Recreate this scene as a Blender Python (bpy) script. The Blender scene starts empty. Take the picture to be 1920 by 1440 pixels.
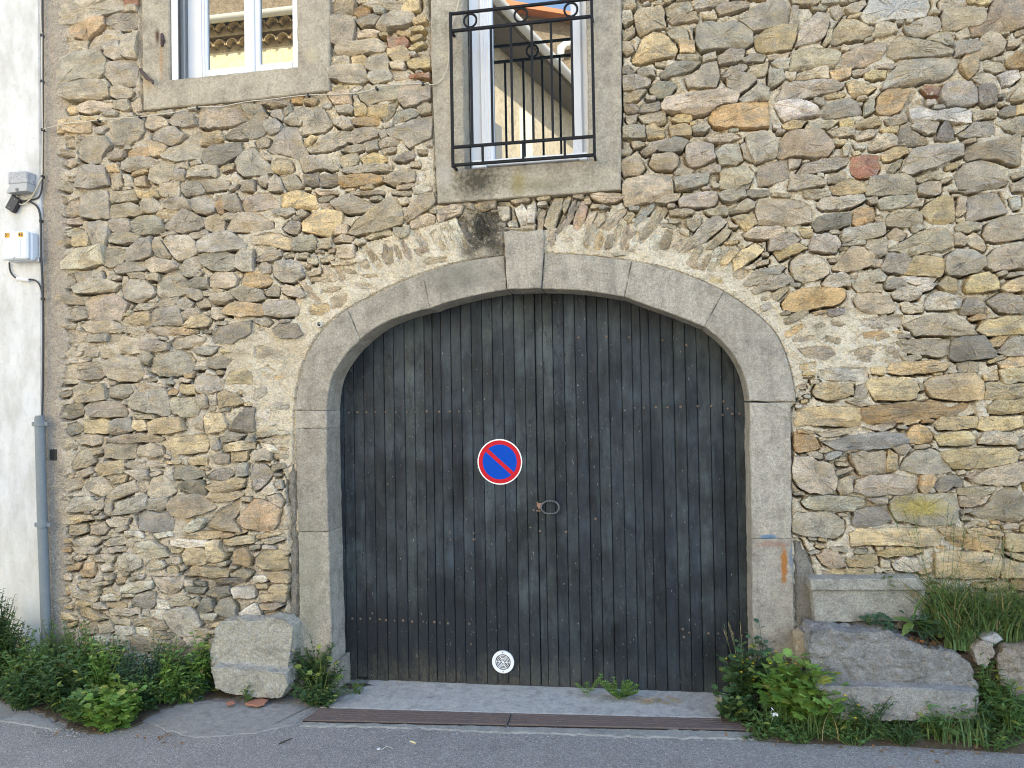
import bpy, bmesh, math, random
import numpy as np
from mathutils import Vector, Matrix

C = bpy.context.scene.collection
scene = bpy.context.scene
rad = math.radians

# ------------------------------------------------------------------ camera
CAM = Vector((0.0, -4.1, 1.70))
YAW, PITCH, ROLL = rad(10.0), rad(1.0), rad(1.0)
LENS = 26.0
fwd = Vector((-math.sin(YAW) * math.cos(PITCH), math.cos(YAW) * math.cos(PITCH), math.sin(PITCH)))
right0 = fwd.cross(Vector((0, 0, 1))).normalized()
up0 = right0.cross(fwd).normalized()
RIGHT = (right0 * math.cos(ROLL) - up0 * math.sin(ROLL)).normalized()
UP = RIGHT.cross(fwd).normalized()
cam_d = bpy.data.cameras.new('camera')
cam_d.lens, cam_d.sensor_width, cam_d.clip_end, cam_d.clip_start = LENS, 36.0, 2000.0, 0.05
cam = bpy.data.objects.new('camera', cam_d)
C.objects.link(cam)
cam.matrix_world = Matrix(((RIGHT.x, UP.x, -fwd.x, CAM.x), (RIGHT.y, UP.y, -fwd.y, CAM.y),
                           (RIGHT.z, UP.z, -fwd.z, CAM.z), (0, 0, 0, 1)))
scene.camera = cam
FPX = 1920 * LENS / 36.0

# ------------------------------------------------------------------ sky, sun, exposure
SUN_EL, SUN_AZ = rad(38), rad(24)          # azimuth clockwise from +Y: the sun stands behind the house
world = bpy.data.worlds.new('World')
scene.world = world
world.use_nodes = True
wn = world.node_tree.nodes
bg = wn['Background']
sky = wn.new('ShaderNodeTexSky')
sky.sky_type = 'NISHITA'
sky.sun_disc = False
sky.sun_elevation, sky.sun_rotation = SUN_EL, SUN_AZ
sky.air_density, sky.dust_density, sky.ozone_density = 1.0, 1.6, 0.7
world.node_tree.links.new(sky.outputs[0], bg.inputs[0])
bg.inputs[1].default_value = 0.15
sun_d = bpy.data.lights.new('sun', 'SUN')
sun_d.energy, sun_d.angle, sun_d.color = 4.0, rad(0.5), (1.0, 0.93, 0.82)
sun = bpy.data.objects.new('sun', sun_d)
C.objects.link(sun)
sdir = Vector((math.sin(SUN_AZ) * math.cos(SUN_EL), math.cos(SUN_AZ) * math.cos(SUN_EL), math.sin(SUN_EL)))
sun.rotation_euler = sdir.to_track_quat('Z', 'Y').to_euler()
sun.location = sdir * 30
vs = scene.view_settings
vs.view_transform, vs.look, vs.gamma, vs.use_curve_mapping = 'Standard', 'None', 1.0, False
vs.exposure = 2.5
vs.use_white_balance = True
vs.white_balance_temperature = 6700
scene.cycles.filter_width = 1.05
scene.cycles.denoising_prefilter = 'NONE'
scene.cycles.max_bounces = 8
scene.cycles.diffuse_bounces = 5
scene.cycles.glossy_bounces = 4

# ------------------------------------------------------------------ pixel <-> place
def ray(px, py):
    px = np.asarray(px, float); py = np.asarray(py, float)
    a = (px - 960) / FPX; b = (720 - py) / FPX
    d = [fwd[i] + a * RIGHT[i] + b * UP[i] for i in range(3)]
    return np.stack(d, -1)
def W(px, py, y=0.0):                       # a point of the photo on the vertical plane y
    d = ray(px, py)
    t = (y - CAM.y) / d[..., 1]
    return np.stack([CAM.x + d[..., 0] * t, np.broadcast_to(y, t.shape) + 0 * t, CAM.z + d[..., 2] * t], -1)
TILT = 0.015                                 # the street climbs gently to the right
def gz(x): return TILT * (np.asarray(x, float) + 1.8)
def G(px, py, z=0.0):                       # a point of the photo on the street, z above it
    d = ray(px, py)
    t = (z + TILT * (CAM.x + 1.8) - CAM.z) / (d[..., 2] - TILT * d[..., 0])
    return np.stack([CAM.x + d[..., 0] * t, CAM.y + d[..., 1] * t, CAM.z + d[..., 2] * t], -1)
def V3(p): return Vector([float(v) for v in p])

# ------------------------------------------------------------------ object helpers
def mk(name, verts, faces, mat=None, parent=None, smooth=False, col=None, sharp=None, rim=None):
    me = bpy.data.meshes.new(name)
    me.from_pydata([tuple(map(float, v)) for v in verts], [], [tuple(int(i) for i in f) for f in faces])
    if col is not None:
        a = me.color_attributes.new('col', 'FLOAT_COLOR', 'POINT')
        c = np.asarray(col, np.float32)
        if c.ndim == 1: c = np.tile(c, (len(verts), 1))
        if c.shape[1] == 3: c = np.hstack([c, np.ones((len(c), 1), np.float32)])
        a.data.foreach_set('color', c.ravel())
    if rim is not None:
        me.attributes.new('rim', 'FLOAT', 'POINT').data.foreach_set('value', np.asarray(rim, np.float32))
    if smooth:
        me.polygons.foreach_set('use_smooth', [True] * len(me.polygons))
        if sharp: me.set_sharp_from_angle(angle=rad(sharp))
    me.update()
    return link(name, me, mat, parent)
def link(name, me, mat=None, parent=None):
    if mat and not me.materials: me.materials.append(mat)
    o = bpy.data.objects.new(name, me)
    C.objects.link(o)
    if parent: o.parent = parent
    return o
def tag(o, label=None, cat=None, group=None, kind=None):
    if label: o['label'] = label
    if cat: o['category'] = cat
    if group: o['group'] = group
    if kind: o['kind'] = kind
    return o
def thing(name, label, cat, group=None):
    o = bpy.data.objects.new(name, None)
    C.objects.link(o)
    return tag(o, label, cat, group)
class MB:
    """collects pieces of one mesh"""
    def __init__(s): s.v, s.f, s.c = [], [], []
    def add(s, v, f, c=None):
        n = len(s.v)
        s.v += [tuple(map(float, p)) for p in v]
        s.f += [tuple(int(i) + n for i in q) for q in f]
        if c is not None:
            c = np.asarray(c, float)
            s.c += ([list(c)] * len(v)) if c.ndim == 1 else c.tolist()
    def box(s, a, b, c=None):
        (x0, y0, z0), (x1, y1, z1) = a, b
        v = [(x0,y0,z0),(x1,y0,z0),(x1,y1,z0),(x0,y1,z0),(x0,y0,z1),(x1,y0,z1),(x1,y1,z1),(x0,y1,z1)]
        s.add(v, [(0,3,2,1),(4,5,6,7),(0,1,5,4),(1,2,6,5),(2,3,7,6),(3,0,4,7)], c)
    def tube(s, pts, r, n=8, c=None, cap=True, closed=False):
        pts = [V3(p) for p in pts]
        m = len(pts); vv, ff = [], []
        rr = r if hasattr(r, '__len__') else [r] * m
        nrm = None
        for i, p in enumerate(pts):
            if closed: t = (pts[(i + 1) % m] - pts[i - 1])
            else: t = pts[min(i + 1, m - 1)] - pts[max(i - 1, 0)]
            t.normalize()
            if nrm is None:
                nrm = t.orthogonal().normalized()
            nrm = (nrm - t * nrm.dot(t))
            nrm = nrm.normalized() if nrm.length > 1e-6 else t.orthogonal().normalized()
            b = t.cross(nrm)
            for k in range(n):
                a = 2 * math.pi * k / n
                vv.append(p + (nrm * math.cos(a) + b * math.sin(a)) * rr[i])
        for i in range(m if closed else m - 1):
            for k in range(n):
                j = (i + 1) % m
                ff.append((i*n+k, i*n+(k+1)%n, j*n+(k+1)%n, j*n+k))
        if cap and not closed:
            ff.append(tuple(range(n))[::-1]); ff.append(tuple((m-1)*n + k for k in range(n)))
        s.add(vv, ff, c)
    def build(s, name, mat=None, parent=None, smooth=False, sharp=None, bevel=0):
        o = mk(name, s.v, s.f, mat, parent, smooth and not bevel, s.c if s.c else None, sharp)
        bm = bmesh.new(); bm.from_mesh(o.data)
        bmesh.ops.recalc_face_normals(bm, faces=bm.faces)
        if bevel:
            bmesh.ops.bevel(bm, geom=[e for e in bm.edges if len(e.link_faces) == 2 and e.calc_face_angle(0) > 0.6], offset=bevel, segments=1, affect='EDGES')
        bm.to_mesh(o.data); bm.free()
        if smooth:
            o.data.polygons.foreach_set('use_smooth', [True] * len(o.data.polygons))
            if sharp: o.data.set_sharp_from_angle(angle=rad(sharp))
        return o

def vnoise(h, w, cell, rng):
    gh, gw = int(h / cell) + 3, int(w / cell) + 3
    g = rng.random((gh, gw))
    y = np.arange(h) / cell; x = np.arange(w) / cell
    yi, xi = y.astype(int), x.astype(int)
    fy, fx = y - yi, x - xi
    fy = fy * fy * (3 - 2 * fy); fx = fx * fx * (3 - 2 * fx)
    a = g[yi][:, xi]; b = g[yi][:, xi + 1]; c = g[yi + 1][:, xi]; d = g[yi + 1][:, xi + 1]
    fy = fy[:, None]
    return (a * (1 - fx) + b * fx) * (1 - fy) + (c * (1 - fx) + d * fx) * fy
def fbm(h, w, cell, rng, octs=4, gain=0.55):
    s, amp, tot = 0, 1.0, 0
    for _ in range(octs):
        if cell < 1: break
        s = s + amp * vnoise(h, w, cell, rng); tot += amp; amp *= gain; cell /= 2
    return s / tot

# ------------------------------------------------------------------ materials
class N:
    """small node-tree writer"""
    def __init__(s, name):
        s.m = bpy.data.materials.new(name); s.m.use_nodes = True
        s.t = s.m.node_tree; s.b = s.t.nodes['Principled BSDF']
        s.pos = s.t.nodes.new('ShaderNodeNewGeometry').outputs['Position']
    def n(s, typ, **kw):
        o = s.t.nodes.new(typ)
        for k, v in kw.items(): setattr(o, k, v)
        return o
    def l(s, a, b): s.t.links.new(a, b)
    def scaled(s, sc, loc=(0, 0, 0), src=None):
        o = s.n('ShaderNodeMapping'); o.inputs['Scale'].default_value = sc; o.inputs['Location'].default_value = loc
        s.l(src or s.pos, o.inputs['Vector']); return o.outputs[0]
    def noise(s, scale, detail=4, rough=0.55, vec=None, dist=0.0):
        o = s.n('ShaderNodeTexNoise'); o.inputs['Scale'].default_value = scale; o.inputs['Detail'].default_value = detail
        o.inputs['Roughness'].default_value = rough; o.inputs['Distortion'].default_value = dist
        s.l(vec or s.pos, o.inputs['Vector']); return o.outputs['Fac']
    def voro(s, scale, vec=None, feature='F1', out='Distance'):
        o = s.n('ShaderNodeTexVoronoi', feature=feature); o.inputs['Scale'].default_value = scale
        s.l(vec or s.pos, o.inputs['Vector']); return o.outputs[out]
    def ramp(s, fac, stops):
        o = s.n('ShaderNodeValToRGB'); el = o.color_ramp.elements
        while len(el) < len(stops): el.new(0.5)
        for e, (p, c) in zip(el, stops):
            e.position = p; e.color = (c, c, c, 1) if not hasattr(c, '__len__') else (*c, 1)
        s.l(fac, o.inputs[0]); return o.outputs[0]
    def rng(s, fac, a, b, c=0.0, d=1.0):
        o = s.n('ShaderNodeMapRange'); o.inputs[1].default_value = a; o.inputs[2].default_value = b
        o.inputs[3].default_value = c; o.inputs[4].default_value = d
        s.l(fac, o.inputs[0]); return o.outputs[0]
    def mix(s, fac, a, b, mode='MIX'):
        o = s.n('ShaderNodeMix', data_type='RGBA', blend_type=mode)
        for k, v in ((0, fac), (6, a), (7, b)):
            if hasattr(v, 'is_linked'): s.l(v, o.inputs[k])
            elif hasattr(v, '__len__'): o.inputs[k].default_value = (*v, 1) if len(v) == 3 else v
            else: o.inputs[k].default_value = v if k == 0 else (v, v, v, 1)
        return o.outputs[2]
    def math(s, op, a, b=0.0):
        o = s.n('ShaderNodeMath', operation=op)
        for i, v in enumerate((a, b)):
            if hasattr(v, 'is_linked'): s.l(v, o.inputs[i])
            else: o.inputs[i].default_value = v
        return o.outputs[0]
    def axis(s, k):
        o = s.n('ShaderNodeSeparateXYZ'); s.l(s.pos, o.inputs[0]); return o.outputs[k]
    def attr(s, name='col'):
        return s.n('ShaderNodeAttribute', attribute_name=name)
    def objrand(s): return s.n('ShaderNodeObjectInfo').outputs['Random']
    def spot(s, p, rx, rz, soft=0.5, nscale=14, namp=0.6):
        """0..1 mask of a ragged blotch round the place p on the facade"""
        x = s.math('DIVIDE', s.math('SUBTRACT', s.axis('X'), float(p[0])), rx)
        z = s.math('DIVIDE', s.math('SUBTRACT', s.axis('Z'), float(p[2])), rz)
        r = s.math('SQRT', s.math('ADD', s.math('MULTIPLY', x, x), s.math('MULTIPLY', z, z)))
        r = s.math('ADD', r, s.math('MULTIPLY', s.math('SUBTRACT', s.noise(nscale, 5, 0.65), 0.5), namp * 2))
        return s.rng(r, 1.0, 1.0 - soft)
    def base(s, c): 
        if hasattr(c, 'is_linked'): s.l(c, s.b.inputs['Base Color'])
        else: s.b.inputs['Base Color'].default_value = (*c, 1)
        return s
    def rough(s, v):
        if hasattr(v, 'is_linked'): s.l(v, s.b.inputs['Roughness'])
        else: s.b.inputs['Roughness'].default_value = v
        return s
    def bump(s, h, dist=0.01, strength=1.0):
        o = s.n('ShaderNodeBump'); o.inputs['Distance'].default_value = dist; o.inputs['Strength'].default_value = strength
        s.l(h, o.inputs['Height'])
        prev = s.b.inputs['Normal']
        if prev.is_linked: s.l(prev.links[0].from_socket, o.inputs['Normal'])
        s.l(o.outputs[0], prev); return s
    def spec(s, v): s.b.inputs['Specular IOR Level'].default_value = v; return s

def simple(name, c, r=0.6, metal=0.0, spec=0.5):
    m = N(name); m.base(c).rough(r).spec(spec); m.b.inputs['Metallic'].default_value = metal
    return m.m

# rubble stone: colour of each stone comes with its mesh, veins and grain from the place
def rubble_mat(name='rubble stone'):
    m = N(name)
    c = m.attr().outputs['Color']; lay = m.attr().outputs['Alpha']; rim = m.attr('rim').outputs['Fac']
    big = m.noise(10, 6, 0.65)
    c = m.mix(1.0, c, m.ramp(big, [(0.30, 0.62), (0.5, 1.04), (0.70, 1.36)]), 'MULTIPLY')
    pa = m.ramp(m.noise(14, 5, 0.6, m.scaled((0.8, 1, 1.5), (11, 3, 2))), [(0.50, 0.0), (0.60, 0.5)])
    c = m.mix(pa, c, (0.36, 0.335, 0.29))
    pb = m.ramp(m.noise(11, 5, 0.62, m.scaled((0.8, 1, 1.7), (2, 13, 5))), [(0.54, 0.0), (0.63, 0.55)])
    c = m.mix(pb, c, (0.58, 0.46, 0.28))
    # bedding bands of the schist
    bed = m.noise(1.0, 7, 0.72, m.scaled((8, 8, 95)), 0.8)
    band = m.ramp(bed, [(0.32, (0.52, 0.49, 0.45)), (0.42, (1.0, 0.97, 0.94)), (0.58, (1.18, 1.10, 0.95)), (0.75, (0.86, 0.85, 0.84))])
    c = m.mix(m.math('MULTIPLY', lay, 0.95), c, m.mix(1.0, c, band, 'MULTIPLY'))
    # rusty and pale patches, lime left on the stones by the mason
    c = m.mix(m.ramp(m.noise(7.5, 5, 0.65, m.scaled((1, 1, 1.8), (3.1, 1, 7))), [(0.58, 0.0), (0.72, 0.45)]), c, (0.52, 0.385, 0.20))
    c = m.mix(m.ramp(m.noise(13, 6, 0.7, m.scaled((1, 1, 1), (9, 2, 1))), [(0.57, 0.0), (0.70, 0.55)]), c, (0.60, 0.53, 0.40))
    smear = m.math('ADD', m.math('MULTIPLY', rim, 0.10), m.noise(26, 6, 0.72, m.scaled((1, 1, 1), (1, 6, 2))))
    c = m.mix(m.ramp(smear, [(0.70, 0.0), (0.74, 0.9)]), c, (0.74, 0.65, 0.48))
    c = m.mix(m.math('MULTIPLY', m.spot(W(1722, 948, 0), .15, .07, .7, 45, .9), .85), c, (0.66, 0.53, 0.15))
    c = m.mix(m.spot(W(1680, 15, 0), .20, .08, .7, 40, .6), c, (0.62, 0.60, 0.55))
    c = m.mix(m.spot(W(1790, 205, 0), .14, .07, .8, 40, .6), c, (0.60, 0.57, 0.50))
    c = m.mix(m.math('MULTIPLY', m.spot(W(906, 432, 0), .14, .19, .7, 40, .5), .93), c, (0.045, 0.042, 0.032))
    # grain, dark pits and light flecks
    c = m.mix(1.0, c, m.ramp(m.noise(150, 4, 0.75), [(0.3, 0.70), (0.5, 1.02), (0.7, 1.34)]), 'MULTIPLY')
    c = m.mix(m.ramp(m.noise(50, 6, 0.75, m.scaled((1, 1, 1), (4, 4, 4))), [(0.62, 0.0), (0.69, 0.7)]), c, (0.66, 0.61, 0.52))
    c = m.mix(m.ramp(m.noise(55, 6, 0.75, m.scaled((1, 1, 1.7), (7, 2, 5))), [(0.62, 0.0), (0.70, 0.6)]), c, (0.11, 0.095, 0.07))
    m.base(c).rough(0.92).spec(0.25)
    m.bump(m.noise(38, 9, 0.78, m.scaled((0.7, 1, 2.0))), 0.022, 1.0)
    m.bump(bed, 0.014, 0.6)
    m.bump(m.noise(110, 6, 0.75), 0.008, 1.0)
    return m.m

def mortar_mat():
    m = N('lime mortar')
    c = m.attr().outputs['Color']
    c = m.mix(1.0, c, m.ramp(m.noise(8, 6, 0.65), [(0.25, 0.82), (0.5, 1.02), (0.75, 1.12)]), 'MULTIPLY')
    sp = m.n('ShaderNodeSeparateColor'); m.l(m.voro(75, m.scaled((1, 1, 1.2)), out='Color'), sp.inputs[0])
    c = m.mix(1.0, c, m.ramp(sp.outputs[0], [(0.0, 0.80), (0.3, 1.0), (1.0, 1.10)]), 'MULTIPLY')
    c = m.mix(1.0, c, m.ramp(m.noise(120, 4, 0.75), [(0.3, 0.80), (0.5, 1.02), (0.7, 1.16)]), 'MULTIPLY')
    c = m.mix(m.ramp(m.noise(60, 5, 0.7), [(0.56, 0.0), (0.68, 0.6)]), c, (0.74, 0.66, 0.50))
    c = m.mix(m.ramp(m.noise(40, 6, 0.72, m.scaled((1, 1, 1), (5, 5, 1))), [(0.62, 0.0), (0.70, 0.45)]), c, (0.40, 0.33, 0.22))
    m.base(c).rough(0.95).spec(0.2)
    m.bump(m.noise(34, 8, 0.72), 0.020, 1.0)
    m.bump(m.voro(95), 0.006, 0.9)
    m.bump(m.noise(240, 3, 0.7), 0.003, 0.9)
    return m.m

def dressed_mat(name, base, warm, streak=0.35, extra=None, grain=1.0, bumpy=1.0):
    m = N(name)
    c = m.mix(m.noise(2.6, 5, 0.6), base, warm)
    c = m.mix(1.0, c, m.ramp(m.noise(11, 6, 0.66), [(0.28, 0.66), (0.5, 1.0), (0.72, 1.2)]), 'MULTIPLY')
    c = m.mix(streak, c, m.mix(1.0, c, m.ramp(m.noise(1, 5, 0.6, m.scaled((20, 20, 2.2))), [(0.3, 0.6), (0.5, 1.0), (0.7, 1.1)]), 'MULTIPLY'))
    r = m.objrand()
    c = m.mix(1.0, c, m.ramp(r, [(0.0, 0.88), (1.0, 1.12)]), 'MULTIPLY')
    c = m.mix(1.0, c, m.ramp(m.noise(75, 4, 0.8), [(0.32, .72), (0.5, 1.0), (0.66, 1.25)]), 'MULTIPLY')
    c = m.mix(1.0, c, m.ramp(m.noise(210, 3, 0.75), [(0.3, 1 - 0.3 * grain), (0.5, 1.0), (0.7, 1 + 0.26 * grain)]), 'MULTIPLY')
    c = m.mix(m.ramp(m.noise(34, 6, 0.75), [(0.64, 0.0), (0.74, 0.5)]), c, (0.56, 0.54, 0.48))
    c = m.mix(m.ramp(m.noise(27, 6, 0.7, m.scaled((1, 1, 1), (2, 8, 3))), [(0.63, 0.0), (0.74, 0.55)]), c, (0.12, 0.11, 0.095))
    if extra: c = extra(m, c)
    m.base(c).rough(0.9).spec(0.25)
    m.bump(m.noise(16, 7, 0.66), 0.014 * bumpy, 0.9)
    m.bump(m.noise(120, 5, 0.75), 0.0045 * bumpy, 1.0)
    return m.m
STONES = ('t 110 0 230 0 235 20 220 28 175 38 145 48 112 48 108 20;r 238 0 265 0 262 15 248 18 238 12;t 238 18 262 15 262 25 238 28;o 145 55 165 45 200 35 202 50'
    ' 190 62 170 80 150 75 140 65;g 200 38 230 30 262 28 262 52 250 58 225 60 205 48;y 108 78 125 65 138 78 110 85;t 115 88 145 80 172 82 168 95 138 100 11'
    '5 105;t 172 92 185 72 200 68 200 92 185 98 170 100;t 205 62 230 62 235 78 205 80;g 202 82 228 82 235 100 235 112 220 115 205 108;t 235 75 262 62 262 1'
    '12 242 112 232 100;g 115 108 145 100 195 100 205 115 200 140 185 150 155 150 112 162 108 130;g 202 122 230 115 258 115 262 130 260 160 238 165 215 162'
    ' 200 142;t 125 162 150 152 192 152 208 162 208 182 188 188 142 192 122 185;t 212 165 230 162 255 175 250 185 225 188 210 180;y 128 202 145 200 150 212'
    ' 132 215;t 150 205 180 192 215 195 210 205 175 215 155 212;t 220 192 245 190 250 205 238 210 218 205;t 250 195 268 185 268 208 255 212;y 128 238 150 2'
    '30 175 232 175 250 150 252 130 250;y 115 228 128 225 125 250 115 252;g 220 230 250 222 275 225 275 250 262 265 238 275 218 272 218 245;t 278 235 295 2'
    '20 320 230 320 238 290 245 280 242;g 320 230 345 212 370 220 375 238 350 242 330 238;t 375 230 388 210 420 202 455 205 470 225 438 238 400 245 380 240'
    ';g 128 262 145 258 145 275 130 278;g 148 270 170 260 205 260 215 275 195 295 192 305 175 308 150 298;g 288 250 312 240 335 242 355 258 345 268 325 275'
    ' 305 268 285 260;t 208 292 225 282 238 285 232 298 210 300;o 240 288 260 280 282 280 288 292 265 298 240 295;y 282 268 300 265 318 278 305 292 292 295'
    ' 282 280;y 380 270 392 252 420 250 425 265 400 275 382 275;g 305 292 320 280 345 275 378 250 382 260 380 280 392 290 375 300 335 305 310 298;g 425 258'
    ' 445 245 480 225 500 222 505 242 495 258 480 262 432 262;d 385 288 400 275 455 270 460 288 445 298 420 310 388 310 382 300;t 112 282 145 288 142 295 1'
    '12 292;t 122 302 142 298 148 308 135 315 122 310;g 230 305 242 298 290 298 302 310 275 318 242 322 230 318;g 150 310 200 312 205 332 208 348 180 355 1'
    '50 355;o 208 315 225 310 230 325 212 325;t 208 325 230 322 232 350 212 352;t 288 320 310 310 332 312 330 335 305 348 288 340;g 332 310 355 305 360 318'
    ' 332 318;g 332 320 350 320 350 340 335 340;t 355 315 410 312 412 328 408 335 355 335;g 445 305 462 288 480 280 495 295 515 325 495 330 480 332 460 332'
    ' 448 320;g 345 345 370 340 382 348 388 360 385 365 350 368 345 360;t 382 342 412 338 432 342 430 355 400 360 385 360;g 462 200 480 200 495 202 505 220'
    ' 480 228 468 222;t 305 348 340 342 342 360 340 372 320 372 305 368;g 462 345 480 340 480 360 458 360;t 425 198 450 192 475 190 478 205 458 208 430 202'
    ';g 362 308 380 300 382 308 365 312;y 258 338 275 332 278 350 260 350;t 620 25 635 5 660 0 672 12 665 32 642 35 620 30;t 665 0 698 0 692 5 675 10;o 668'
    ' 18 680 12 695 20 695 32 675 38 668 30;g 685 15 705 2 730 0 755 8 750 20 730 20 700 18;y 755 15 772 0 788 2 788 22 768 28 755 22;g 705 20 725 22 722 3'
    '0 708 30;g 708 55 722 35 750 25 775 25 780 38 760 50 725 62;g 670 42 705 30 715 35 705 50 680 55;g 618 35 665 38 670 50 662 82 635 88 618 82;t 675 65 '
    '692 60 715 65 705 75 675 75;t 632 92 642 82 692 80 712 78 728 90 722 100 700 102 670 108 635 105;r 730 75 760 72 768 80 765 88 732 92;y 730 95 760 90 '
    '770 100 768 115 742 118 732 108;g 618 115 635 110 658 112 658 125 622 128;y 662 112 685 108 692 115 688 125 665 125;g 688 130 695 110 710 102 728 102 '
    '732 120 730 132 705 135;t 735 122 758 118 762 125 758 135 738 132;y 765 118 780 112 808 115 808 128 780 132 768 128;t 620 130 650 125 685 128 695 150 '
    '680 160 655 160 625 152;g 695 140 730 132 738 145 735 152 705 160 695 152;g 740 140 762 138 770 142 768 152 745 152 740 148;r 772 145 795 142 808 145 '
    '808 152 772 150;g 675 178 692 165 722 162 750 165 755 175 745 188 718 192 690 198 678 188;g 755 175 765 162 790 158 810 165 810 188 785 200 758 202 75'
    '0 192;t 620 180 660 175 660 198 630 198;g 635 205 660 200 668 208 662 215 640 215;y 668 200 685 198 690 205 688 218 670 220;y 692 205 705 200 732 200 '
    '728 225 710 222 692 218;g 732 198 748 195 740 215 725 232 720 228;o 660 228 685 220 715 225 715 235 690 238 665 235;b 738 230 748 212 772 205 788 212 '
    '782 220 755 230 740 235;g 785 205 800 195 810 200 810 212 790 215;g 512 212 530 208 535 220 532 228 515 222;g 538 208 550 200 552 212 540 218;g 535 23'
    '0 545 220 570 202 578 210 575 222 565 235 545 235;g 568 255 580 212 595 202 610 208 625 235 610 248 585 252;g 502 230 520 225 532 238 528 250 510 255 '
    '502 242;g 485 270 498 260 510 265 508 278 490 280;g 508 285 525 262 535 240 560 240 568 260 572 275 580 290 565 300 540 292 515 290;y 572 270 585 255 '
    '598 260 582 275 575 278;g 580 282 605 268 620 255 645 250 660 250 655 265 645 275 610 285 585 288;g 628 230 645 220 660 228 665 240 648 245 635 238;g '
    '658 260 670 245 700 240 715 245 710 258 690 265 668 272 655 268;g 725 248 755 238 785 225 810 218 812 250 810 262 790 270 770 280 758 265 735 258;g 64'
    '2 282 668 275 688 272 685 282 665 288 645 285;g 688 272 710 265 712 282 690 285;g 712 270 725 260 748 260 752 268 742 275 715 280;g 715 250 725 245 72'
    '8 258 718 262;t 718 282 745 280 742 285 722 290;w 798 270 812 265 812 275 795 275;t 495 295 500 288 510 298 510 302 500 302;y 512 310 522 300 545 300 '
    '552 318 550 325 525 328 515 322;g 565 302 585 295 610 292 618 305 610 318 575 325 570 318;g 612 310 630 302 638 318 625 322 612 318;t 640 295 670 288 '
    '675 300 670 310 650 318 640 310;y 678 300 700 288 715 290 730 302 710 310 685 308;g 740 302 760 290 778 285 780 298 760 305;g 645 322 675 315 718 312 '
    '738 315 738 322 705 325 670 328 650 325;o 638 335 655 332 690 330 720 335 720 342 690 348 640 350;t 722 342 735 328 755 320 780 320 780 340 770 345 74'
    '0 350;w 782 320 798 322 800 340 785 348;d 572 330 600 325 602 348 585 350 575 345;d 602 332 635 328 638 342 625 350 605 350;t 532 335 555 330 572 350 '
    '562 355 540 358;t 510 342 520 330 530 340 535 360 510 360;t 490 338 505 330 508 345 500 352 490 348;o 550 188 570 182 570 195 552 195;t 575 195 585 18'
    '2 600 192 592 200;t 480 198 505 192 545 188 545 198 515 202;t 1168 0 1190 0 1192 18 1182 22 1168 22;w 1168 25 1182 25 1188 40 1172 50 1165 45;t 1168 6'
    '8 1175 58 1190 55 1190 65 1170 78;t 1190 35 1200 22 1240 18 1245 30 1248 55 1220 62 1200 68 1192 50;g 1248 22 1265 10 1292 5 1300 18 1280 28 1258 35 1'
    '250 30;t 1248 0 1265 0 1255 10 1245 8;t 1255 45 1270 32 1305 28 1308 40 1285 45 1260 50;g 1302 15 1315 2 1355 0 1360 8 1335 15 1305 20;g 1342 20 1355 '
    '8 1385 5 1405 8 1405 15 1372 25 1350 28;g 1385 40 1405 22 1455 2 1470 10 1475 48 1455 52 1412 62;y 1185 118 1198 95 1208 75 1225 65 1245 68 1260 85 12'
    '70 98 1265 108 1230 115 1202 122;g 1250 62 1270 55 1288 62 1292 78 1270 82 1255 70;y 1272 82 1302 80 1302 100 1275 102;g 1305 55 1320 45 1335 45 1350 '
    '50 1375 42 1390 48 1410 65 1410 85 1390 95 1350 95 1315 98 1305 85;y 1412 82 1420 72 1440 55 1465 50 1495 50 1490 75 1482 95 1440 100 1420 100;t 1168 '
    '82 1182 85 1188 100 1175 105 1168 100;g 1318 110 1340 102 1342 112 1318 120;g 1345 112 1360 100 1395 98 1392 112 1370 120 1348 122;g 1390 115 1405 105'
    ' 1435 108 1430 118 1398 120;d 1168 130 1178 128 1190 140 1180 145 1168 142;g 1195 138 1205 130 1225 135 1228 145 1200 148;d 1238 145 1250 130 1275 118'
    ' 1312 122 1300 132 1272 142 1240 148;g 1285 150 1310 138 1322 125 1342 120 1348 145 1342 165 1310 168 1290 165;g 1355 148 1370 128 1395 122 1400 130 1'
    '380 140 1360 148;t 1400 140 1415 125 1440 120 1432 145 1410 145;g 1168 145 1190 145 1220 152 1218 160 1190 172 1170 172;d 1218 168 1235 155 1260 155 1'
    '268 165 1255 182 1232 185 1220 175;g 1362 150 1385 138 1402 142 1415 155 1400 170 1385 178 1365 165;t 1170 185 1190 175 1210 172 1195 190 1170 198;g 1'
    '172 202 1190 200 1198 210 1188 215 1172 212;d 1198 212 1208 198 1235 192 1240 205 1225 212;t 1240 200 1250 185 1290 182 1330 175 1360 170 1385 180 138'
    '0 195 1350 200 1320 215 1300 218 1265 215 1242 210;g 1385 190 1405 175 1422 160 1440 170 1440 188 1415 192 1390 195;o 1330 225 1335 208 1360 202 1375 '
    '200 1405 195 1440 190 1440 240 1405 242 1355 242 1338 238;g 1175 222 1195 218 1192 230 1182 238 1175 230;t 1198 220 1220 210 1245 210 1248 230 1235 23'
    '5 1208 232;y 1260 228 1270 218 1295 220 1295 230 1275 232;g 1168 242 1185 238 1208 238 1210 260 1185 262 1168 260;y 1212 240 1225 235 1245 245 1245 25'
    '8 1215 260;y 1255 238 1285 235 1295 240 1295 255 1260 258;g 1298 240 1320 232 1330 242 1320 250 1300 250;t 1325 262 1345 258 1372 252 1388 260 1365 26'
    '8 1330 270;g 1202 288 1220 270 1245 265 1230 285 1210 292;d 1230 282 1245 268 1265 260 1290 268 1278 285 1255 288 1235 285;t 1185 270 1200 268 1208 27'
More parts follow.
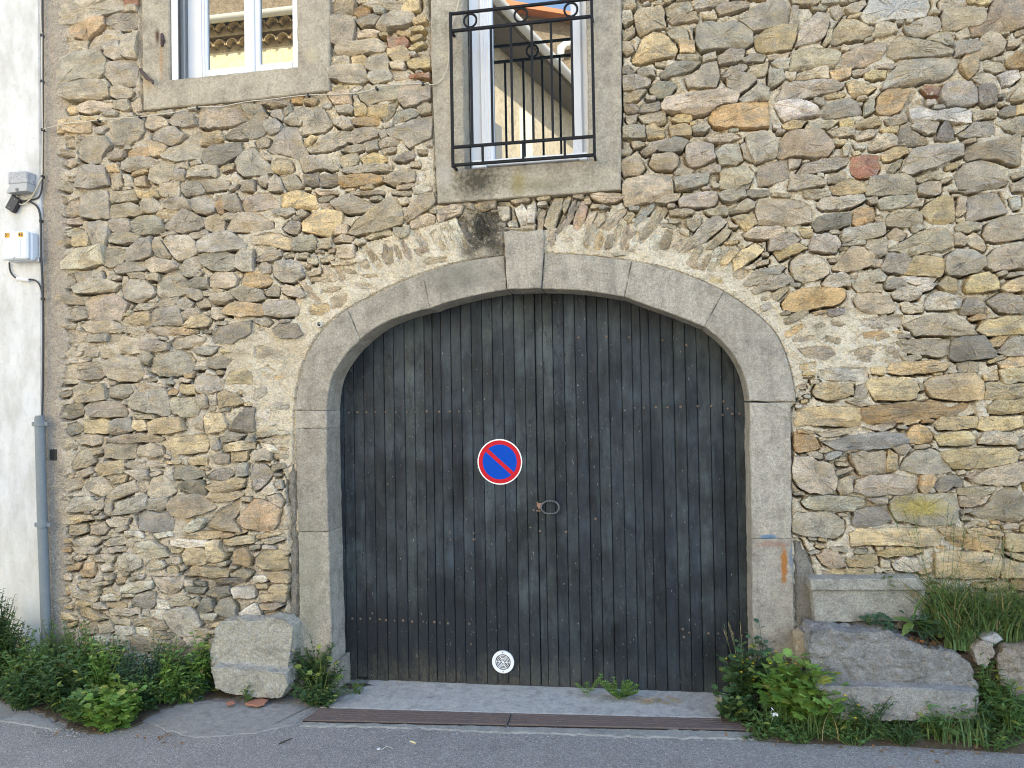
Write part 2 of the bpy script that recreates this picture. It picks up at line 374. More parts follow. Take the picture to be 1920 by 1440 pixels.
    '5 1188 280;g 1285 295 1288 275 1310 270 1335 275 1340 300 1320 310 1295 315 1288 308;g 1340 288 1355 275 1385 270 1392 302 1380 310 1350 310;g 1398 26'
    '2 1410 255 1425 252 1440 262 1450 270 1455 290 1450 300 1415 308 1400 280;g 1388 275 1395 270 1410 298 1410 305 1395 298;t 1165 310 1175 298 1192 295 '
    '1208 318 1198 330 1170 332 1165 322;t 1218 310 1225 292 1255 288 1270 295 1270 312 1260 320 1230 318;g 1265 325 1280 315 1298 320 1295 328 1268 330;g '
    '1315 320 1330 312 1350 312 1350 325 1315 325;t 1348 350 1350 325 1375 318 1400 315 1412 330 1405 345 1375 358 1350 355;g 1418 330 1425 315 1440 308 14'
    '70 302 1475 315 1478 335 1440 348 1420 348;t 1168 355 1175 340 1240 328 1260 335 1262 365 1220 382 1172 388;g 1265 338 1295 330 1330 328 1325 345 1300'
    ' 355 1265 358;g 1368 352 1405 345 1402 355 1370 360;g 1165 282 1185 285 1180 292 1165 292;t 1482 0 1525 0 1535 5 1525 12 1500 12 1485 10;g 1538 0 1615'
    ' 0 1595 8 1565 10 1540 10;g 1478 50 1485 15 1495 15 1492 50;g 1495 70 1510 45 1530 28 1545 32 1550 50 1545 70 1525 82 1490 90;g 1555 22 1562 15 1578 3'
    '0 1568 42 1558 32;t 1582 22 1600 10 1620 5 1622 12 1605 28 1590 28;w 1610 35 1625 15 1628 0 1738 0 1742 12 1735 32 1710 40 1680 42 1640 48 1620 45;t 1'
    '542 85 1550 60 1558 60 1555 80 1545 90;t 1555 82 1562 60 1578 40 1600 42 1620 55 1632 70 1615 78 1580 80 1565 85;t 1632 75 1640 50 1660 48 1675 52 167'
    '8 65 1660 72;g 1690 58 1710 48 1735 38 1755 40 1760 52 1755 65 1735 70 1710 75 1695 68;g 1758 8 1770 0 1805 0 1810 12 1790 18 1775 22 1760 22;y 1812 0'
    ' 1848 0 1852 10 1835 15 1815 12;k 1762 50 1765 22 1785 18 1820 18 1840 20 1845 35 1835 50 1790 60 1765 60;k 1815 55 1840 50 1850 30 1855 15 1865 0 192'
    '0 0 1920 52 1885 62 1860 62 1820 70;g 1735 78 1750 65 1778 62 1788 78 1785 88 1755 82;t 1788 68 1810 55 1815 72 1795 78;t 1830 88 1840 70 1852 62 1870'
    ' 68 1880 85 1875 100 1860 108 1835 112;g 1785 88 1795 80 1825 82 1830 98 1815 105 1785 112;t 1658 100 1670 82 1685 70 1700 75 1720 80 1755 90 1780 102'
    ' 1778 108 1740 112 1702 112 1678 115 1665 110;t 1478 132 1485 105 1515 95 1565 92 1575 100 1570 118 1560 128 1545 130 1530 128 1500 132 1480 135;t 156'
    '2 130 1578 105 1600 95 1628 85 1658 85 1652 105 1645 115 1620 125 1590 128;t 1440 110 1460 108 1480 102 1475 110 1455 115 1440 115;g 1445 122 1465 112'
    ' 1480 112 1478 130 1460 132;g 1635 132 1655 125 1675 125 1670 132;g 1652 172 1665 142 1680 125 1700 118 1735 115 1790 115 1792 125 1780 142 1760 152 1'
    '730 155 1710 162 1690 165;y 1795 125 1805 110 1830 102 1830 130 1815 150 1800 138;g 1840 122 1855 118 1880 125 1885 135 1860 138 1840 132;o 1882 120 1'
    '900 102 1920 95 1920 130 1900 132 1885 128;g 1440 135 1465 135 1470 150 1455 162 1440 168;t 1470 140 1490 140 1485 155 1470 150;t 1488 152 1505 140 15'
    '30 132 1550 128 1552 150 1520 152;y 1555 138 1580 132 1595 130 1592 145 1570 152 1558 155;t 1595 140 1620 135 1630 132 1620 140 1600 145;y 1620 142 16'
    '40 135 1660 135 1658 148 1635 152 1620 150;y 1585 160 1600 155 1640 168 1625 178 1600 185 1590 175;g 1452 192 1465 168 1485 158 1530 155 1560 158 1580'
    ' 165 1555 175 1530 182 1500 188 1465 192;r 1725 170 1735 165 1760 168 1758 182 1735 180;g 1760 175 1770 160 1795 158 1820 160 1830 170 1828 195 1802 2'
    '00 1775 200 1760 188;d 1832 165 1860 162 1868 175 1865 195 1840 200 1830 190;w 1868 145 1885 138 1905 135 1910 148 1895 160 1875 165;g 1820 150 1835 1'
    '40 1850 142 1865 152 1855 162 1835 160;t 1888 190 1900 175 1915 160 1920 158 1920 188 1900 192;w 1452 200 1460 195 1490 192 1510 195 1530 205 1535 218'
    ' 1505 222 1470 230 1460 220;d 1540 225 1555 198 1570 190 1590 188 1610 205 1615 215 1590 220 1550 225;g 1618 200 1632 190 1635 212 1618 220;o 1638 210'
    ' 1645 185 1660 172 1680 170 1702 175 1695 195 1682 212 1660 220 1645 218;w 1702 210 1720 202 1745 215 1775 210 1815 210 1818 232 1790 232 1755 228 171'
    '5 235 1705 230;t 1820 215 1840 210 1865 212 1865 220 1825 228;d 1868 215 1880 205 1898 202 1900 218 1880 220;y 1902 202 1920 200 1920 215 1902 218;t 1'
    '505 248 1515 235 1550 230 1570 230 1555 242 1530 248;y 1465 240 1480 232 1510 230 1500 242 1470 245;y 1572 232 1585 228 1598 230 1598 242 1575 242;y 1'
    '600 240 1615 228 1645 225 1650 235 1630 242 1605 242;t 1655 230 1675 220 1695 218 1698 230 1680 238 1665 240;t 1550 250 1575 242 1600 242 1600 255 156'
    '0 258;t 1600 255 1620 248 1640 248 1635 258 1605 265;y 1648 248 1665 242 1682 240 1680 250 1655 252;k 1455 295 1462 265 1475 252 1505 248 1540 250 155'
    '2 265 1560 282 1550 295 1525 298 1500 295 1465 300;t 1625 282 1640 260 1670 252 1680 260 1678 275 1660 280 1630 285;d 1680 275 1685 240 1700 235 1705 '
    '248 1735 265 1738 272 1710 275;g 1702 240 1715 235 1755 235 1750 252 1735 255 1715 248;d 1750 265 1758 245 1770 230 1780 242 1785 265 1765 268;g 1790 '
    '258 1810 245 1825 232 1860 230 1862 255 1840 260 1810 262;g 1865 235 1885 228 1920 220 1920 255 1900 252 1880 245;k 1802 292 1810 280 1850 270 1885 26'
    '2 1905 255 1908 290 1910 312 1890 312 1860 302 1830 300 1810 305;y 1650 295 1670 282 1695 280 1700 290 1680 300 1655 305;g 1685 325 1695 305 1715 280 '
    '1750 275 1798 275 1800 295 1780 302 1745 318 1705 330;r 1592 312 1595 298 1615 295 1645 295 1650 315 1640 330 1610 335 1595 328;g 1492 328 1505 310 15'
    '40 300 1580 295 1595 298 1585 310 1565 320 1530 325;t 1578 280 1590 262 1592 275 1585 295 1578 295;t 1478 302 1500 302 1495 315 1478 320;g 1660 325 16'
    '70 308 1690 300 1685 315 1670 328;g 1785 332 1805 310 1830 305 1860 310 1875 325 1885 345 1865 355 1815 360 1795 355;t 1620 360 1630 335 1660 330 1690'
    ' 330 1710 340 1712 360 1712 365 1680 368 1622 370;t 1552 330 1580 325 1585 338 1565 345 1550 345;t 1475 360 1480 335 1510 330 1540 340 1545 348 1510 3'
    '55 1490 360;y 1555 355 1590 338 1620 342 1622 360 1610 365 1575 368 1560 365;t 1715 340 1730 330 1765 328 1760 338 1715 342;g 1892 350 1920 335 1920 3'
    '60 1895 360;t 1718 360 1720 350 1740 342 1760 345 1760 360 1758 365 1735 368 1720 365;g 158 360 205 360 210 372 208 410 188 412 158 408;t 120 402 135 '
    '380 155 372 155 402 125 408;t 212 360 260 360 260 375 230 382 212 382;y 262 360 300 360 302 370 280 375 265 372;t 208 402 215 388 245 380 265 388 268 '
    '402 240 408 212 410;t 265 395 272 378 290 372 300 380 310 392 295 400 268 400;t 305 380 340 372 360 380 362 395 330 395 310 390;g 360 375 375 368 400 '
    '368 408 380 405 398 390 402 370 400 362 390;o 408 390 412 370 422 370 425 390 420 402 412 402;t 425 370 445 365 452 380 455 395 440 400 425 392;t 455 '
    '385 465 375 490 365 510 365 525 380 525 390 500 395 480 398 460 398;y 298 405 305 395 335 395 340 400 325 410 302 410;g 208 418 220 412 245 412 252 43'
    '0 245 438 220 438 208 428;g 248 420 265 410 295 405 305 412 312 430 295 438 265 440 252 435;g 310 425 335 405 350 395 365 400 385 415 390 425 375 432 '
    '345 438 320 432;t 390 415 400 408 415 405 425 418 422 432 400 435 390 430;t 428 430 440 415 460 400 480 402 495 405 515 420 515 430 480 435 432 435;t '
    '415 410 435 402 448 405 440 412 420 415;g 172 420 190 415 208 420 210 445 200 460 178 462 172 442;y 142 445 165 440 172 450 170 462 142 462;g 120 438 '
    '145 428 158 432 155 440 120 445;g 208 450 215 440 245 438 265 442 262 455 238 458 210 455;g 238 482 250 465 270 452 288 445 290 465 288 482 270 488 24'
    '5 492;t 290 452 305 452 312 460 325 480 315 488 298 480 290 465;t 315 455 325 442 355 442 370 455 375 475 360 485 340 490 328 478;g 378 455 390 445 41'
    '5 435 435 435 455 448 465 460 465 468 440 470 405 475 378 475;t 358 440 390 432 395 440 375 448 360 448;t 305 440 330 435 335 440 310 445;t 120 495 14'
    '0 475 150 468 180 465 200 462 200 495 175 502 145 505 122 505;t 200 470 225 468 242 470 235 495 210 502 200 498;g 218 505 230 495 275 492 282 502 275 '
    '508 245 512 222 512;t 278 490 292 485 330 492 338 502 315 510 290 512 280 502;g 348 495 355 482 375 482 380 492 380 505 355 508;g 378 482 395 475 430 '
    '475 445 480 445 502 430 510 405 508 388 498;g 445 480 460 470 480 470 480 510 460 510 445 500;g 348 510 375 508 385 512 380 520 355 520;t 245 515 265 '
    '510 280 515 275 525 248 522;t 280 515 302 515 302 528 282 525;g 298 550 300 522 320 508 340 505 348 518 358 532 355 548 335 555 305 560;g 232 540 250 '
    '525 270 522 290 538 295 550 280 560 260 568 240 560;g 358 530 375 520 395 522 395 540 370 540 358 535;t 398 525 410 512 440 512 450 525 445 538 415 54'
    '0 398 538;o 458 535 462 515 480 510 500 510 515 525 505 535 480 540;t 142 540 155 532 210 525 230 535 220 548 170 550 150 550;g 100 515 130 510 142 52'
    '5 140 540 105 545 100 530;g 145 515 165 510 195 510 200 525 170 532 148 530;g 355 548 365 540 380 545 385 558 375 565 358 558;t 385 548 405 542 425 54'
    '5 400 555 388 555;t 400 560 410 552 435 550 440 560 420 570 405 570;g 438 545 455 540 480 542 495 545 500 560 485 565 455 565 440 555;t 108 555 135 55'
    '0 160 560 162 570 135 570 108 572;t 165 560 185 555 215 550 235 560 245 570 235 590 230 602 200 602 165 598;g 122 595 135 580 162 575 165 595 145 600 '
    '125 600;g 250 582 265 570 295 568 298 575 280 582 255 582;t 298 572 310 562 338 558 335 570 310 578;g 340 565 355 558 368 570 362 580 345 580;t 375 57'
    '0 395 562 400 575 380 580;y 242 598 260 588 282 585 285 605 275 612 250 605;g 285 590 295 580 320 575 340 572 348 595 348 610 320 610 285 612;t 342 59'
    '2 360 580 375 578 380 588 350 600;y 348 612 365 595 390 590 400 600 395 612 370 615;t 400 595 415 580 425 595 410 600;o 418 585 435 570 460 568 495 57'
    '2 498 590 480 592 460 595 430 590;t 155 610 170 602 215 602 242 615 230 625 190 628 165 620;t 238 622 250 618 275 625 270 630;t 275 618 300 612 325 62'
    '0 330 630 310 630;o 325 620 350 615 375 620 375 625 350 628 330 625;t 125 620 140 618 165 625 165 640 145 645 128 640;g 165 630 195 628 208 628 208 64'
    '0 170 642;t 210 632 235 628 225 640 210 642;t 228 640 235 630 265 635 265 655 268 662 245 665 228 660;g 262 648 268 640 300 638 322 645 322 655 300 66'
    '0 270 658;t 325 645 335 635 365 628 390 635 380 648 355 652 328 655;t 190 650 210 645 228 648 228 670 192 670;t 165 652 185 648 190 655 188 668 165 66'
    '8;d 400 635 408 615 440 608 475 602 475 625 455 635 440 645 405 645;t 200 685 215 672 250 670 265 670 272 692 275 705 260 715 230 715 210 708;g 265 66'
    '8 285 662 292 670 280 685 268 680;g 280 695 295 670 325 660 355 660 368 675 360 698 335 705 300 705;g 368 655 395 650 415 650 400 665 375 662;g 395 67'
    '5 420 668 440 675 425 690 405 692 392 685;t 150 685 185 678 200 685 200 692 155 692;g 152 695 180 690 205 700 190 710 160 712;t 110 685 150 682 150 70'
    '8 125 710 110 702;g 368 720 370 708 385 700 410 705 425 720 420 732 395 738 375 735;y 425 715 435 698 460 692 475 700 475 720 430 720;b 315 712 325 70'
    '8 330 720 318 720;o 352 702 368 700 365 708 355 708;y 528 385 530 365 565 360 595 370 600 390 585 395 550 390 530 390;t 595 360 635 360 638 365 605 36'
    '8;g 600 375 610 370 630 370 620 378 602 380;t 605 385 622 382 625 390 610 395;g 625 382 645 370 660 365 680 375 700 385 705 392 680 400 655 402 635 39'
    '5;t 660 362 720 360 722 365 690 368 662 368;g 735 360 775 360 775 365 760 368 740 365;g 515 398 550 392 558 400 540 408 520 405;g 560 400 570 395 582 '
    '402 575 408 562 405;g 535 430 550 415 565 418 565 430 560 440 545 438;y 568 420 590 400 620 395 645 400 645 420 630 435 625 445 595 440 572 435;k 655 '
    '438 675 415 710 390 730 372 745 370 750 380 760 410 758 420 735 428 705 438 670 442;k 762 410 770 390 790 370 815 365 820 380 805 395 780 412 765 418;'
    't 628 435 640 422 655 425 652 440 630 442;t 772 420 780 410 805 402 818 408 815 420 790 428 775 430;t 822 410 830 395 850 388 870 390 865 402 840 410 '
    '825 418;y 480 445 500 438 525 440 550 450 550 468 535 468 510 460 480 460;g 552 450 570 445 590 442 598 455 595 468 570 472 552 470;g 600 460 610 450 '
    '625 448 625 465 600 468;t 628 450 645 442 665 445 660 455 630 455;t 688 450 710 435 730 430 738 438 710 445;g 742 430 770 428 770 440 755 448 745 442;'
    't 485 490 505 472 530 470 532 480 520 488 495 492;t 490 500 500 492 512 500 510 512 495 515;g 515 510 522 492 550 488 570 502 575 518 555 530 530 528 '
    '518 518;g 535 482 552 475 555 482 540 485;t 500 550 520 535 528 540 525 555 505 555;t 532 545 540 535 570 545 578 555 570 560 545 555;t 565 530 575 53'
    '0 595 555 605 565 595 568 580 552;g 495 570 520 565 555 565 565 580 560 592 530 595 500 590;y 582 582 595 570 618 570 622 585 605 592 585 592;t 622 56'
    '0 635 555 655 552 655 565 640 578 625 580;g 480 600 505 598 512 605 505 612 485 605;d 515 620 530 608 560 608 570 628 560 635 530 635;t 480 650 495 64'
    '8 515 655 535 662 535 672 500 675 480 672;t 605 498 612 500 635 525 630 530 618 520;t 630 502 640 502 650 525 642 530;t 675 495 690 488 698 505 690 51'
    '2 678 510;k 718 485 722 452 732 452 738 465 738 485 742 500 732 502 725 495;t 740 460 748 462 758 490 750 492;t 778 470 792 465 798 475 785 480;t 808 '
    '440 820 432 832 455 842 470 830 472 815 455;w 828 430 840 428 855 465 845 472;w 842 415 855 410 870 440 878 465 870 472 862 455;d 860 415 872 408 888 '
    '430 885 460 880 455;t 890 385 905 380 930 378 930 392 905 398;d 895 410 902 405 915 430 925 442 915 442;d 910 400 918 398 928 420 932 435 925 435;w 93'
    '5 390 955 388 955 410 945 415 938 405;w 485 695 505 685 520 695 510 710 490 710;t 750 375 765 372 770 382 755 385;t 1108 368 1125 365 1160 368 1170 37'
    '2 1155 380 1135 382 1115 375;t 1228 380 1245 370 1275 365 1272 375 1240 382;g 1272 380 1280 370 1300 365 1340 362 1345 375 1340 385 1305 390 1275 390;'
    'g 1348 368 1360 360 1395 360 1398 370 1370 380 1355 378;g 1400 360 1440 360 1440 368 1410 372 1400 368;w 968 395 980 385 990 400 990 420 978 425;w 992'
    ' 390 1005 385 1002 420 992 420;t 1022 425 1030 395 1040 375 1055 372 1052 395 1040 428 1030 432;t 1055 390 1062 375 1070 372 1065 390 1058 400;g 1042 '
    '435 1065 410 1075 380 1080 375 1075 410 1060 428 1045 442;p 1075 430 1080 405 1090 385 1102 390 1098 410 1088 430 1080 435;d 1075 398 1085 380 1090 38'
    '2 1082 395;t 1098 422 1105 405 1118 398 1110 420 1102 432;t 1120 410 1132 402 1135 415 1122 428;t 1130 430 1145 410 1165 395 1175 392 1172 402 1155 42'
    '2 1140 435;y 1170 412 1185 400 1190 405 1180 420;b 1185 422 1200 405 1225 380 1228 385 1210 410 1190 428;t 1200 440 1215 420 1230 402 1248 390 1252 39'
    '5 1240 415 1225 435 1210 452 1200 458;g 1288 415 1300 410 1315 410 1312 425 1300 435 1290 428;t 1255 398 1285 395 1300 400 1285 408 1258 405;g 1272 47'
    '5 1295 450 1315 425 1335 410 1350 408 1362 418 1335 442 1305 462 1285 475 1275 478;t 1325 468 1340 450 1360 432 1370 435 1360 450 1335 468;t 1320 398 '
    '1345 392 1365 395 1362 405 1330 405;t 1368 402 1385 385 1400 375 1412 382 1412 392 1390 400;y 1372 410 1390 405 1412 405 1418 422 1400 435 1382 422;k '
    '1415 400 1420 380 1450 375 1480 375 1505 380 1518 390 1520 418 1495 422 1465 428 1440 425 1420 422;t 1392 442 1410 430 1440 428 1465 428 1472 438 1460'
    ' 445 1420 450 1400 448;y 1372 485 1385 475 1415 458 1430 470 1415 485 1390 502 1375 510;g 1260 465 1278 450 1282 455 1270 470;g 1395 535 1410 515 1440'
    ' 505 1460 500 1470 502 1460 515 1440 525 1405 538;g 1405 548 1440 525 1465 515 1485 525 1485 530 1460 540 1415 552;t 1285 492 1310 495 1315 505 1290 5'
    '00;t 1375 515 1390 505 1405 510 1390 525 1375 522;g 1505 360 1555 360 1555 370 1525 375 1508 372;g 1772 360 1825 360 1830 362 1805 365;g 1530 388 1538'
    ' 375 1575 372 1615 368 1618 378 1595 390 1560 395 1540 395;t 1620 375 1640 372 1645 382 1630 385;g 1642 380 1665 372 1710 370 1705 382 1690 390 1665 3'
    '95 1648 395;y 1720 400 1740 382 1765 370 1780 372 1785 395 1785 415 1770 422 1745 422 1732 410;t 1690 390 1710 380 1730 375 1725 388 1705 392;g 1808 4'
    '15 1812 372 1835 365 1870 362 1875 375 1885 400 1865 405 1835 412 1815 418;t 1788 405 1792 375 1805 372 1805 400 1795 408;w 1890 375 1910 370 1910 392'
    ' 1895 395;d 1520 425 1530 410 1550 405 1590 402 1592 422 1570 430 1530 435;o 1595 420 1600 400 1615 392 1635 392 1638 415 1620 425 1605 425;t 1638 410'
    ' 1650 405 1655 415 1645 420;t 1658 420 1662 405 1690 400 1725 400 1725 422 1695 428 1662 425;t 1788 430 1795 420 1815 418 1835 422 1832 432 1810 438 1'
    '790 435;t 1838 442 1845 425 1870 410 1900 405 1920 405 1920 445 1890 452 1860 455 1845 452;g 1705 428 1720 422 1730 430 1715 438 1708 438;g 1575 452 1'
    '580 432 1610 428 1655 420 1658 438 1630 448 1600 452 1578 458;y 1495 430 1522 432 1522 445 1505 445;t 1660 442 1675 430 1695 442 1690 452 1670 450;t 1'
    '785 442 1795 435 1810 450 1805 462 1788 460;t 1810 445 1822 438 1835 450 1845 465 1842 472 1820 465 1810 458;g 1440 448 1485 440 1498 450 1490 460 146'
    '0 470 1440 472;y 1450 475 1465 468 1495 458 1510 468 1495 475 1460 490;g 1515 470 1520 448 1545 440 1565 445 1572 460 1565 475 1545 475 1530 472;g 157'
    '5 462 1605 452 1620 452 1620 458 1590 462;t 1620 465 1625 450 1660 450 1660 478 1640 485 1628 475;t 1660 470 1680 462 1700 450 1720 438 1745 430 1770 '
    '430 1785 445 1785 462 1765 470 1735 472 1702 482 1680 472;g 1768 510 1772 480 1790 470 1820 470 1840 485 1842 500 1828 512 1800 518 1775 518;t 1845 48'
    '5 1860 470 1890 462 1920 460 1920 505 1895 505 1860 510 1845 502;t 1482 492 1490 485 1525 482 1540 490 1550 505 1550 515 1530 525 1505 532 1488 525 14'
    '82 510;t 1558 505 1575 485 1590 468 1610 470 1632 482 1630 498 1605 508 1580 510;g 1648 502 1660 478 1690 480 1702 490 1695 505 1690 515 1665 512 1650'
    ' 508;y 1692 515 1710 485 1735 480 1765 488 1765 510 1760 520 1720 518;t 1632 490 1648 490 1648 502 1632 500;g 1538 535 1550 520 1575 512 1590 520 1592'
    ' 538 1565 540 1545 540;g 1600 530 1615 515 1645 505 1658 518 1655 528 1630 532 1605 532;g 1655 538 1665 525 1685 525 1705 540 1685 542 1660 542;w 1682'
    ' 525 1700 520 1755 522 1745 532 1715 535 1695 530;y 1755 535 1770 520 1785 525 1788 550 1775 552;w 1715 540 1735 532 1755 532 1745 542 1725 548;y 1805'
    ' 540 1815 520 1850 512 1865 520 1868 542 1840 548 1810 550;y 1872 542 1890 528 1920 520 1920 545 1885 548;g 1668 552 1680 542 1710 540 1725 548 1720 5'
    '60 1700 565 1672 560;t 1595 535 1620 530 1650 535 1650 548 1605 548;o 1465 570 1480 550 1505 542 1550 540 1580 545 1580 560 1570 570 1530 578 1490 585'
    ' 1468 582;k 1598 565 1605 550 1635 550 1665 560 1675 580 1665 588 1625 590 1605 578;g 1685 570 1700 568 1730 580 1728 585 1690 585;w 1732 575 1740 555'
    ' 1755 548 1780 555 1800 562 1800 578 1775 580 1735 580;g 1800 575 1810 560 1830 562 1840 572 1840 588 1800 590;g 1850 565 1870 552 1890 548 1910 560 1'
    '920 580 1915 588 1870 585 1860 578;o 1812 598 1830 590 1845 590 1845 600 1820 602;g 1610 600 1645 595 1690 592 1688 612 1650 618 1615 612;k 1692 610 1'
    '715 600 1745 592 1775 590 1795 600 1815 615 1828 628 1785 630 1740 628 1712 630 1705 618;y 1828 620 1840 602 1880 595 1920 595 1920 625 1890 628 1845 '
    '630;t 1668 645 1690 638 1730 638 1778 638 1775 665 1755 670 1725 665 1695 662;d 1775 670 1780 640 1800 632 1840 630 1850 645 1862 662 1855 670 1815 67'
    '5 1790 678;y 1850 640 1870 630 1885 632 1870 650 1852 650;g 1865 660 1885 638 1920 630 1920 665 1890 668;t 1660 670 1665 650 1675 652 1688 670 1670 67'
    '8;t 1495 655 1525 650 1555 652 1565 665 1545 675 1510 670;t 1590 660 1620 650 1660 648 1660 680 1630 680 1600 675;w 1532 695 1560 690 1625 690 1625 71'
    '2 1605 715 1555 712 1535 708;y 1630 690 1655 688 1655 702 1632 700;y 1660 695 1670 680 1710 678 1750 678 1775 685 1765 695 1730 700 1700 702 1670 700;'
    'g 1792 682 1815 678 1830 680 1830 698 1795 698;y 1622 720 1630 710 1665 708 1700 708 1715 720 1720 730 1715 745 1680 750 1640 750 1625 730;y 1728 720 '
    '1745 708 1785 700 1825 698 1832 710 1838 720 1838 748 1815 750 1775 748 1745 745 1740 740;y 1840 705 1865 695 1868 712 1842 715;y 1865 680 1890 670 19'
    '20 670 1920 685 1875 690;y 1870 695 1890 690 1920 690 1920 715 1875 718;o 1615 625 1650 620 1665 630 1645 640 1620 635;t 145 748 148 725 165 720 200 7'
    '20 205 730 205 748 180 752 150 755;g 205 730 225 722 250 725 252 735 230 748 210 742;t 255 720 305 720 320 725 290 730 265 735;g 250 755 260 740 290 7'
    '32 315 730 320 750 320 778 310 780 280 772 255 765;t 320 748 335 745 370 745 380 760 375 778 350 782 330 775;d 120 785 128 760 155 755 162 765 160 775'
    ' 135 785;t 165 765 175 755 210 752 230 755 240 765 242 780 210 782 180 780;o 318 735 330 728 338 732 335 740 320 740;y 340 722 370 722 370 738 355 740'
    ' 342 735;t 370 745 388 740 395 750 395 762 385 765;t 398 742 410 740 410 758 400 760;y 412 740 425 732 450 740 460 755 440 760 415 765;b 130 808 135 7'
    '95 150 790 160 800 155 808 135 815;y 162 788 200 785 210 790 205 812 180 812 162 810;b 210 792 225 785 250 782 255 805 235 812 208 815;y 255 788 275 7'
    '88 280 805 265 808 255 802;y 282 792 300 785 345 782 355 805 320 812 285 815;t 260 778 292 778 292 785 265 785;y 390 785 395 775 422 775 430 800 420 8'
    '08 392 812;t 372 785 388 778 388 808 372 802;d 432 805 445 785 465 765 480 765 480 808 455 810;t 145 820 160 815 195 818 195 830 180 835 155 832;t 205'
    ' 825 225 818 270 812 290 815 312 822 305 828 260 828 220 830;t 200 835 215 830 258 832 258 858 225 860 200 858;t 260 845 265 835 290 830 310 838 312 8'
    '52 285 858 262 855;y 315 828 340 820 390 812 395 830 390 845 360 850 335 850 320 840;d 418 820 435 810 465 815 450 825 420 828;g 468 820 480 815 480 8'
    '28 465 828;g 402 838 415 820 418 840 410 845;y 418 838 440 830 480 828 480 840 440 845 420 845;t 138 875 150 850 165 840 175 850 185 865 165 875 140 8'
    '80;t 150 885 175 875 180 885 155 895;y 188 870 210 868 238 862 238 885 215 888 190 890;t 238 870 250 865 275 868 280 878 250 880;t 278 865 300 862 315'
    ' 865 315 875 282 875;y 355 858 375 855 392 860 392 872 360 872;t 402 855 415 850 435 852 432 870 408 870;y 438 848 468 845 465 862 438 865;d 328 878 3'
    '35 870 365 872 385 885 385 892 365 898 330 895;g 392 895 410 880 435 878 445 885 430 898 400 900;g 448 870 468 868 468 890 448 892;t 240 882 280 880 2'
    '85 898 270 900;t 168 910 175 895 195 892 210 902 215 920 195 930 175 920;y 212 905 230 892 245 890 240 902 215 908;t 210 930 230 910 260 898 265 918 2'
    '35 930 215 935;t 280 915 290 898 315 890 325 900 335 920 320 930 290 932 278 925;t 260 902 280 900 285 915 275 922 265 918;d 340 910 355 900 385 900 3'
    '90 920 385 928 360 922 342 915;y 390 912 405 905 450 895 465 898 460 912 430 920 400 920;y 390 935 410 925 450 920 460 925 445 935 405 942;g 135 950 1'
    '45 930 175 930 185 940 180 955 150 958 132 958;t 185 940 198 932 200 950 188 955;g 200 965 205 935 215 935 215 962 208 968;g 218 962 230 940 260 930 2'
    '80 928 280 952 255 960;g 282 935 320 932 320 945 310 955 282 955;k 322 940 340 928 375 925 395 935 410 950 390 960 350 970 330 965 320 950;k 392 985 4'
    '15 955 440 942 452 935 452 958 440 972 455 995 415 995;o 455 978 470 945 480 935 490 935 510 942 530 955 525 980 515 995 480 990 465 988;b 260 965 275'
    ' 958 325 958 330 980 330 995 295 995 270 990;w 350 992 360 980 380 970 390 972 380 990 360 998;t 205 975 225 968 250 970 245 982 215 985;t 175 985 200'
    ' 980 208 990 200 1000 172 1000;k 135 985 165 982 170 995 150 1002 132 1000;y 140 970 175 965 182 972 150 978;w 240 995 270 995 275 1005 242 1005;w 290'
    ' 1000 325 995 330 1002 300 1008;w 325 1012 350 1010 390 1012 388 1022 355 1025 328 1020;y 350 1000 380 995 415 998 410 1008 375 1010;y 420 1012 440 10'
    '08 480 1002 480 1015 445 1020 420 1018;t 195 1020 215 1008 240 1005 240 1018 210 1022;t 142 1012 175 1005 195 1010 185 1020 150 1022;t 252 1030 260 10'
    '15 290 1012 315 1025 320 1040 295 1045 265 1038;g 205 1028 225 1022 240 1025 240 1032 210 1035;y 345 1040 355 1025 385 1028 388 1055 370 1060 350 1058'
    ';y 390 1015 415 1012 415 1025 430 1040 420 1050 392 1050;t 140 1025 160 1022 190 1028 185 1035 150 1035;t 175 1040 200 1038 220 1042 215 1052 180 1050'
    ';t 228 1045 240 1035 265 1040 270 1060 250 1068 230 1058;w 278 1062 285 1050 310 1050 315 1060 300 1068 280 1070;o 152 1070 165 1055 180 1052 182 1075'
    ' 175 1080 152 1080;y 345 1072 360 1062 410 1062 435 1065 430 1080 345 1080;o 445 1030 465 1025 475 1045 470 1060 445 1052;t 435 1075 460 1065 475 1072'
    ' 470 1080 435 1080;w 190 1060 210 1052 215 1068 195 1070;t 140 1048 155 1038 165 1042 150 1050;g 480 732 500 725 502 740 485 750 480 750;g 512 760 530'
    ' 755 545 760 540 768 515 768;w 498 770 508 768 508 788 500 790 495 780;t 480 812 505 810 540 808 545 812 515 815 485 818;t 485 825 515 820 545 825 542'
    ' 832 505 830;t 480 845 500 840 512 850 510 862 480 862;w 492 830 515 835 525 848 500 845;g 480 872 500 870 515 885 505 900 490 915 480 918;g 520 905 5'
    '30 900 532 915 522 915;t 505 930 525 925 535 940 530 950 510 940;y 485 1045 500 1030 530 1030 542 1045 542 1065 520 1070 495 1065 485 1058;t 495 1010 '
    '530 1005 540 1008 505 1018;y 505 1072 535 1070 545 1075 548 1080 545 1090 515 1088 505 1080;y 1522 735 1530 720 1580 720 1598 720 1598 740 1575 748 15'
    '50 750 1530 745;g 1600 745 1605 725 1620 720 1625 730 1620 745;t 1720 720 1732 720 1730 730 1722 732;y 1842 720 1920 720 1920 745 1880 748 1842 748;t '
    '1585 752 1615 750 1625 760 1610 762;o 1610 765 1640 760 1690 755 1740 750 1760 755 1775 765 1805 755 1825 758 1830 775 1810 782 1765 782 1715 785 1665'
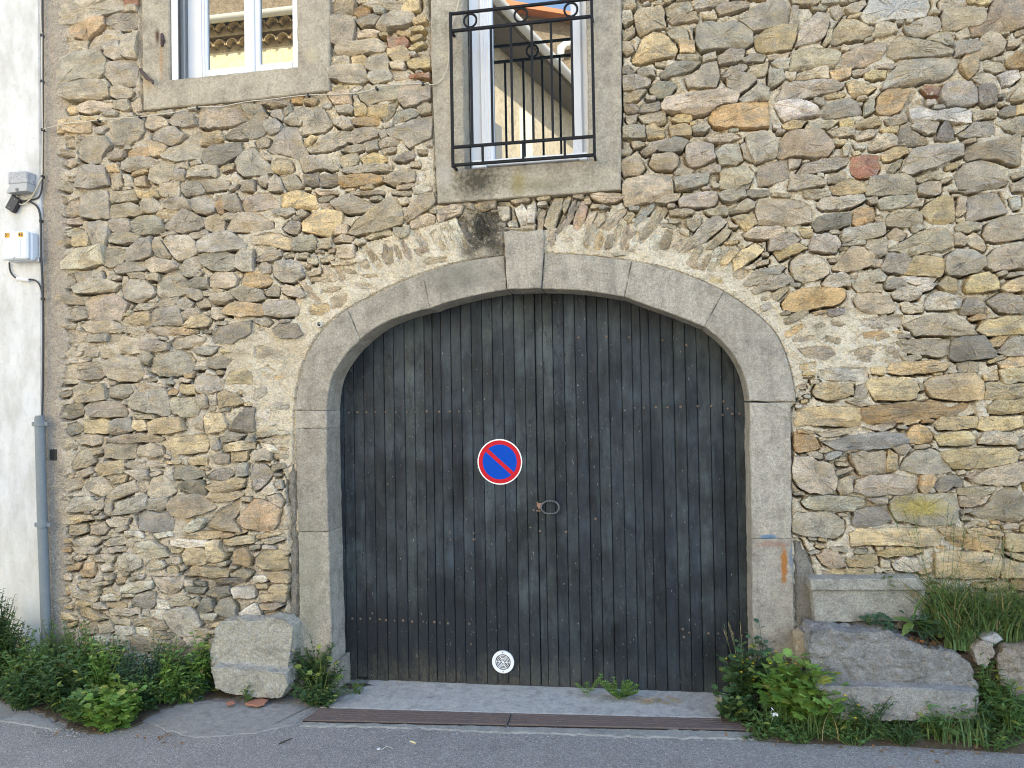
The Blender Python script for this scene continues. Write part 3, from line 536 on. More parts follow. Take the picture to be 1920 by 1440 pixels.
    ' 792 1625 795 1612 785;y 1848 762 1860 752 1890 750 1920 750 1920 770 1885 775 1850 775;y 1488 788 1500 768 1540 762 1590 762 1608 765 1610 795 1590 8'
    '00 1555 798 1515 795 1490 798;t 1530 812 1565 805 1615 800 1630 805 1590 812 1540 818;w 1630 802 1655 792 1680 792 1675 798 1650 808;y 1750 798 1760 7'
    '82 1790 782 1828 782 1825 800 1790 805 1755 805;y 1828 802 1832 782 1890 782 1915 782 1910 798 1890 805 1852 810;y 1690 790 1705 785 1725 785 1715 792'
    ' 1692 795;o 1488 822 1490 812 1510 815 1530 822 1538 838 1515 845 1495 848 1488 840;b 1540 828 1565 825 1605 815 1640 812 1698 812 1702 830 1680 840 1'
    '640 840 1595 842 1565 842;o 1700 810 1710 798 1730 798 1745 815 1745 830 1720 832 1705 830;y 1750 818 1775 810 1810 808 1822 820 1820 830 1790 835 176'
    '0 835;t 1830 825 1840 810 1875 810 1900 815 1900 832 1860 832 1830 830;t 1902 825 1920 815 1920 838 1905 840;g 1672 840 1700 832 1705 840 1695 852 168'
    '0 848;t 1592 850 1615 845 1655 845 1660 860 1662 885 1635 890 1610 888 1595 865;y 1660 865 1665 842 1680 852 1680 875 1670 885 1662 885;g 1685 880 169'
    '5 860 1715 845 1745 840 1760 850 1780 882 1750 888 1710 885;y 1760 848 1790 842 1840 840 1890 838 1900 848 1895 862 1865 870 1815 875 1785 878 1770 86'
    '5;g 1485 895 1488 855 1515 855 1530 865 1555 870 1565 895 1562 920 1540 925 1515 922 1495 910;g 1598 920 1605 900 1635 890 1675 890 1705 895 1710 910 '
    '1705 925 1665 925 1630 928;o 1720 915 1725 890 1745 888 1750 895 1740 915 1730 925;d 1748 910 1760 895 1785 888 1805 900 1802 912 1785 910 1760 925;t '
    '1815 900 1840 880 1875 870 1915 865 1918 895 1900 908 1865 908 1830 905;t 1805 892 1825 882 1835 885 1820 900;t 1792 915 1820 912 1860 912 1855 922 18'
    '15 928 1792 925;g 1502 940 1515 930 1545 928 1590 930 1615 935 1630 942 1605 948 1600 958 1570 958 1535 955 1510 950;t 1625 935 1660 932 1660 942 1645'
    ' 945;l 1665 940 1675 930 1700 928 1730 925 1760 925 1785 922 1788 960 1785 978 1750 982 1710 980 1680 975 1670 958;t 1795 930 1830 928 1852 928 1840 9'
    '42 1815 950 1798 948;k 1815 960 1840 950 1855 935 1865 920 1885 912 1900 915 1920 935 1920 970 1900 978 1865 972 1830 968;d 1595 980 1600 958 1625 950'
    ' 1650 950 1670 975 1650 982 1620 988 1600 988;g 1485 970 1490 960 1525 960 1565 965 1580 975 1580 995 1565 1008 1530 1002 1500 1000 1485 995;y 1592 10'
    '00 1605 990 1640 990 1690 988 1745 990 1758 1002 1755 1022 1720 1022 1670 1018 1630 1018 1595 1022;y 1755 990 1780 985 1805 992 1805 1000 1765 1000;y '
    '1808 990 1840 988 1870 995 1875 1002 1850 1002 1815 998;o 1760 1008 1790 1002 1840 1002 1870 1012 1865 1025 1830 1030 1790 1025;y 1882 1000 1920 998 1'
    '920 1032 1890 1032 1882 1025;k 1530 1040 1545 1028 1565 1030 1575 1045 1585 1058 1560 1065 1540 1055;y 1585 1050 1605 1038 1640 1038 1645 1055 1620 10'
    '62 1590 1060;y 1635 1038 1660 1028 1705 1025 1730 1030 1700 1040 1660 1042;y 1750 1035 1775 1030 1835 1032 1868 1038 1865 1080 1750 1080;y 1870 1045 1'
    '900 1052 1920 1055 1920 1080 1872 1080;y 1880 1035 1920 1038 1920 1050 1900 1045;w 1670 1055 1690 1042 1720 1045 1725 1065 1700 1070 1675 1065;t 1650 '
    '1045 1665 1050 1665 1060 1650 1062;t 1555 1025 1580 1025 1585 1032 1560 1032;t 1570 900 1595 890 1595 920 1575 930 1568 915;y 1550 1068 1590 1065 1635'
    ' 1065 1635 1075 1565 1078;t 1655 1070 1670 1068 1675 1072 1665 1078;o 220 1085 240 1082 240 1090 225 1092;t 290 1080 345 1080 345 1100 325 1112 305 11'
    '05;w 230 1100 250 1090 290 1088 290 1100 260 1108 232 1108;t 150 1092 175 1088 190 1100 185 1108 155 1102;t 138 1112 160 1108 190 1118 185 1125 155 11'
    '22;y 175 1108 190 1105 190 1112 178 1112;w 192 1118 210 1112 228 1118 225 1125 200 1125;y 150 1125 165 1122 180 1130 165 1135 150 1130;t 172 1130 195 '
    '1128 205 1138 190 1140;y 202 1128 240 1125 242 1135 225 1138 205 1135;y 150 1142 165 1135 190 1148 208 1158 185 1160 155 1152;t 210 1142 235 1138 265 '
    '1138 265 1148 235 1150 212 1150;g 252 1128 260 1115 280 1108 295 1110 292 1135 275 1140 255 1135;w 298 1122 320 1125 322 1138 300 1140;t 322 1122 350 '
    '1115 360 1120 355 1132 325 1135;d 350 1098 390 1100 385 1110 355 1108;d 388 1112 405 1100 430 1098 438 1112 415 1118 395 1115;d 375 1140 385 1120 400 '
    '1122 402 1142 385 1148;d 405 1140 420 1122 435 1118 445 1135 448 1158 420 1158 408 1150;w 438 1102 475 1098 480 1102 480 1118 445 1118;t 360 1125 375 '
    '1118 380 1128 365 1138 355 1132;w 315 1145 335 1138 360 1135 375 1150 380 1170 370 1190 345 1192 325 1180 320 1160;w 452 1148 465 1138 480 1130 488 11'
    '38 492 1150 480 1155 455 1158;t 215 1160 250 1158 250 1170 220 1168;t 250 1158 280 1155 298 1162 290 1172 255 1170;t 295 1165 315 1160 320 1175 305 11'
    '78 295 1175;w 288 1142 315 1142 315 1158 290 1152;w 272 1142 285 1140 285 1152 272 1150;w 222 1172 255 1172 255 1185 230 1188;w 255 1175 285 1175 280 '
    '1190 258 1185;t 285 1190 295 1178 325 1185 332 1190 315 1195 290 1195;w 215 1212 218 1190 240 1190 248 1198 245 1218 225 1215;w 180 1192 200 1190 210 '
    '1185 212 1210 205 1222 188 1225 182 1210;t 250 1205 255 1192 300 1195 328 1200 320 1218 285 1218 250 1215;t 320 1220 330 1200 340 1190 350 1205 340 12'
    '22 330 1225;t 345 1220 360 1198 385 1195 390 1215 370 1222;t 375 1175 395 1180 392 1195 375 1190;w 245 1225 280 1222 275 1230 250 1232;t 200 1230 235 '
    '1225 250 1238 210 1240;w 380 1148 410 1150 405 1160 380 1158;t 150 1175 185 1165 185 1185 155 1188;t 185 1168 215 1168 220 1180 190 1185;w 480 1080 50'
    '5 1080 502 1088 482 1090;y 508 1105 515 1095 535 1092 545 1098 542 1108 518 1110;y 492 1115 510 1112 540 1112 538 1125 495 1125;t 492 1132 525 1128 53'
    '5 1132 520 1140 495 1140;o 500 1150 520 1145 535 1150 532 1158 500 1158')
# ------------------------------------------------------------------ the house front: lines read off the photo
Y_ARCH, D_DOOR, Y_SUR = -0.032, 0.17, -0.05
IN_ARCH = [(612,770),(614,740),(620,708),(635,682),(655,655),(675,636),(705,612),(742,595),(780,584),(807,576),(855,562),(905,550),(950,543),(983,541),(1016,541),(1060,542),(1110,546),(1171,556),(1210,571),(1260,588),(1321,612),(1358,642),(1383,675),(1399,712),(1405,753)]
OUT_ARCH = [(553,770),(556,735),(562,702),(573,670),(589,640),(610,612),(632,594),(651,580),(700,553),(745,531),(793,512),(850,494),(900,485),(946,480),(983,477),(1020,474),(1085,477),(1140,483),(1185,489),(1250,502),(1310,523),(1357,546),(1397,572),(1438,604),(1460,634),(1475,668),(1487,715),(1492,753)]
def resample(P, n=60):
    P = np.array(P, float)
    for _ in range(2):
        Q = [P[0]]
        for i in range(len(P) - 1):
            Q += [P[i] * .75 + P[i+1] * .25, P[i] * .25 + P[i+1] * .75]
        P = np.array(Q + [P[-1]])
    s = np.r_[0, np.cumsum(np.hypot(*np.diff(P, axis=0).T))]
    u = np.linspace(0, s[-1], n)
    return np.c_[np.interp(u, s, P[:, 0]), np.interp(u, s, P[:, 1])]
INS, OUTS = resample(IN_ARCH, 400), resample(OUT_ARCH, 400)
def near(P, p): return int(np.argmin(np.hypot(P[:, 0] - p[0], P[:, 1] - p[1])))
SUR_L = [(265,-160),(266,90),(268,206),(440,190),(617,170),(618,60),(617,-160)]
SUR_B = [(806,-160),(808,100),(814,250),(820,381),(1000,368),(1164,355),(1165,180),(1165,-160)]
OPEN_L = [(317,-160),(320,151),(558,124),(557,-160)]
OPEN_B = [(866,-160),(876,322),(1103,293),(1101,-160)]

# ------------------------------------------------------------------ raster of the wall, 2 photo pixels a cell
X0, X1, Y0, Y1, STEP = 70, 2210, -170, 1420, 2
GW, GH = (X1 - X0) // STEP, (Y1 - Y0) // STEP
def inpoly(poly, xs, ys):
    poly = np.asarray(poly, float); r = np.zeros(xs.shape, bool)
    x0, y0 = poly[-1]
    for x1, y1 in poly:
        c = (y0 > ys) != (y1 > ys)
        with np.errstate(divide='ignore', invalid='ignore'):
            r ^= c & (xs < (x1 - x0) * (ys - y0) / (y1 - y0 + 1e-12) + x0)
        x0, y0 = x1, y1
    return r
def cells(poly):
    p = np.asarray(poly, float)
    i0 = max(int((p[:, 0].min() - X0) / STEP), 0); i1 = min(int((p[:, 0].max() - X0) / STEP) + 2, GW)
    j0 = max(int((p[:, 1].min() - Y0) / STEP), 0); j1 = min(int((p[:, 1].max() - Y0) / STEP) + 2, GH)
    if i1 <= i0 or j1 <= j0: return slice(0, 0), slice(0, 0), np.zeros((0, 0), bool)
    ys, xs = np.mgrid[j0:j1, i0:i1]
    return slice(j0, j1), slice(i0, i1), inpoly(p, xs * STEP + X0 + 1, ys * STEP + Y0 + 1)
occ = np.zeros((GH, GW), bool)
fixed = np.zeros((GH, GW), bool)
def mark(a, poly):
    sj, si, m = cells(poly); a[sj, si] |= m
DOOR_OUT = [(553,1420),(553,770)] + [tuple(p) for p in OUTS] + [(1484,760),(1484,1005),(1500,1010),(1528,1075),(1528,1420)]
FLANK_L = [(541,1420),(548,1010),(540,880),(556,860),(556,1420)]
for poly in (DOOR_OUT, SUR_L, SUR_B, [(945,492),(945,433),(1021,431),(1021,492)], FLANK_L):
    mark(fixed, poly)
occ |= fixed
FLUSH = [[(565,560),(640,500),(700,460),(830,425),(940,400),(945,480),(793,515),(651,583),(590,642),(560,705),(550,770),(548,900),(510,800),(470,820),(520,700),(560,640)],
         [(1020,440),(1120,420),(1240,415),(1330,470),(1420,520),(1470,600),(1620,585),(1690,630),(1690,690),(1500,700),(1480,760),(1440,606),(1357,548),(1180,490),(1020,475)],
         [(430,650),(470,610),(560,640),(548,760),(500,770),(440,720)]]
flush = np.zeros((GH, GW), bool)
for f in FLUSH: mark(flush, f)

def parse():
    out = []
    for s in STONES.split(';'):
        t = s.split()
        out.append((t[0], np.array(list(map(float, t[1:]))).reshape(-1, 2)))
    return out
TRACED = parse()
PAL = {'g': (.47,.41,.315), 'd': (.29,.26,.21), 't': (.53,.445,.32), 'y': (.61,.49,.29), 'o': (.54,.375,.20), 'w': (.68,.63,.53),
       'r': (.42,.20,.125), 'b': (.35,.345,.31), 'k': (.44,.36,.25), 'p': (.54,.38,.28), 'l': (.49,.42,.29)}
MEAN = np.array((.455,.40,.315)); PAL = {k: tuple(np.array(v) * .92 + MEAN * .08) for k, v in PAL.items()}
LAYER = {'y': 1.0, 'o': 0.9, 'w': .5, 't': .45, 'g': .25, 'b': .4, 'k': .35, 'd': .2, 'p': .3, 'r': .1, 'l': .2}
for k, p in TRACED:
    sj, si, m = cells(p); occ[sj, si] |= m

# thin stones standing on end over the arch
def fan():
    R2 = np.random.default_rng(77); out = []
    for _ in range(1400):
        i = int(R2.integers(30, 372)); p0 = OUTS[i]; tg = OUTS[min(i + 5, 399)] - OUTS[max(i - 5, 0)]; tg = tg / np.hypot(*tg)
        nr = np.array([tg[1], -tg[0]]); crown = abs(p0[0] - 985) / 430
        if R2.random() < crown * (.75 if p0[0] > 985 else 1.15) + (0 if p0[0] > 985 else .25): continue
        L, w_ = R2.uniform(30, 58), R2.uniform(10, 19)
        cpos = p0 + nr * (R2.uniform(10, 42) + L / 2)
        a = math.atan2(nr[1], nr[0]) + R2.normal(0, .10) + (.12 if p0[0] > 985 else -.12)
        d = np.array([math.cos(a), math.sin(a)]); e = np.array([-d[1], d[0]])
        P = np.array([cpos + d * L / 2 * u * R2.uniform(.85, 1.1) + e * w_ / 2 * v * R2.uniform(.7, 1.15) for u, v in ((-1, -.7), (-.2, -1), (.6, -1), (1, -.5), (1, .7), (.3, 1), (-.6, 1), (-1, .6))])
        sj, si, m = cells(P)
        if m.size == 0 or (occ[sj, si] & m).sum() > .04 * m.sum(): continue
        occ[sj, si] |= m
        kk = 'd' if 850 < cpos[0] < 945 and cpos[1] > 370 else R2.choice(list('ttggywok'))
        out.append((str(kk), P))
    return out
FAN = fan()
TRACED = TRACED + FAN
# small stones packed into what is left, and all over the part of the wall beyond the photo's edge
R = np.random.default_rng(11)
def dil(a, n=1):
    for _ in range(n):
        b = a.copy(); b[1:] |= a[:-1]; b[:-1] |= a[1:]; b[:, 1:] |= a[:, :-1]; b[:, :-1] |= a[:, 1:]; a = b
    return a
cent = np.array([p.mean(0) for k, p in TRACED]); kinds = [k for k, p in TRACED]
FILL = []
occd = dil(occ, 2)
def try_fill(w, h, n, xr, yr, flush_p):
    for _ in range(n):
        cx, cy = R.uniform(*xr), R.uniform(*yr)
        i, j = int((cx - X0) / STEP), int((cy - Y0) / STEP)
        if not (0 <= i < GW and 0 <= j < GH) or occd[j, i]: continue
        if flush[j, i] and R.random() > flush_p: continue
        ww, hh = w * R.uniform(.75, 1.3) / 2, h * R.uniform(.75, 1.3) / 2
        k = R.integers(5, 8)
        a = np.sort((np.arange(k) + R.uniform(-.3, .3, k)) * 2 * math.pi / k)
        e = np.c_[np.sign(np.cos(a)) * np.abs(np.cos(a)) ** .4 * ww, np.sign(np.sin(a)) * np.abs(np.sin(a)) ** .5 * hh] * R.uniform(.82, 1.1, (k, 1))
        t = R.normal(0, .16) - .06
        p = np.c_[e[:, 0] * math.cos(t) - e[:, 1] * math.sin(t) + cx, e[:, 0] * math.sin(t) + e[:, 1] * math.cos(t) + cy]
        sj, si, m = cells(p)
        if m.size == 0 or (occd[sj, si] & m).any() or m.sum() < 3: continue
        occ[sj, si] |= m
        occd[sj, si] |= m
        s2j = slice(max(sj.start - 1, 0), sj.stop + 1); s2i = slice(max(si.start - 1, 0), si.stop + 1)
        occd[s2j, s2i] |= dil(occ[s2j, s2i], 1)
        d = np.hypot(*(cent - (cx, cy)).T); near_k = kinds[np.argsort(d)[R.integers(0, 5)]]
        kk = near_k if R.random() < .75 else R.choice(list('gtyw'))
        if kk in 'rlp': kk = 't'
        FILL.append((kk, p))
for w, h, n in ((105, 46, 900), (80, 36, 1200), (55, 28, 1800), (36, 20, 2600)):
    try_fill(w, h, n, (1925, X1), (Y0, 1330), .3)
    try_fill(w, h, n // 2, (110, X1), (Y0, -4), .3)
for w, h, n in ((46, 20, 2500), (34, 14, 4000), (26, 11, 6000)):
    try_fill(w, h, n, (118, 1925), (-10, 1330), .10)
occd = dil(occ, 1)
for w, h, n in ((50, 10, 5000), (36, 9, 7000), (26, 7.5, 8000), (17, 6.5, 8000)):
    try_fill(w, h, n, (124, 1925), (-10, 1330), .05)

# ------------------------------------------------------------------ one stone
def offset_in(P, d):
    n = len(P); Q = []
    for i in range(n):
        a, b, c = P[i - 1], P[i], P[(i + 1) % n]
        e1, e2 = b - a, c - b
        n1 = np.array([-e1[1], e1[0]]) / max(np.hypot(*e1), 1e-6); n2 = np.array([-e2[1], e2[0]]) / max(np.hypot(*e2), 1e-6)
        s = n1 + n2; L = np.hypot(*s)
        s = s / max(L, 1e-6)
        Q.append(b + s * d / max(s @ n1, .45))
    return np.array(Q)
def stone_geo(p, face, rng, tilt=.10, grow=1.0):
    """front of a broken stone: ragged outline, chipped edges, split face; p in photo pixels on the wall plane"""
    p = np.asarray(p, float)
    area = 0.5 * np.sum(p[:, 0] * np.roll(p[:, 1], -1) - np.roll(p[:, 0], -1) * p[:, 1])
    if area < 0: p = p[::-1]
    p = offset_in(p, -grow)
    n = len(p)
    q = []
    for i in range(n):                                   # blunt the corners a little
        a, b, c = p[i - 1], p[i], p[(i + 1) % n]
        for o in (a, c):
            d = o - b; L = np.hypot(*d)
            q.append(b + d * min(.12, 1.4 / max(L, 1e-3)) * rng.uniform(.2, 1.2))
    out = []
    for i in range(len(q)):
        a, b = q[i], q[(i + 1) % len(q)]
        d = b - a; L = np.hypot(*d)
        k = max(1, int(round(L / 6.0)))
        nn = np.array([-d[1], d[0]]) / max(L, 1e-3)
        w = np.cumsum(rng.normal(0, .95, k + 1)); w = w - np.linspace(w[0], w[-1], k + 1)
        for s in range(k):
            out.append(a + d * s / k + nn * w[s])
    P = np.array(out); m = len(P)
    X = W(P[:, 0], P[:, 1], 0.0)[:, [0, 2]]
    c = X.mean(0)
    Rm = np.hypot(*(X - c).T).mean()
    sz = np.ptp(X, 0)
    g = rng.normal(0, tilt, 2) + np.array([0, -.05])
    planes = []
    for _ in range(rng.integers(1, 4)):
        a = rng.uniform(0, 2 * math.pi); nrm = np.array([math.cos(a), math.sin(a)])
        ext = np.max((X - c) @ nrm)
        planes.append((nrm, ext * rng.uniform(.35, .9), rng.uniform(.15, .6)))
    if rng.random() < .8:                                # broken underside and weathered top
        nrm = np.array([rng.normal(0, .25), -1.0]); nrm /= np.hypot(*nrm); ext = np.max((X - c) @ nrm)
        planes.append((nrm, max(ext * rng.uniform(.45, .9), ext - .022), rng.uniform(.6, 1.8)))
    if rng.random() < .6:
        nrm = np.array([rng.normal(0, .25), 1.0]); nrm /= np.hypot(*nrm); ext = np.max((X - c) @ nrm)
        planes.append((nrm, ext * rng.uniform(.3, .8), rng.uniform(.2, .7)))
    def h(Q):
        r = (Q - c)
        v = face + r @ g
        for nrm, off, sl in planes:
            v = np.maximum(v, face + (r @ nrm - off) * sl)
        return v
    rings, ys = [], []
    edge = rng.uniform(.001, .006, m)
    rad_ = np.hypot(*(X - c).T)[:, None]
    inset = np.clip(rng.uniform(.001, .004, (m, 1)) / np.maximum(rad_, 1e-3), 0, .3)
    rings.append(X * 1.0); ys.append(np.full(m, .06))
    rings.append(X); ys.append(np.minimum(h(X) + edge, .045))
    r2 = X + (c - X) * inset
    rings.append(r2); ys.append(np.minimum(h(r2), .035))
    for f in (.34, .68):
        r = X + (c - X) * f + rng.normal(0, .0022, X.shape) * min(1, Rm / .05)
        rings.append(r); ys.append(np.minimum(h(r) + rng.normal(0, .0022, m) * min(1, Rm / .05), .03))
    V = np.vstack([np.c_[r[:, 0], y, r[:, 1]] for r, y in zip(rings, ys)] + [np.array([[c[0], h(c[None])[0], c[1]]])])
    F = []
    for k in range(len(rings) - 1):
        for i in range(m):
            j = (i + 1) % m
            F.append((k*m+i, k*m+j, (k+1)*m+j, (k+1)*m+i))
    L0 = (len(rings) - 1) * m
    F += [(L0 + i, L0 + (i + 1) % m, len(rings) * m) for i in range(m)]
    rim = np.r_[np.ones(2 * m), np.full(m, .85), np.full(m, .3), np.zeros(m + 1)]
    return V, F, rim

MAT_STONE, MAT_MORTAR = rubble_mat(), mortar_mat()
house = thing('stone_house', 'old rubble stone house with an arched dark garage door and two white windows above', 'house')

allst = [(k, p, True) for k, p in TRACED] + [(k, p, False) for k, p in FILL]
def visible_area(p):
    a = abs(0.5 * np.sum(p[:, 0] * np.roll(p[:, 1], -1) - np.roll(p[:, 0], -1) * p[:, 1]))
    return a if p[:, 0].mean() < 1915 and p[:, 1].mean() > 2 else 0
order = sorted(range(len(allst)), key=lambda i: -visible_area(allst[i][1]))
singles = set(order[:298])
rest = MB(); rest_rim = []
srng = np.random.default_rng(5)
for i, (k, p, traced) in enumerate(allst):
    c = np.array(PAL[k]) * 1.24 * srng.uniform(.80, 1.16) * (1 + srng.normal(0, .016, 3))
    cx, cy = p.mean(0)
    jj, ii = min(max(int((cy - Y0) / STEP), 0), GH - 1), min(max(int((cx - X0) / STEP), 0), GW - 1)
    area = abs(0.5 * np.sum(p[:, 0] * np.roll(p[:, 1], -1) - np.roll(p[:, 0], -1) * p[:, 1]))
    face = -.020 - srng.uniform(0, .026) - .012 * min(area / 4000, 1)
    if flush[jj, ii]: face = -.014 - srng.uniform(0, .012)
    if cx < 150: face = -.010 - srng.uniform(0, .016)
    V, F, rim = stone_geo(p, face, srng, .085 if area > 3000 else .13, 1.2 if traced else .6)
    col = (*c, LAYER[k])
    if cx < 560 and k in 'yotg': c = c * .97 + (c.mean() - c) * .22
    col = (*c, LAYER[k])
    if i in singles:
        mk('stone', V, F, MAT_STONE, house, True, np.tile(col, (len(V), 1)), 15, rim)
    else:
        rest.add(V, F, col); rest_rim.append(rim)
o = mk('small_stones', rest.v, rest.f, MAT_STONE, house, True, np.array(rest.c), 15, np.concatenate(rest_rim))
tag(o, kind='stuff')

# ------------------------------------------------------------------ mortar between and over the stones
def crossdist(a, n=14):
    d = np.zeros(a.shape); cur = a.copy()
    for _ in range(n):
        d += ~cur; cur = dil(cur, 1)
    return d
D = crossdist(occ)
mr = np.random.default_rng(3)
f1, f2, f3 = fbm(GH, GW, 60, mr, 6), fbm(GH, GW, 14, mr, 4), fbm(GH, GW, 90, mr, 3)
yy, xx = np.mgrid[0:GH, 0:GW]; PXX, PYY = xx * STEP + X0, yy * STEP + Y0
f4 = fbm(GH, GW, 5, mr, 2); t = np.clip(D / 7, 0, 1)
hm = -.012 - .014 * t + (f2 - .5) * .030 + (f1 - .5) * .016 + (f4 - .5) * .016
fl = np.clip(dil(flush, 4).astype(float), 0, 1)
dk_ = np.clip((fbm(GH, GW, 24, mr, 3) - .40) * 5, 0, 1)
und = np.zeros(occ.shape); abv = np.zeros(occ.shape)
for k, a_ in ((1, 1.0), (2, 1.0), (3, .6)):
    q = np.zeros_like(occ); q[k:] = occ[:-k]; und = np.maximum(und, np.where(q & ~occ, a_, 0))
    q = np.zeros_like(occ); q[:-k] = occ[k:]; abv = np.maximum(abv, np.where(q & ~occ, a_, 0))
sd = np.zeros(occ.shape)
for k, a_ in ((1, 1.0), (2, .8)):
    for ax in (-1, 1):
        q = np.roll(occ, k * ax, 1); sd = np.maximum(sd, np.where(q & ~occ, a_, 0))
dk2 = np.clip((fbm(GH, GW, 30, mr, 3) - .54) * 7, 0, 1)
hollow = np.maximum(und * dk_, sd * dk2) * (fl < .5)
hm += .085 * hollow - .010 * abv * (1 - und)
hm += .035 * np.clip((f3 - .58) * 9, 0, 1) * np.clip(1 - D / 8, 0, 1)
hm = np.where(fl > 0, -.020 + (f2 - .5) * .030 + (f1 - .5) * .014 + (f4 - .5) * .014, hm)
edge_x = 127 + 26 * (f1 - .5) * 2 + 14 * (f2 - .5)
pl = np.clip((edge_x - PXX) / 14 + .5, 0, 1)
hm = hm * (1 - pl) + (-.024 + (f1 - .5) * .008 + (f2 - .5) * .004) * pl
hm[occ & (pl < .5)] += .012
cream = np.array((.70, .61, .455)); grey = np.array((.56, .49, .385)); plast = np.array((.40, .35, .29)); mudd = np.array((.50, .41, .28))
wl = np.clip((600 - PXX) / 300, 0, 1)[..., None] * .9
low = (np.clip((PYY - 820) / 260, 0, 1) * np.clip((700 - PXX) / 100, 0, 1))[..., None] * .3
mc = cream * (1 - wl) + grey * wl
mc = mc * (1 - low) + np.array((.54, .44, .33)) * low
mot = np.clip((fbm(GH, GW, 26, mr, 4) - .5) * 4, 0, 1)[..., None] * .55
mc = mc * (1 - mot) + mudd * mot
hc = hollow[..., None] * .9                                         # shade of gaps below and beside stones, painted into the mortar as brown
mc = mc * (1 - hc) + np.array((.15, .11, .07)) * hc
mc = mc * (1 - pl[..., None]) + plast * pl[..., None]
st = np.clip(1.6 - np.hypot((PXX - 906) / 44, (PYY - 432) / 64) + (f2 - .5) * 1.4, 0, 1)[..., None] * .92
mc = mc * (1 - st) + np.array((.055, .05, .038)) * st
st = np.clip(1.2 - np.hypot((PXX - 400) / 60, (PYY - 1110) / 60) + (f2 - .5) * 2, 0, 1)[..., None] * .5
mc = mc * (1 - st) + np.array((.09, .08, .055)) * st
gs = 1
ni, nj = np.arange(0, GW, gs), np.arange(0, GH, gs)
HX, HY = np.meshgrid(ni, nj)
px, py = HX * STEP + X0 + 1.0, HY * STEP + Y0 + 1.0
Vm = W(px, py, 0.0); Vm[..., 1] = hm[HY, HX]
DOOR_MID = [(582,1450),(582,770)] + [tuple((a + b) / 2) for a, b in zip(resample(IN_ARCH, 60), resample(OUT_ARCH, 60))] + [(1446,760),(1446,1450)]
hole = inpoly(DOOR_MID, px, py)
for a, b, y0, y1 in ((292, 588, -400, 160), (838, 1132, -400, 338)):
    hole |= (px > a) & (px < b) & (py > y0) & (py < y1)
hole |= Vm[..., 2] < -.25
h_, w_ = px.shape
idx = np.arange(h_ * w_).reshape(h_, w_)
fq = np.stack([idx[:-1, :-1], idx[1:, :-1], idx[1:, 1:], idx[:-1, 1:]], -1).reshape(-1, 4)
bad = hole.ravel()[fq].any(1)
fq = fq[~bad]
usedv = np.zeros(h_ * w_, bool); usedv[fq.ravel()] = True
remap = np.cumsum(usedv) - 1
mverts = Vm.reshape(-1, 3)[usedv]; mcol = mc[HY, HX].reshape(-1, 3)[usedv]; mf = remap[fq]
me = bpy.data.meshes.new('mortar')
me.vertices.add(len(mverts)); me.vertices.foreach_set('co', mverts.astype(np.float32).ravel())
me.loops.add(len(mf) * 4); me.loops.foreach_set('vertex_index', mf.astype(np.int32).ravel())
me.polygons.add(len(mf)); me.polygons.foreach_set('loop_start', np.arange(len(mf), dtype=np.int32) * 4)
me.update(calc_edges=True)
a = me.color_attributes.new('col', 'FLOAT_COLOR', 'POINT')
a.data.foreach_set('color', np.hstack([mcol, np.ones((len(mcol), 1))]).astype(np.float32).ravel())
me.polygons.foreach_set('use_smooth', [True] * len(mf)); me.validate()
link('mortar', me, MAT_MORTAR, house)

# the body of the house behind its front
XL = float(W(79, 400, -.03)[0]); XR = 6.5
MAT_RENDER = simple('plain render', (.36, .31, .23), .95)
b = MB()
zt = float(W(1000, Y0 + 8, 0)[2])
b.box((XL, .30, -.6), (XR, 6.5, 7.0))                               # behind everything
b.box((XL, -.01, zt), (XR, .297, 7.0))                              # upper storey over the photo's edge
b.box((float(W(X1 - 8, 600, 0)[0]), .004, -.6), (XR, .297, zt - .003))
b.build('house_body', MAT_RENDER, house)
r = MB(); r.add([(XL, -.08, 6.9), (XR, -.08, 6.9), (XR, 3.3, 8.3), (XL, 3.3, 8.3), (XL, 6.9, 6.9), (XR, 6.9, 6.9),
                 (XL, -.08, 6.98), (XR, -.08, 6.98), (XR, 3.3, 8.38), (XL, 3.3, 8.38), (XL, 6.9, 6.98), (XR, 6.9, 6.98)],
                [(0,1,2,3),(3,2,5,4),(6,9,8,7),(9,10,11,8),(0,6,7,1),(4,5,11,10),(0,3,9,6),(3,4,10,9),(1,7,8,2),(2,8,11,5)])
r.build('roof', simple('old roof tile', (.30, .13, .07), .9), house)

# ------------------------------------------------------------------ dressed stones
def prism(Pxz, y0, y1, ch=.006, seg=.03, jit=.0012, rng=None, ring_in=0.0):
    """slab standing in the wall: outline Pxz, face at y0, back at y1, worn arrises"""
    P = np.asarray(Pxz, float)
    if np.sum(P[:, 0] * np.roll(P[:, 1], -1) - np.roll(P[:, 0], -1) * P[:, 1]) < 0: P = P[::-1]
    rng = rng or np.random.default_rng(1)
    Q = []
    for i in range(len(P)):
        a, b = P[i], P[(i + 1) % len(P)]
        k = max(1, int(np.hypot(*(b - a)) / seg))
        for s in range(k): Q.append(a + (b - a) * s / k + (rng.normal(0, jit, 2) if s else 0))
    Q = np.array(Q); m = len(Q)
    I = offset_in(Q, ch)
    chv = ch * rng.uniform(.6, 1.5, m)
    V = np.vstack([np.c_[I[:, 0], np.full(m, y0), I[:, 1]], np.c_[Q[:, 0], y0 + chv, Q[:, 1]], np.c_[Q[:, 0], np.full(m, y1), Q[:, 1]]])
    F = [tuple(range(m))]
    for k in (0, 1):
        for i in range(m):
            j = (i + 1) % m
            F.append((k*m+j, k*m+i, (k+1)*m+i, (k+1)*m+j))
    F.append(tuple(2*m + i for i in range(m))[::-1])
    return V, F
def wxz(P, y): 
    P = np.asarray(P, float); return W(P[:, 0], P[:, 1], y)[:, [0, 2]]

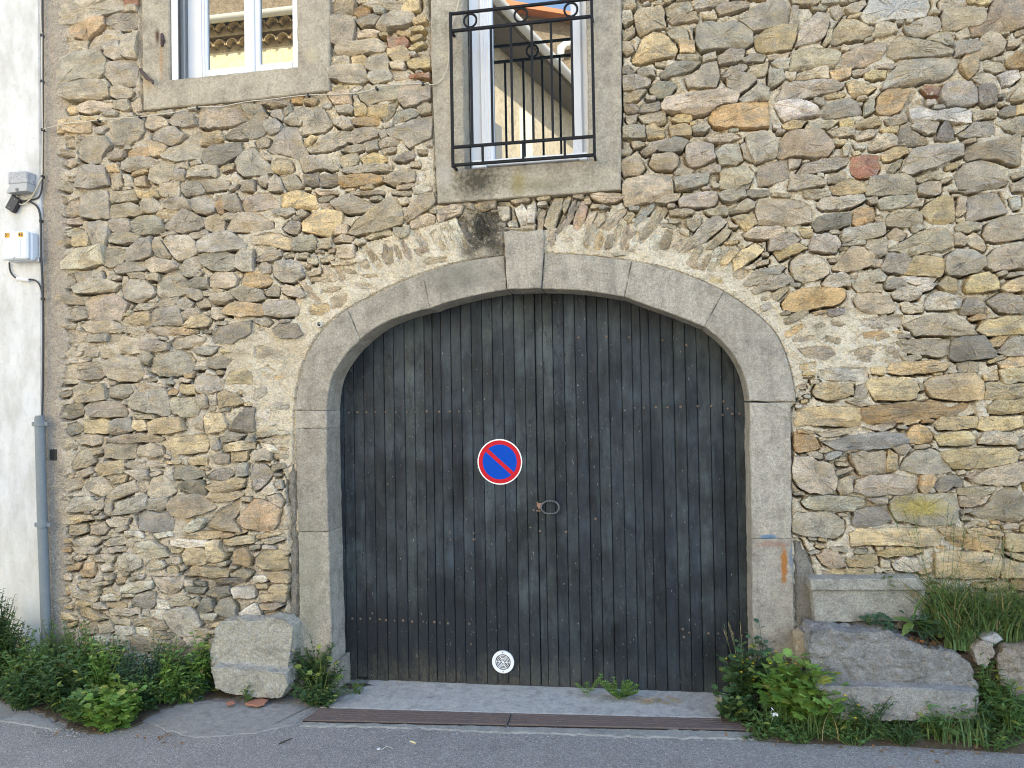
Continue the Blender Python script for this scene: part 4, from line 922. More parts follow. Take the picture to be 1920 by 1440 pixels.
def arch_extra(m, c):
    c = m.mix(m.math('MULTIPLY', m.spot(W(870, 520, 0), .26, .16, .9, 9, .7), .75), c, (.17, .165, .13))
    c = m.mix(m.math('MULTIPLY', m.spot(W(580, 1080, 0), .16, .5, .6), .45), c, (.24, .245, .18))
    c = m.mix(m.spot(W(1468, 1060, 0), .020, .13, .5, 22, .8), c, (.40, .17, .05))
    c = m.mix(m.math('MULTIPLY', m.spot(W(1445, 1018, 0), .10, .02, .5, 30, .9), .6), c, (.35, .19, .13))
    c = m.mix(m.math('MULTIPLY', m.spot(W(1481, 1045, 0), .014, .08, .6, 30, .9), .6), c, (.10, .17, .28))
    c = m.mix(m.spot(W(1440, 1004, 0), .05, .014, .4, 20, .4), c, (.16, .24, .33))
    return c
MAT_ARCH = dressed_mat('dressed sandstone', (.43, .39, .325), (.35, .31, .24), .4, arch_extra, 1.2, 1.5)
arng = np.random.default_rng(21)
def dressed(name, poly, y0=None, y1=None, ch=.0045, label=None):
    y0 = Y_ARCH + arng.uniform(-.004, .004) if y0 is None else y0
    V, F = prism(wxz(poly, Y_ARCH), y0, D_DOOR - .004 if y1 is None else y1, ch, .03, .0014, arng)
    o = mk(name, V, F, MAT_ARCH, house)
    if label: o['label'] = label
    return o
joints = [((612,770),(553,770)), ((675,636),(651,580)), ((807,578),(793,512)), ((950,543),(946,480)), ((1016,541),(1020,474)), ((1171,556),(1185,489)), ((1321,612),(1357,546)), ((1405,753),(1492,753))]
for k in range(7):
    (ia, oa), (ib, ob) = joints[k], joints[k + 1]
    i0, i1, o0, o1 = near(INS, ia), near(INS, ib), near(OUTS, oa), near(OUTS, ob)
    g = 1
    if k == 3:
        dressed('keystone', [(952,543),(948,470),(946,437),(960,433),(985,436),(1019,431),(1021,445),(1019,480),(1014.5,541)], Y_ARCH - .022, label='keystone rising above the ring of arch stones')
        continue
    ia, oa, ib, ob = (np.array(q, float) for q in (ia, oa, ib, ob))
    ea, eb = .35 * (INS[min(i0 + 4, 399)] - INS[i0]) / np.hypot(*(INS[min(i0 + 4, 399)] - INS[i0])), .35 * (INS[i1] - INS[i1 - 4]) / np.hypot(*(INS[i1] - INS[i1 - 4]))
    poly = [tuple(ia + ea)] + [tuple(p) for p in INS[i0 + 5:i1 - 4:6]] + [tuple(ib - eb), tuple(ob - eb)] + [tuple(p) for p in OUTS[o0 + 5:o1 - 4:6][::-1]] + [tuple(oa + ea)]
    dressed('arch_stone', poly)
dressed('jamb_stone', [(553,770.5),(612,770.5),(612,802.6),(554,803.2)], label='thin jamb stone under the left foot of the arch')
dressed('jamb_stone', [(554,803.8),(612,803.2),(613,900),(616,996.6),(559,996.6),(557,900)])
dressed('jamb_stone', [(559,997.4),(616,997.4),(619,1120),(622,1215),(622,1330),(563,1330),(561,1150)])
dressed('jamb_stone', [(622.5,1246),(631,1244),(633,1330),(622.5,1330)], y0=Y_ARCH + .03)
dressed('jamb_stone', [(1405,755),(1482,755),(1484,900),(1484,1009.8),(1409,1009.8),(1407,880)])
dressed('jamb_stone', [(1409,1010.5),(1484,1010.5),(1488,1100),(1490,1200),(1490,1330),(1415,1330),(1411,1150)], label='lowest right jamb stone with orange and blue paint marks')
MAT_ROUGH = dressed_mat('rough hewn flank', (.33, .31, .27), (.27, .25, .21), .1, None, 1.0, 3.0)
for poly, yy0 in (([(541,1330),(547,1010),(541,890),(548,868),(556,865),(560,1000),(562,1330)], -.012), ([(1486,1012),(1500,1015),(1520,1050),(1531,1080),(1528,1170),(1524,1330),(1492,1330),(1490,1150)], -.014)):
    V, F = prism(wxz(poly, 0), yy0, .05, .012, .025, .004, arng)
    mk('flank_stone', V, F, MAT_ROUGH, house)

# cement surrounds of the windows
def sur_extra(m, c):
    c = m.mix(m.math('MULTIPLY', m.spot(W(898, 345, 0), .20, .12, .8, 40, .9), .95), c, (.065, .06, .042))
    c = m.mix(m.math('MULTIPLY', m.spot(W(975, 348, 0), .05, .10, .8, 40, .9), .7), c, (.24, .19, .05))
    c = m.mix(m.math('MULTIPLY', m.spot(W(1010, 352, 0), .2, .05, .8, 18, .5), .5), c, (.17, .16, .09))
    c = m.mix(m.spot(W(305, 76, 0), .02, .07, .7, 18, .4), c, (.09, .055, .04))
    c = m.mix(m.math('MULTIPLY', m.spot(W(312, 120, 0), .016, .16, .7, 18, .4), .6), c, (.34, .20, .09))
    c = m.mix(m.math('MULTIPLY', m.spot(W(287, 164, 0), .05, .06, .7, 18, .4), .5), c, (.40, .30, .17))
    c = m.mix(m.math('MULTIPLY', m.spot(W(590, 112, 0), .06, .07, .7, 18, .4), .6), c, (.42, .36, .24))
    c = m.mix(m.math('MULTIPLY', m.spot(W(838, 330, 0), .07, .12, .8, 12, .4), .7), c, (.42, .40, .35))
    return c
MAT_SUR = dressed_mat('cement surround', (.43, .385, .30), (.37, .325, .25), .2, sur_extra, .6, .45)
xl0, xl1 = float(W(317, 60, Y_SUR)[0]), float(W(557, 60, Y_SUR)[0])
zl = float(W(440, 137, Y_SUR)[2])
xb0, xb1 = float(W(869, 150, Y_SUR)[0]), float(W(1101, 150, Y_SUR)[0])
zb = float(W(985, 308, Y_SUR)[2])
def surround(poly, x0, x1, zs):
    P = wxz(poly, Y_SUR)
    zt_ = P[:, 1].max()
    outer = [tuple(p) for p in P]                               # down the left side, along the foot, up the right
    inner = [(x1, zt_), (x1, zs), (x0, zs), (x0, zt_)]
    V, F = prism(np.array(outer + inner), Y_SUR, .18, .006, .035, .0009, arng)
    return mk('window_surround', V, F, MAT_SUR, house)
surround(SUR_L, xl0, xl1, zl)
surround(SUR_B, xb0, xb1, zb)
b = MB()                                                            # back fill of the openings above the photo
b.box((XL + .3, .19, 3.2), (-.2, .296, zt - .004)); b.build('house_body', MAT_RENDER, house)
# ------------------------------------------------------------------ windows
MAT_PVC = simple('white window plastic', (.70, .72, .745), .35)
MAT_GREYS = simple('grey rubber', (.30, .30, .29), .6)
MAT_BLACK = simple('black plastic', (.018, .018, .02), .5)
def glass_mat():
    m = N('window glass'); m.base((.012, .016, .018)).rough(.0)
    m.b.inputs['IOR'].default_value = 1.52; m.b.inputs['Specular IOR Level'].default_value = 1.0
    t = m.t; out = t.nodes['Material Output']
    gl = m.n('ShaderNodeBsdfGlossy'); gl.inputs['Roughness'].default_value = 0.0; gl.inputs['Color'].default_value = (.95, 1, .98, 1)
    mx = m.n('ShaderNodeMixShader'); mx.inputs[0].default_value = .22
    m.l(m.b.outputs[0], mx.inputs[1]); m.l(gl.outputs[0], mx.inputs[2]); m.l(mx.outputs[0], out.inputs['Surface'])
    return m.m
MAT_GLASS = glass_mat()
def X(px, py, y): return float(W(px, py, y)[0])
def Z(px, py, y): return float(W(px, py, y)[2])
def boxpart(name, a, b, mat, parent, bevel=.003):
    m = MB(); m.box(a, b); return m.build(name, mat, parent, bevel=bevel)
ZT = zt - .02
# left window, two sashes
YF = .07
w = MB(); xa = X(346, 100, YF); xb = xl1 + .03
zbot = zl - .02
w.box((xa, YF, zbot), (xa + .055, YF + .06, ZT)); w.box((xb - .05, YF, zbot), (xb, YF + .06, ZT)); w.box((xa + .055, YF, zbot), (xb - .05, YF + .06, zl + .022))
win_l = w.build('window', MAT_PVC, house, bevel=.004)
win_l['label'] = 'white double casement window above the left of the garage door'
boxpart('shutter_rail', (xl0 + .003, -.035, zl + .002), (X(333, 60, -.035), -.012, ZT), MAT_PVC, win_l)
boxpart('rail_gasket', (X(333, 60, -.035) + .001, -.030, zl + .002), (X(336, 60, -.03), -.016, ZT), MAT_BLACK, win_l, 0)
boxpart('shutter_rail', (xl0 + .003, .02, zl + .002), (X(345, 60, .02), .035, ZT), MAT_GREYS, win_l)
YS = .055
g0, g1, g2, g3 = X(388, 60, YS), X(457, 60, YS), X(487, 60, YS), X(548, 60, YS)
zg = Z(470, 122, YS)
for a0, a1, s in ((xa + .03, (g1 + g2) / 2 - .001, 0), ((g1 + g2) / 2 + .001, xl1 + .012, 1)):
    ga, gb = (g0, g1) if s == 0 else (g2, g3)
    sash = MB(); zs0 = zl + .008
    sash.box((a0, YS, zs0), (ga, YS + .05, ZT)); sash.box((gb, YS, zs0), (a1, YS + .05, ZT)); sash.box((ga, YS, zs0), (gb, YS + .05, zg))
    sash.build('sash', MAT_PVC, win_l, bevel=.006)
    boxpart('pane', (ga - .01, YS + .018, zg - .01), (gb + .01, YS + .03, ZT), MAT_GLASS, win_l, 0)
for q_ in (.014, .034):
    boxpart('bead', (g0 - q_ - .006, YS - .007, zl + .03), (g0 - q_, YS - .0012, ZT), MAT_PVC, win_l, .0015)
boxpart('sash_seal', (xa + .0245, YS + .004, zl + .01), (xa + .0285, YF - .001, ZT), MAT_GREYS, win_l, 0)
boxpart('meeting_rail', ((g1 + g2) / 2 - .03, YS - .012, zl + .012), ((g1 + g2) / 2 + .022, YS - .001, ZT), MAT_PVC, win_l, .004)
# balcony window
YF = .075
w = MB(); xa, xb = X(881, 170, YF), xb1 + .03
zbot = zb - .005
fl1 = X(926, 170, YF); fr0 = X(1073, 170, YF)
w.box((xa, YF, zbot), (fl1 - .075, YF + .07, ZT)); w.box((fr0 + .055, YF, zbot), (xb, YF + .07, ZT)); w.box((fl1 - .075, YF, zbot), (fr0 + .055, YF + .07, zb + .03))
win_b = w.build('window', MAT_PVC, house, bevel=.004)
win_b['label'] = 'tall white window with a single wide pane behind the iron railing'
zg = Z(1000, 297, YF)
s = MB(); s.box((fl1 - .078, YF - .02, zb + .012), (fl1, YF + .045, ZT)); s.box((fr0, YF - .02, zb + .012), (fr0 + .058, YF + .045, ZT)); s.box((fl1, YF - .02, zb + .012), (fr0, YF + .045, zg))
s.build('sash', MAT_PVC, win_b, bevel=.007)
for q in (.030, .052):
    boxpart('bead', (fl1 - q, YF - .026, zb + .02), (fl1 - q + .010, YF - .021, ZT), MAT_PVC, win_b, .002)
boxpart('pane', (fl1 - .01, YF + .004, zg - .01), (fr0 + .01, YF + .02, ZT), MAT_GLASS, win_b, 0)
sl = MB(); sa, sb_ = X(887, 312, -.07), X(1100, 296, -.07)
sl.box((sa, -.07, zb + .002), (sb_, YF - .022, zb + .036))
sl.box((sa, -.076, zb - .008), (sa + .075, -.02, zb + .034)); sl.box((sb_ - .04, -.076, zb - .004), (sb_ + .002, -.02, zb + .034))
sl.build('window_sill', MAT_PVC, win_b, bevel=.003)

# ------------------------------------------------------------------ the double garage door
def door_mat():
    m = N('weathered dark paint')
    r = m.objrand()
    base = m.ramp(r, [(0.0, (.014, .019, .025)), (.3, (.025, .033, .040)), (.55, (.036, .046, .048)), (.8, (.019, .026, .034)), (1.0, (.044, .054, .053))])
    off = m.n('ShaderNodeCombineXYZ'); m.l(m.math('MULTIPLY', r, 37.0), off.inputs[1])
    add = m.n('ShaderNodeVectorMath', operation='ADD'); m.l(m.pos, add.inputs[0]); m.l(off.outputs[0], add.inputs[1])
    v = add.outputs[0]
    c = m.mix(1.0, base, m.ramp(m.noise(1, 7, .68, m.scaled((22, 22, 2.6), src=v)), [(.30, .50), (.5, .92), (.70, 1.45)]), 'MULTIPLY')
    c = m.mix(1.0, c, m.ramp(m.noise(3.4, 6, .65), [(.36, .38), (.5, .95), (.64, 1.75)]), 'MULTIPLY')
    c = m.mix(m.ramp(m.noise(4.5, 6, .68, m.scaled((1.6, 1, .7), (5, 2, 8))), [(.50, 0.0), (.66, .6)]), c, (.046, .060, .062))
    c = m.mix(m.ramp(m.noise(6, 6, .7, m.scaled((1.8, 1, .8), (9, 4, 3))), [(.52, 0.0), (.64, .8)]), c, (.010, .014, .022))
    c = m.mix(m.ramp(m.noise(1, 7, .75, m.scaled((80, 80, 5), src=v)), [(.57, 0.0), (.72, .5)]), c, (.080, .095, .100))
    c = m.mix(m.ramp(m.noise(1, 5, .7, m.scaled((30, 30, 11), (3, 1, 2), v)), [(.60, 0.0), (.66, .9)]), c, (.012, .014, .018))
    c = m.mix(m.ramp(m.noise(1, 4, .7, m.scaled((90, 90, 34), (5, 1, 9), v)), [(.66, 0.0), (.70, .95)]), c, (.008, .009, .011))
    c = m.mix(m.ramp(m.noise(1, 4, .7, m.scaled((55, 55, 30), (1, 7, 4))), [(.67, 0.0), (.71, .6)]), c, (.15, .165, .155))
    z = m.axis('Z')
    nz = m.math('ADD', z, m.math('MULTIPLY', m.math('SUBTRACT', m.noise(1, 6, .65, m.scaled((12, 12, 3))), .5), .5))
    xx_ = m.axis('X')
    left = m.rng(xx_, -.35, -1.1)
    dark = m.math('MULTIPLY', m.rng(nz, .60, .38), m.math('ADD', m.math('MULTIPLY', left, .72), .14))
    c = m.mix(dark, c, (.013, .016, .021))
    brown = m.math('MULTIPLY', m.rng(nz, .20, .04), m.math('ADD', m.math('MULTIPLY', m.rng(xx_, .1, -.7), .7), .12))
    c = m.mix(m.math('MULTIPLY', brown, m.ramp(m.noise(1, 6, .75, m.scaled((60, 60, 30))), [(.38, .1), (.62, 1.0)])), c, (.085, .078, .058))
    flake = m.math('MULTIPLY', m.ramp(m.noise(1, 6, .75, m.scaled((75, 75, 22), (1, 5, 3), v)), [(.63, 0.0), (.68, 1.0)]), m.rng(nz, .75, .10, .10, 1.0))
    c = m.mix(m.math('MULTIPLY', flake, .7), c, (.22, .19, .13))
    c = m.mix(m.ramp(m.noise(1, 3, .6, m.scaled((120, 120, 40), (8, 5, 3), v)), [(.70, 0.0), (.73, .8)]), c, (.42, .41, .37))
    m.base(c).spec(.3)
    m.rough(m.ramp(m.noise(1, 5, .6, m.scaled((18, 18, 4), src=v)), [(.3, .45), (.7, .72)]))
    m.bump(m.noise(1, 6, .65, m.scaled((70, 70, 5), src=v)), .004, .8)
    m.bump(m.noise(30, 6, .7), .0035, .6)
    return m.m
MAT_DOOR = door_mat()
MAT_BOLT = simple('rusty bolt heads', (.17, .125, .09), .7, .2)
MAT_IRON = simple('old grey iron', (.13, .13, .13), .5, .6)
EDGES = [641.5,646,665,684,703,722.5,741,761,780,799,814,830,849,868,888,908,927.5,947.5,968,988,1007.5,1022,1041,1062,1083,1105,1125,1146,1169.5,1190,1206,1222,1244,1267.5,1289.5,1311,1335,1358,1381,1408]
EX = [X(e, 900, D_DOOR) for e in EDGES]; EX[0] = X(628, 900, D_DOOR); EX[-1] = X(1416, 900, D_DOOR)
AX = wxz(INS, Y_ARCH)
o_ = np.argsort(AX[:, 0]); axs, azs = AX[o_, 0], AX[o_, 1]
def arch_z(x): return float(np.interp(x, axs, azs))
drng = random.Random(4)
doorL = MB(); doorR = MB(); leaves = []
for a, b, nm in ((0, 20, 'left'), (20, 39, 'right')):
    bk = MB()
    n_ = b - a
    for i in range(a, b):                                           # ledges and brace behind the planks, one backing
        x0, x1 = EX[i], EX[i + 1]
        t0 = min(arch_z(x0), arch_z(x1)) + .02
        bk.box((x0, D_DOOR + .031, -.02), (x1, D_DOOR + .06, t0))
    o = bk.build('door_leaf', MAT_BLACK, house)
    o['label'] = nm + ' leaf of the arched double garage door, dark weathered planks'
    leaves.append(o)
for i in range(39):
    leaf = leaves[0 if i < 20 else 1]
    x0, x1 = EX[i] + .0014, EX[i + 1] - .0014
    if i == 20: x0 += .0035
    za, zc = arch_z(x0) + .06, arch_z(x1) + .06
    zb0 = (0.018 if i < 20 else .006) + drng.uniform(-.006, .006) - .0006 * i; zb1 = zb0 + drng.uniform(-.004, .004)
    yo = D_DOOR + drng.uniform(-.0025, .0025)
    c = .0026
    sec = [(x0, yo + .028), (x0, yo + c), (x0 + c, yo), (x1 - c, yo), (x1, yo + c), (x1, yo + .028)]
    V, F = [], []
    nz_ = 2
    for zz in ('b', 't'):
        for x, y in sec:
            f = (x - x0) / (x1 - x0)
            V.append((x, y, (zb0 * (1 - f) + zb1 * f) if zz == 'b' else za * (1 - f) + zc * f))
    F = [(k, k + 1, k + 7, k + 6) for k in range(5)] + [(5, 0, 6, 11), (0, 1, 2, 3, 4, 5)[::-1], (6, 7, 8, 9, 10, 11)]
    p = mk('plank', V, F, MAT_DOOR, leaf)
# bolts
def T(ox, oy, pts): return [(ox + x / 4, oy + y / 4) for x, y in pts]
BOLTS = T(480, 720, [(695,215),(760,213),(828,213),(895,210),(970,210),(1048,212),(1130,215),(1196,212),(1280,205),(1373,208),(1453,207),(1522,207),(1605,204),(1457,1115),(1460,1168),(1633,1120),(1633,1168)]) \
    + T(960, 720, [(920,180),(990,180),(1080,175),(1168,177),(1265,172),(1393,167),(1495,166),(1588,130),(1620,185),(1655,224),(1707,223),(1580,233),(138,1077),(210,1103),(405,1110),(628,1013),(163,947),(190,952),(207,952)]) \
    + T(480, 1080, [(722,320),(783,322),(855,320),(928,325),(975,332),(1040,335),(1103,335),(1170,343),(1255,343),(1338,347),(1440,355),(1600,360),(1613,512)]) \
    + T(960, 1080, [(1282,400),(1330,425),(1290,458),(1475,432),(1548,432),(1605,435),(1658,435),(1722,445)]) \
    + T(960, 360, [(500,1092),(708,1085),(880,1090),(1130,1112),(1310,1148)])
bm_ = MB()
vv = [(0, -.0055, 0)]; ff = []
for rr, yy_ in ((.0042, -.0045), (.0075, 0.001)):
    vv += [(rr * math.cos(k * math.pi / 4), yy_, rr * math.sin(k * math.pi / 4)) for k in range(8)]
ff = [(0, 1 + (k + 1) % 8, 1 + k) for k in range(8)] + [(1 + k, 1 + (k + 1) % 8, 9 + (k + 1) % 8, 9 + k) for k in range(8)]
bolt_me = None
for q in BOLTS:
    lf = leaves[0] if q[0] < 1007.5 else leaves[1]
    if bolt_me is None:
        o = mk('bolt', vv, ff, MAT_BOLT, lf, True); bolt_me = o.data
    else: o = link('bolt', bolt_me, None, lf)
    P = W(q[0], q[1], D_DOOR - .004); o.location = V3(P)
    s_ = drng.uniform(.8, 1.15); o.scale = (s_, 1, s_)
# the iron ring handle on the right leaf
hc = W(1031.5, 951.5, D_DOOR - .018); rx, rz = .052, .037
m = MB()
m.tube([(hc[0] + rx * math.copysign(abs(math.cos(a)) ** .8, math.cos(a)), hc[1] - .004 * math.cos(2 * a), hc[2] + rz * math.sin(a)) for a in np.linspace(0, 2 * math.pi, 33)[:-1]], .0056, 8, closed=True)
for s_ in (1, -1):
    for dx in (-.014, 0, .014):
        m.tube([(hc[0] + dx - .004, hc[1], hc[2] + s_ * rz * (.995 if dx == 0 else .975)), (hc[0] + dx + .004, hc[1], hc[2] + s_ * rz * (.995 if dx == 0 else .975))], .009 if dx == 0 else .0075, 8)
m.tube([(hc[0], hc[1], hc[2] + rz), (hc[0], D_DOOR + .002, hc[2] + rz + .004)], .006, 8)
hd = m.build('ring_handle', MAT_IRON, leaves[1], True, 40)
m = MB(); pc = W(1013, 949, D_DOOR - .004)
m.box((pc[0] - .012, D_DOOR - .012, pc[2] - .016), (pc[0] + .010, D_DOOR - .001, pc[2] + .018))
m.box((pc[0] - .020, D_DOOR - .008, pc[2] - .006), (pc[0] - .012, D_DOOR - .001, pc[2] + .026))
m.build('latch_plate', simple('rusty latch', (.30, .17, .11), .8), leaves[1], bevel=.002)
for q in ((163,947),(190,952),(207,952)): pass

# ------------------------------------------------------------------ no parking sign and vent on the door
def disc(c, r0, r1, y0, y1, n=48, a0=0, a1=2 * math.pi):
    """ring or disc standing on the door between the planes y0 (front) and y1"""
    full = abs(a1 - a0 - 2 * math.pi) < 1e-6
    k = n if full else n + 1
    an = [a0 + (a1 - a0) * i / n for i in range(k)]
    V, F = [], []
    for y in (y0, y1):
        V += [(c[0] + r1 * math.cos(a), y, c[2] + r1 * math.sin(a)) for a in an]
    nx = k if full else k - 1
    if r0 > 0:
        for y in (y0, y1): V += [(c[0] + r0 * math.cos(a), y, c[2] + r0 * math.sin(a)) for a in an]
        for i in range(nx):
            j = (i + 1) % k
            F += [(i, j, 2*k + j, 2*k + i), (i, k + i, k + j, j), (2*k + i, 2*k + j, 3*k + j, 3*k + i)]
    else:
        F.append(tuple(range(k)))
        F += [(i, k + i, k + (i + 1) % k, (i + 1) % k) for i in range(nx)]
    return V, F
def dpart(name, parent, mat, *a, **k):
    m = MB(); m.add(*disc(*a, **k)); return m.build(name, mat, parent)
SY = D_DOOR - .008
sc_ = W(937, 866, SY); SR = float(W(937 + 41.5, 866, SY)[0] - W(937 - 41.5, 866, SY)[0]) / 2 * 1.01
sign = thing('no_parking_sign', 'round blue no parking sign with red rim and red slash on the garage door', 'sign')
RED, BLUE, WHITE = simple('sign red', (.52, .012, .022), .5, 0, .15), simple('sign blue', (.0, .062, .42), .5, 0, .1), simple('sign white', (.82, .82, .80), .35)
dpart('plate', sign, WHITE, sc_, 0, SR, SY, SY + .004)
dpart('red_disc', sign, RED, sc_, 0, SR * .945, SY - .0012, SY - .0001, n=64)
for sgn in (1, -1):                                                 # two blue halves either side of the slash
    n_, hw, ang = 40, .085, rad(-42)
    rr = .765
    a0 = math.asin(hw / rr)
    pts = [(rr * math.cos(a), rr * math.sin(a)) for a in np.linspace(a0, math.pi - a0, n_)]
    if sgn < 0: pts = [(-x, -y) for x, y in pts]
    P = [(x * math.cos(ang) - y * math.sin(ang), x * math.sin(ang) + y * math.cos(ang)) for x, y in pts]
    V = [(sc_[0] + x * SR, SY - .0022, sc_[2] + y * SR) for x, y in P] + [(sc_[0] + x * SR, SY - .0013, sc_[2] + y * SR) for x, y in P]
    m = MB(); m.add(V, [tuple(range(n_)), tuple(range(n_, 2 * n_))[::-1]] + [(i, (i + 1) % n_, n_ + (i + 1) % n_, n_ + i) for i in range(n_)])
    m.build('blue_field', BLUE, sign)
VY = D_DOOR - .014
vc = W(943, 1241.5, VY); VR = float(W(943 + 20.5, 1241, VY)[0] - W(943 - 20.5, 1241, VY)[0]) / 2
vent = thing('vent_grille', 'small round white vent grille low on the garage door', 'vent')
dpart('backing', vent, MAT_BLACK, vc, 0, VR * .74, VY + .005, VY + .010)
dpart('rim', vent, WHITE, vc, VR * .70, VR, VY, VY + .011)
for q in (.58, .455, .33, .205):
    dpart('ring', vent, WHITE, vc, VR * (q - .022), VR * (q + .022), VY + .0008, VY + .004, n=32)
dpart('hub', vent, WHITE, vc, 0, VR * .09, VY + .0008, VY + .004, n=16)
for k in range(6):
    a = rad(-5 + 60 * k); m = MB(); d = np.array([math.cos(a), math.sin(a)]); nn = np.array([-d[1], d[0]]) * VR * .018
    q0, q1 = d * VR * .10, d * VR * .71
    V = [(vc[0] + x, y, vc[2] + z) for y in (VY + .0012, VY + .0045) for x, z in (q0 - nn, q1 - nn, q1 + nn, q0 + nn)]
    m.add(V, [(0,1,2,3),(4,7,6,5),(0,4,5,1),(1,5,6,2),(2,6,7,3),(3,7,4,0)]); m.build('spoke', WHITE, vent)
for s_ in (1, -1):
    dpart('screw', vent, MAT_BLACK, (vc[0], 0, vc[2] + s_ * VR * .86), 0, VR * .05, VY - .0012, VY - .0001, n=10)

# ------------------------------------------------------------------ iron railing before the balcony window
def iron_mat():
    m = N('black painted iron'); c = m.mix(m.ramp(m.noise(60, 5, .7), [(.55, 0.0), (.75, .6)]), (.009, .010, .012), (.035, .032, .03))
    m.base(c).rough(.6).spec(.2); m.bump(m.noise(150, 4, .7), .0015, .8); return m.m
MAT_RAIL = iron_mat()
RY = -.135
rail = thing('window_railing', 'black iron railing with rings and square bars before the right window', 'railing')
rxl, rxr = X(847, 170, RY), X(1112, 145, RY)
zr = [Z(976, 12, RY), Z(979, 44.5, RY), Z(983, 266, RY), Z(985, 300, RY)]
hb = .0075
def bar(name, x0, x1, z0, z1, d=hb, y=RY): 
    m = MB(); m.box((x0, y - d, z0), (x1, y + d, z1)); return m.build(name, MAT_RAIL, rail, bevel=.0015)
bar('post', rxl - hb, rxl + hb, zr[3] - .012, zr[0] + .008, .009); bar('post', rxr - hb, rxr + hb, zr[3] - .012, zr[0] + .1, .009)
for k, z in enumerate(zr):
    bar('rail', rxl + hb + .0005, rxr - hb - .0005, z - hb * (1 if k else .9), z + hb * (1 if k else .9), .0085)
for q in (884, 922, 959.5, 998.5, 1035, 1073.5):
    x = X(q, 158, RY); bar('bar', x - hb * .85, x + hb * .85, zr[2] + hb + .0005, zr[1] - hb - .0005, .0065)
for q in (905, 981, 1059):
    x = X(q, 283, RY); bar('bar', x - hb * .85, x + hb * .85, zr[3] + hb + .0005, zr[2] - hb - .0005, .0065)
for q in (881.5, 976.5, 1070.5):
    x = X(q, 28, RY); z = (zr[0] + zr[1]) / 2; r_ = (zr[0] - zr[1]) / 2 - hb
    m = MB(); m.tube([(x + r_ * .86 * math.cos(a), RY, z + (r_ - .004) * math.sin(a)) for a in np.linspace(0, 2 * math.pi, 33)[:-1]], .0062, 6, closed=True)
    m.build('ring', MAT_RAIL, rail, True, 50)
for x in (rxl, rxr):
    for z in (zr[3] - .006, zr[0] - .09):
        m = MB(); m.box((x - .006, RY + .0095, z), (x + .006, Y_SUR + .012, z + .012)); m.build('wall_fixing', MAT_RAIL, rail)

# ------------------------------------------------------------------ the white neighbour house, its boxes, cables and pipe
def white_mat():
    m = N('white lime render')
    c = m.mix(m.noise(4, 5, .6), (.56, .57, .575), (.68, .685, .69))
    c = m.mix(m.math('MULTIPLY', m.ramp(m.noise(1, 6, .65, m.scaled((9, 9, 3.5))), [(.42, 0.0), (.66, .7)]), 1.0), c, (.42, .42, .40))
    c = m.mix(m.ramp(m.noise(24, 6, .7), [(.56, 0.0), (.70, .45)]), c, (.36, .36, .355))
    z = m.axis('Z'); c = m.mix(m.math('MULTIPLY', m.rng(m.math('ADD', z, m.math('MULTIPLY', m.noise(5, 5, .6), .8)), 1.5, .5), .55), c, (.62, .58, .46))
    m.base(c).rough(.9).spec(.2)
    m.bump(m.noise(14, 6, .6), .012, .6); m.bump(m.noise(90, 5, .65), .003, .9)
    return m.m
WY = -.045
nb = thing('white_house', 'neighbouring house with white rendered wall along the left edge', 'house')
m = MB(); m.box((-9.5, WY, -.6), (XL, 6.5, 6.4)); m.build('rendered_wall', white_mat(), nb, bevel=.008)
m = MB(); m.box((-9.5, -.4, 6.41), (XL - .01, 6.5, 6.55)); m.build('roof', simple('tile roof', (.30, .13, .07), .9), nb)

MAT_PIPE = N('grey painted conduit'); _p = MAT_PIPE
_p.base(_p.mix(_p.ramp(_p.noise(30, 5, .7), [(.5, 0.0), (.75, .5)]), (.155, .185, .205), (.24, .255, .26))).rough(.55)
PY_ = -.082
pr = float(W(82.2, 900, PY_)[0] - W(66.8, 900, PY_)[0]) / 2
pipe = thing('conduit_pipe', 'grey painted conduit pipe up the corner of the white house', 'pipe')
pp = [W(74.5, 782, PY_), W(80, 990, PY_), W(87.5, 1198, PY_), W(89, 1290, PY_)]
m = MB(); m.tube(pp, pr, 16); m.build('tube', _p.m, pipe, True, 40)
m = MB(); m.tube([W(74.3, 779, PY_), W(74.6, 786, PY_)], pr * .86, 16); m.build('collar', _p.m, pipe, True, 40)
m = MB(); m.tube([W(87, 1192, PY_), W(87.8, 1207, PY_)], pr * 1.22, 16); m.build('collar', _p.m, pipe, True, 40)
for (a, b) in ((75.2, 795), (80.4, 984)):
    m = MB(); m.tube([W(a - .1, b - 5, PY_), W(a + .1, b + 5, PY_)], pr * 1.13, 16)
    c0 = W(a, b, PY_)
    for s_ in (1, -1): m.box((c0[0] + s_ * pr * 1.35 - .017, PY_ - .006, c0[2] - .013), (c0[0] + s_ * pr * 1.35 + .017, PY_ + .006, c0[2] + .013))
    m.build('clamp', _p.m, pipe, bevel=.002)

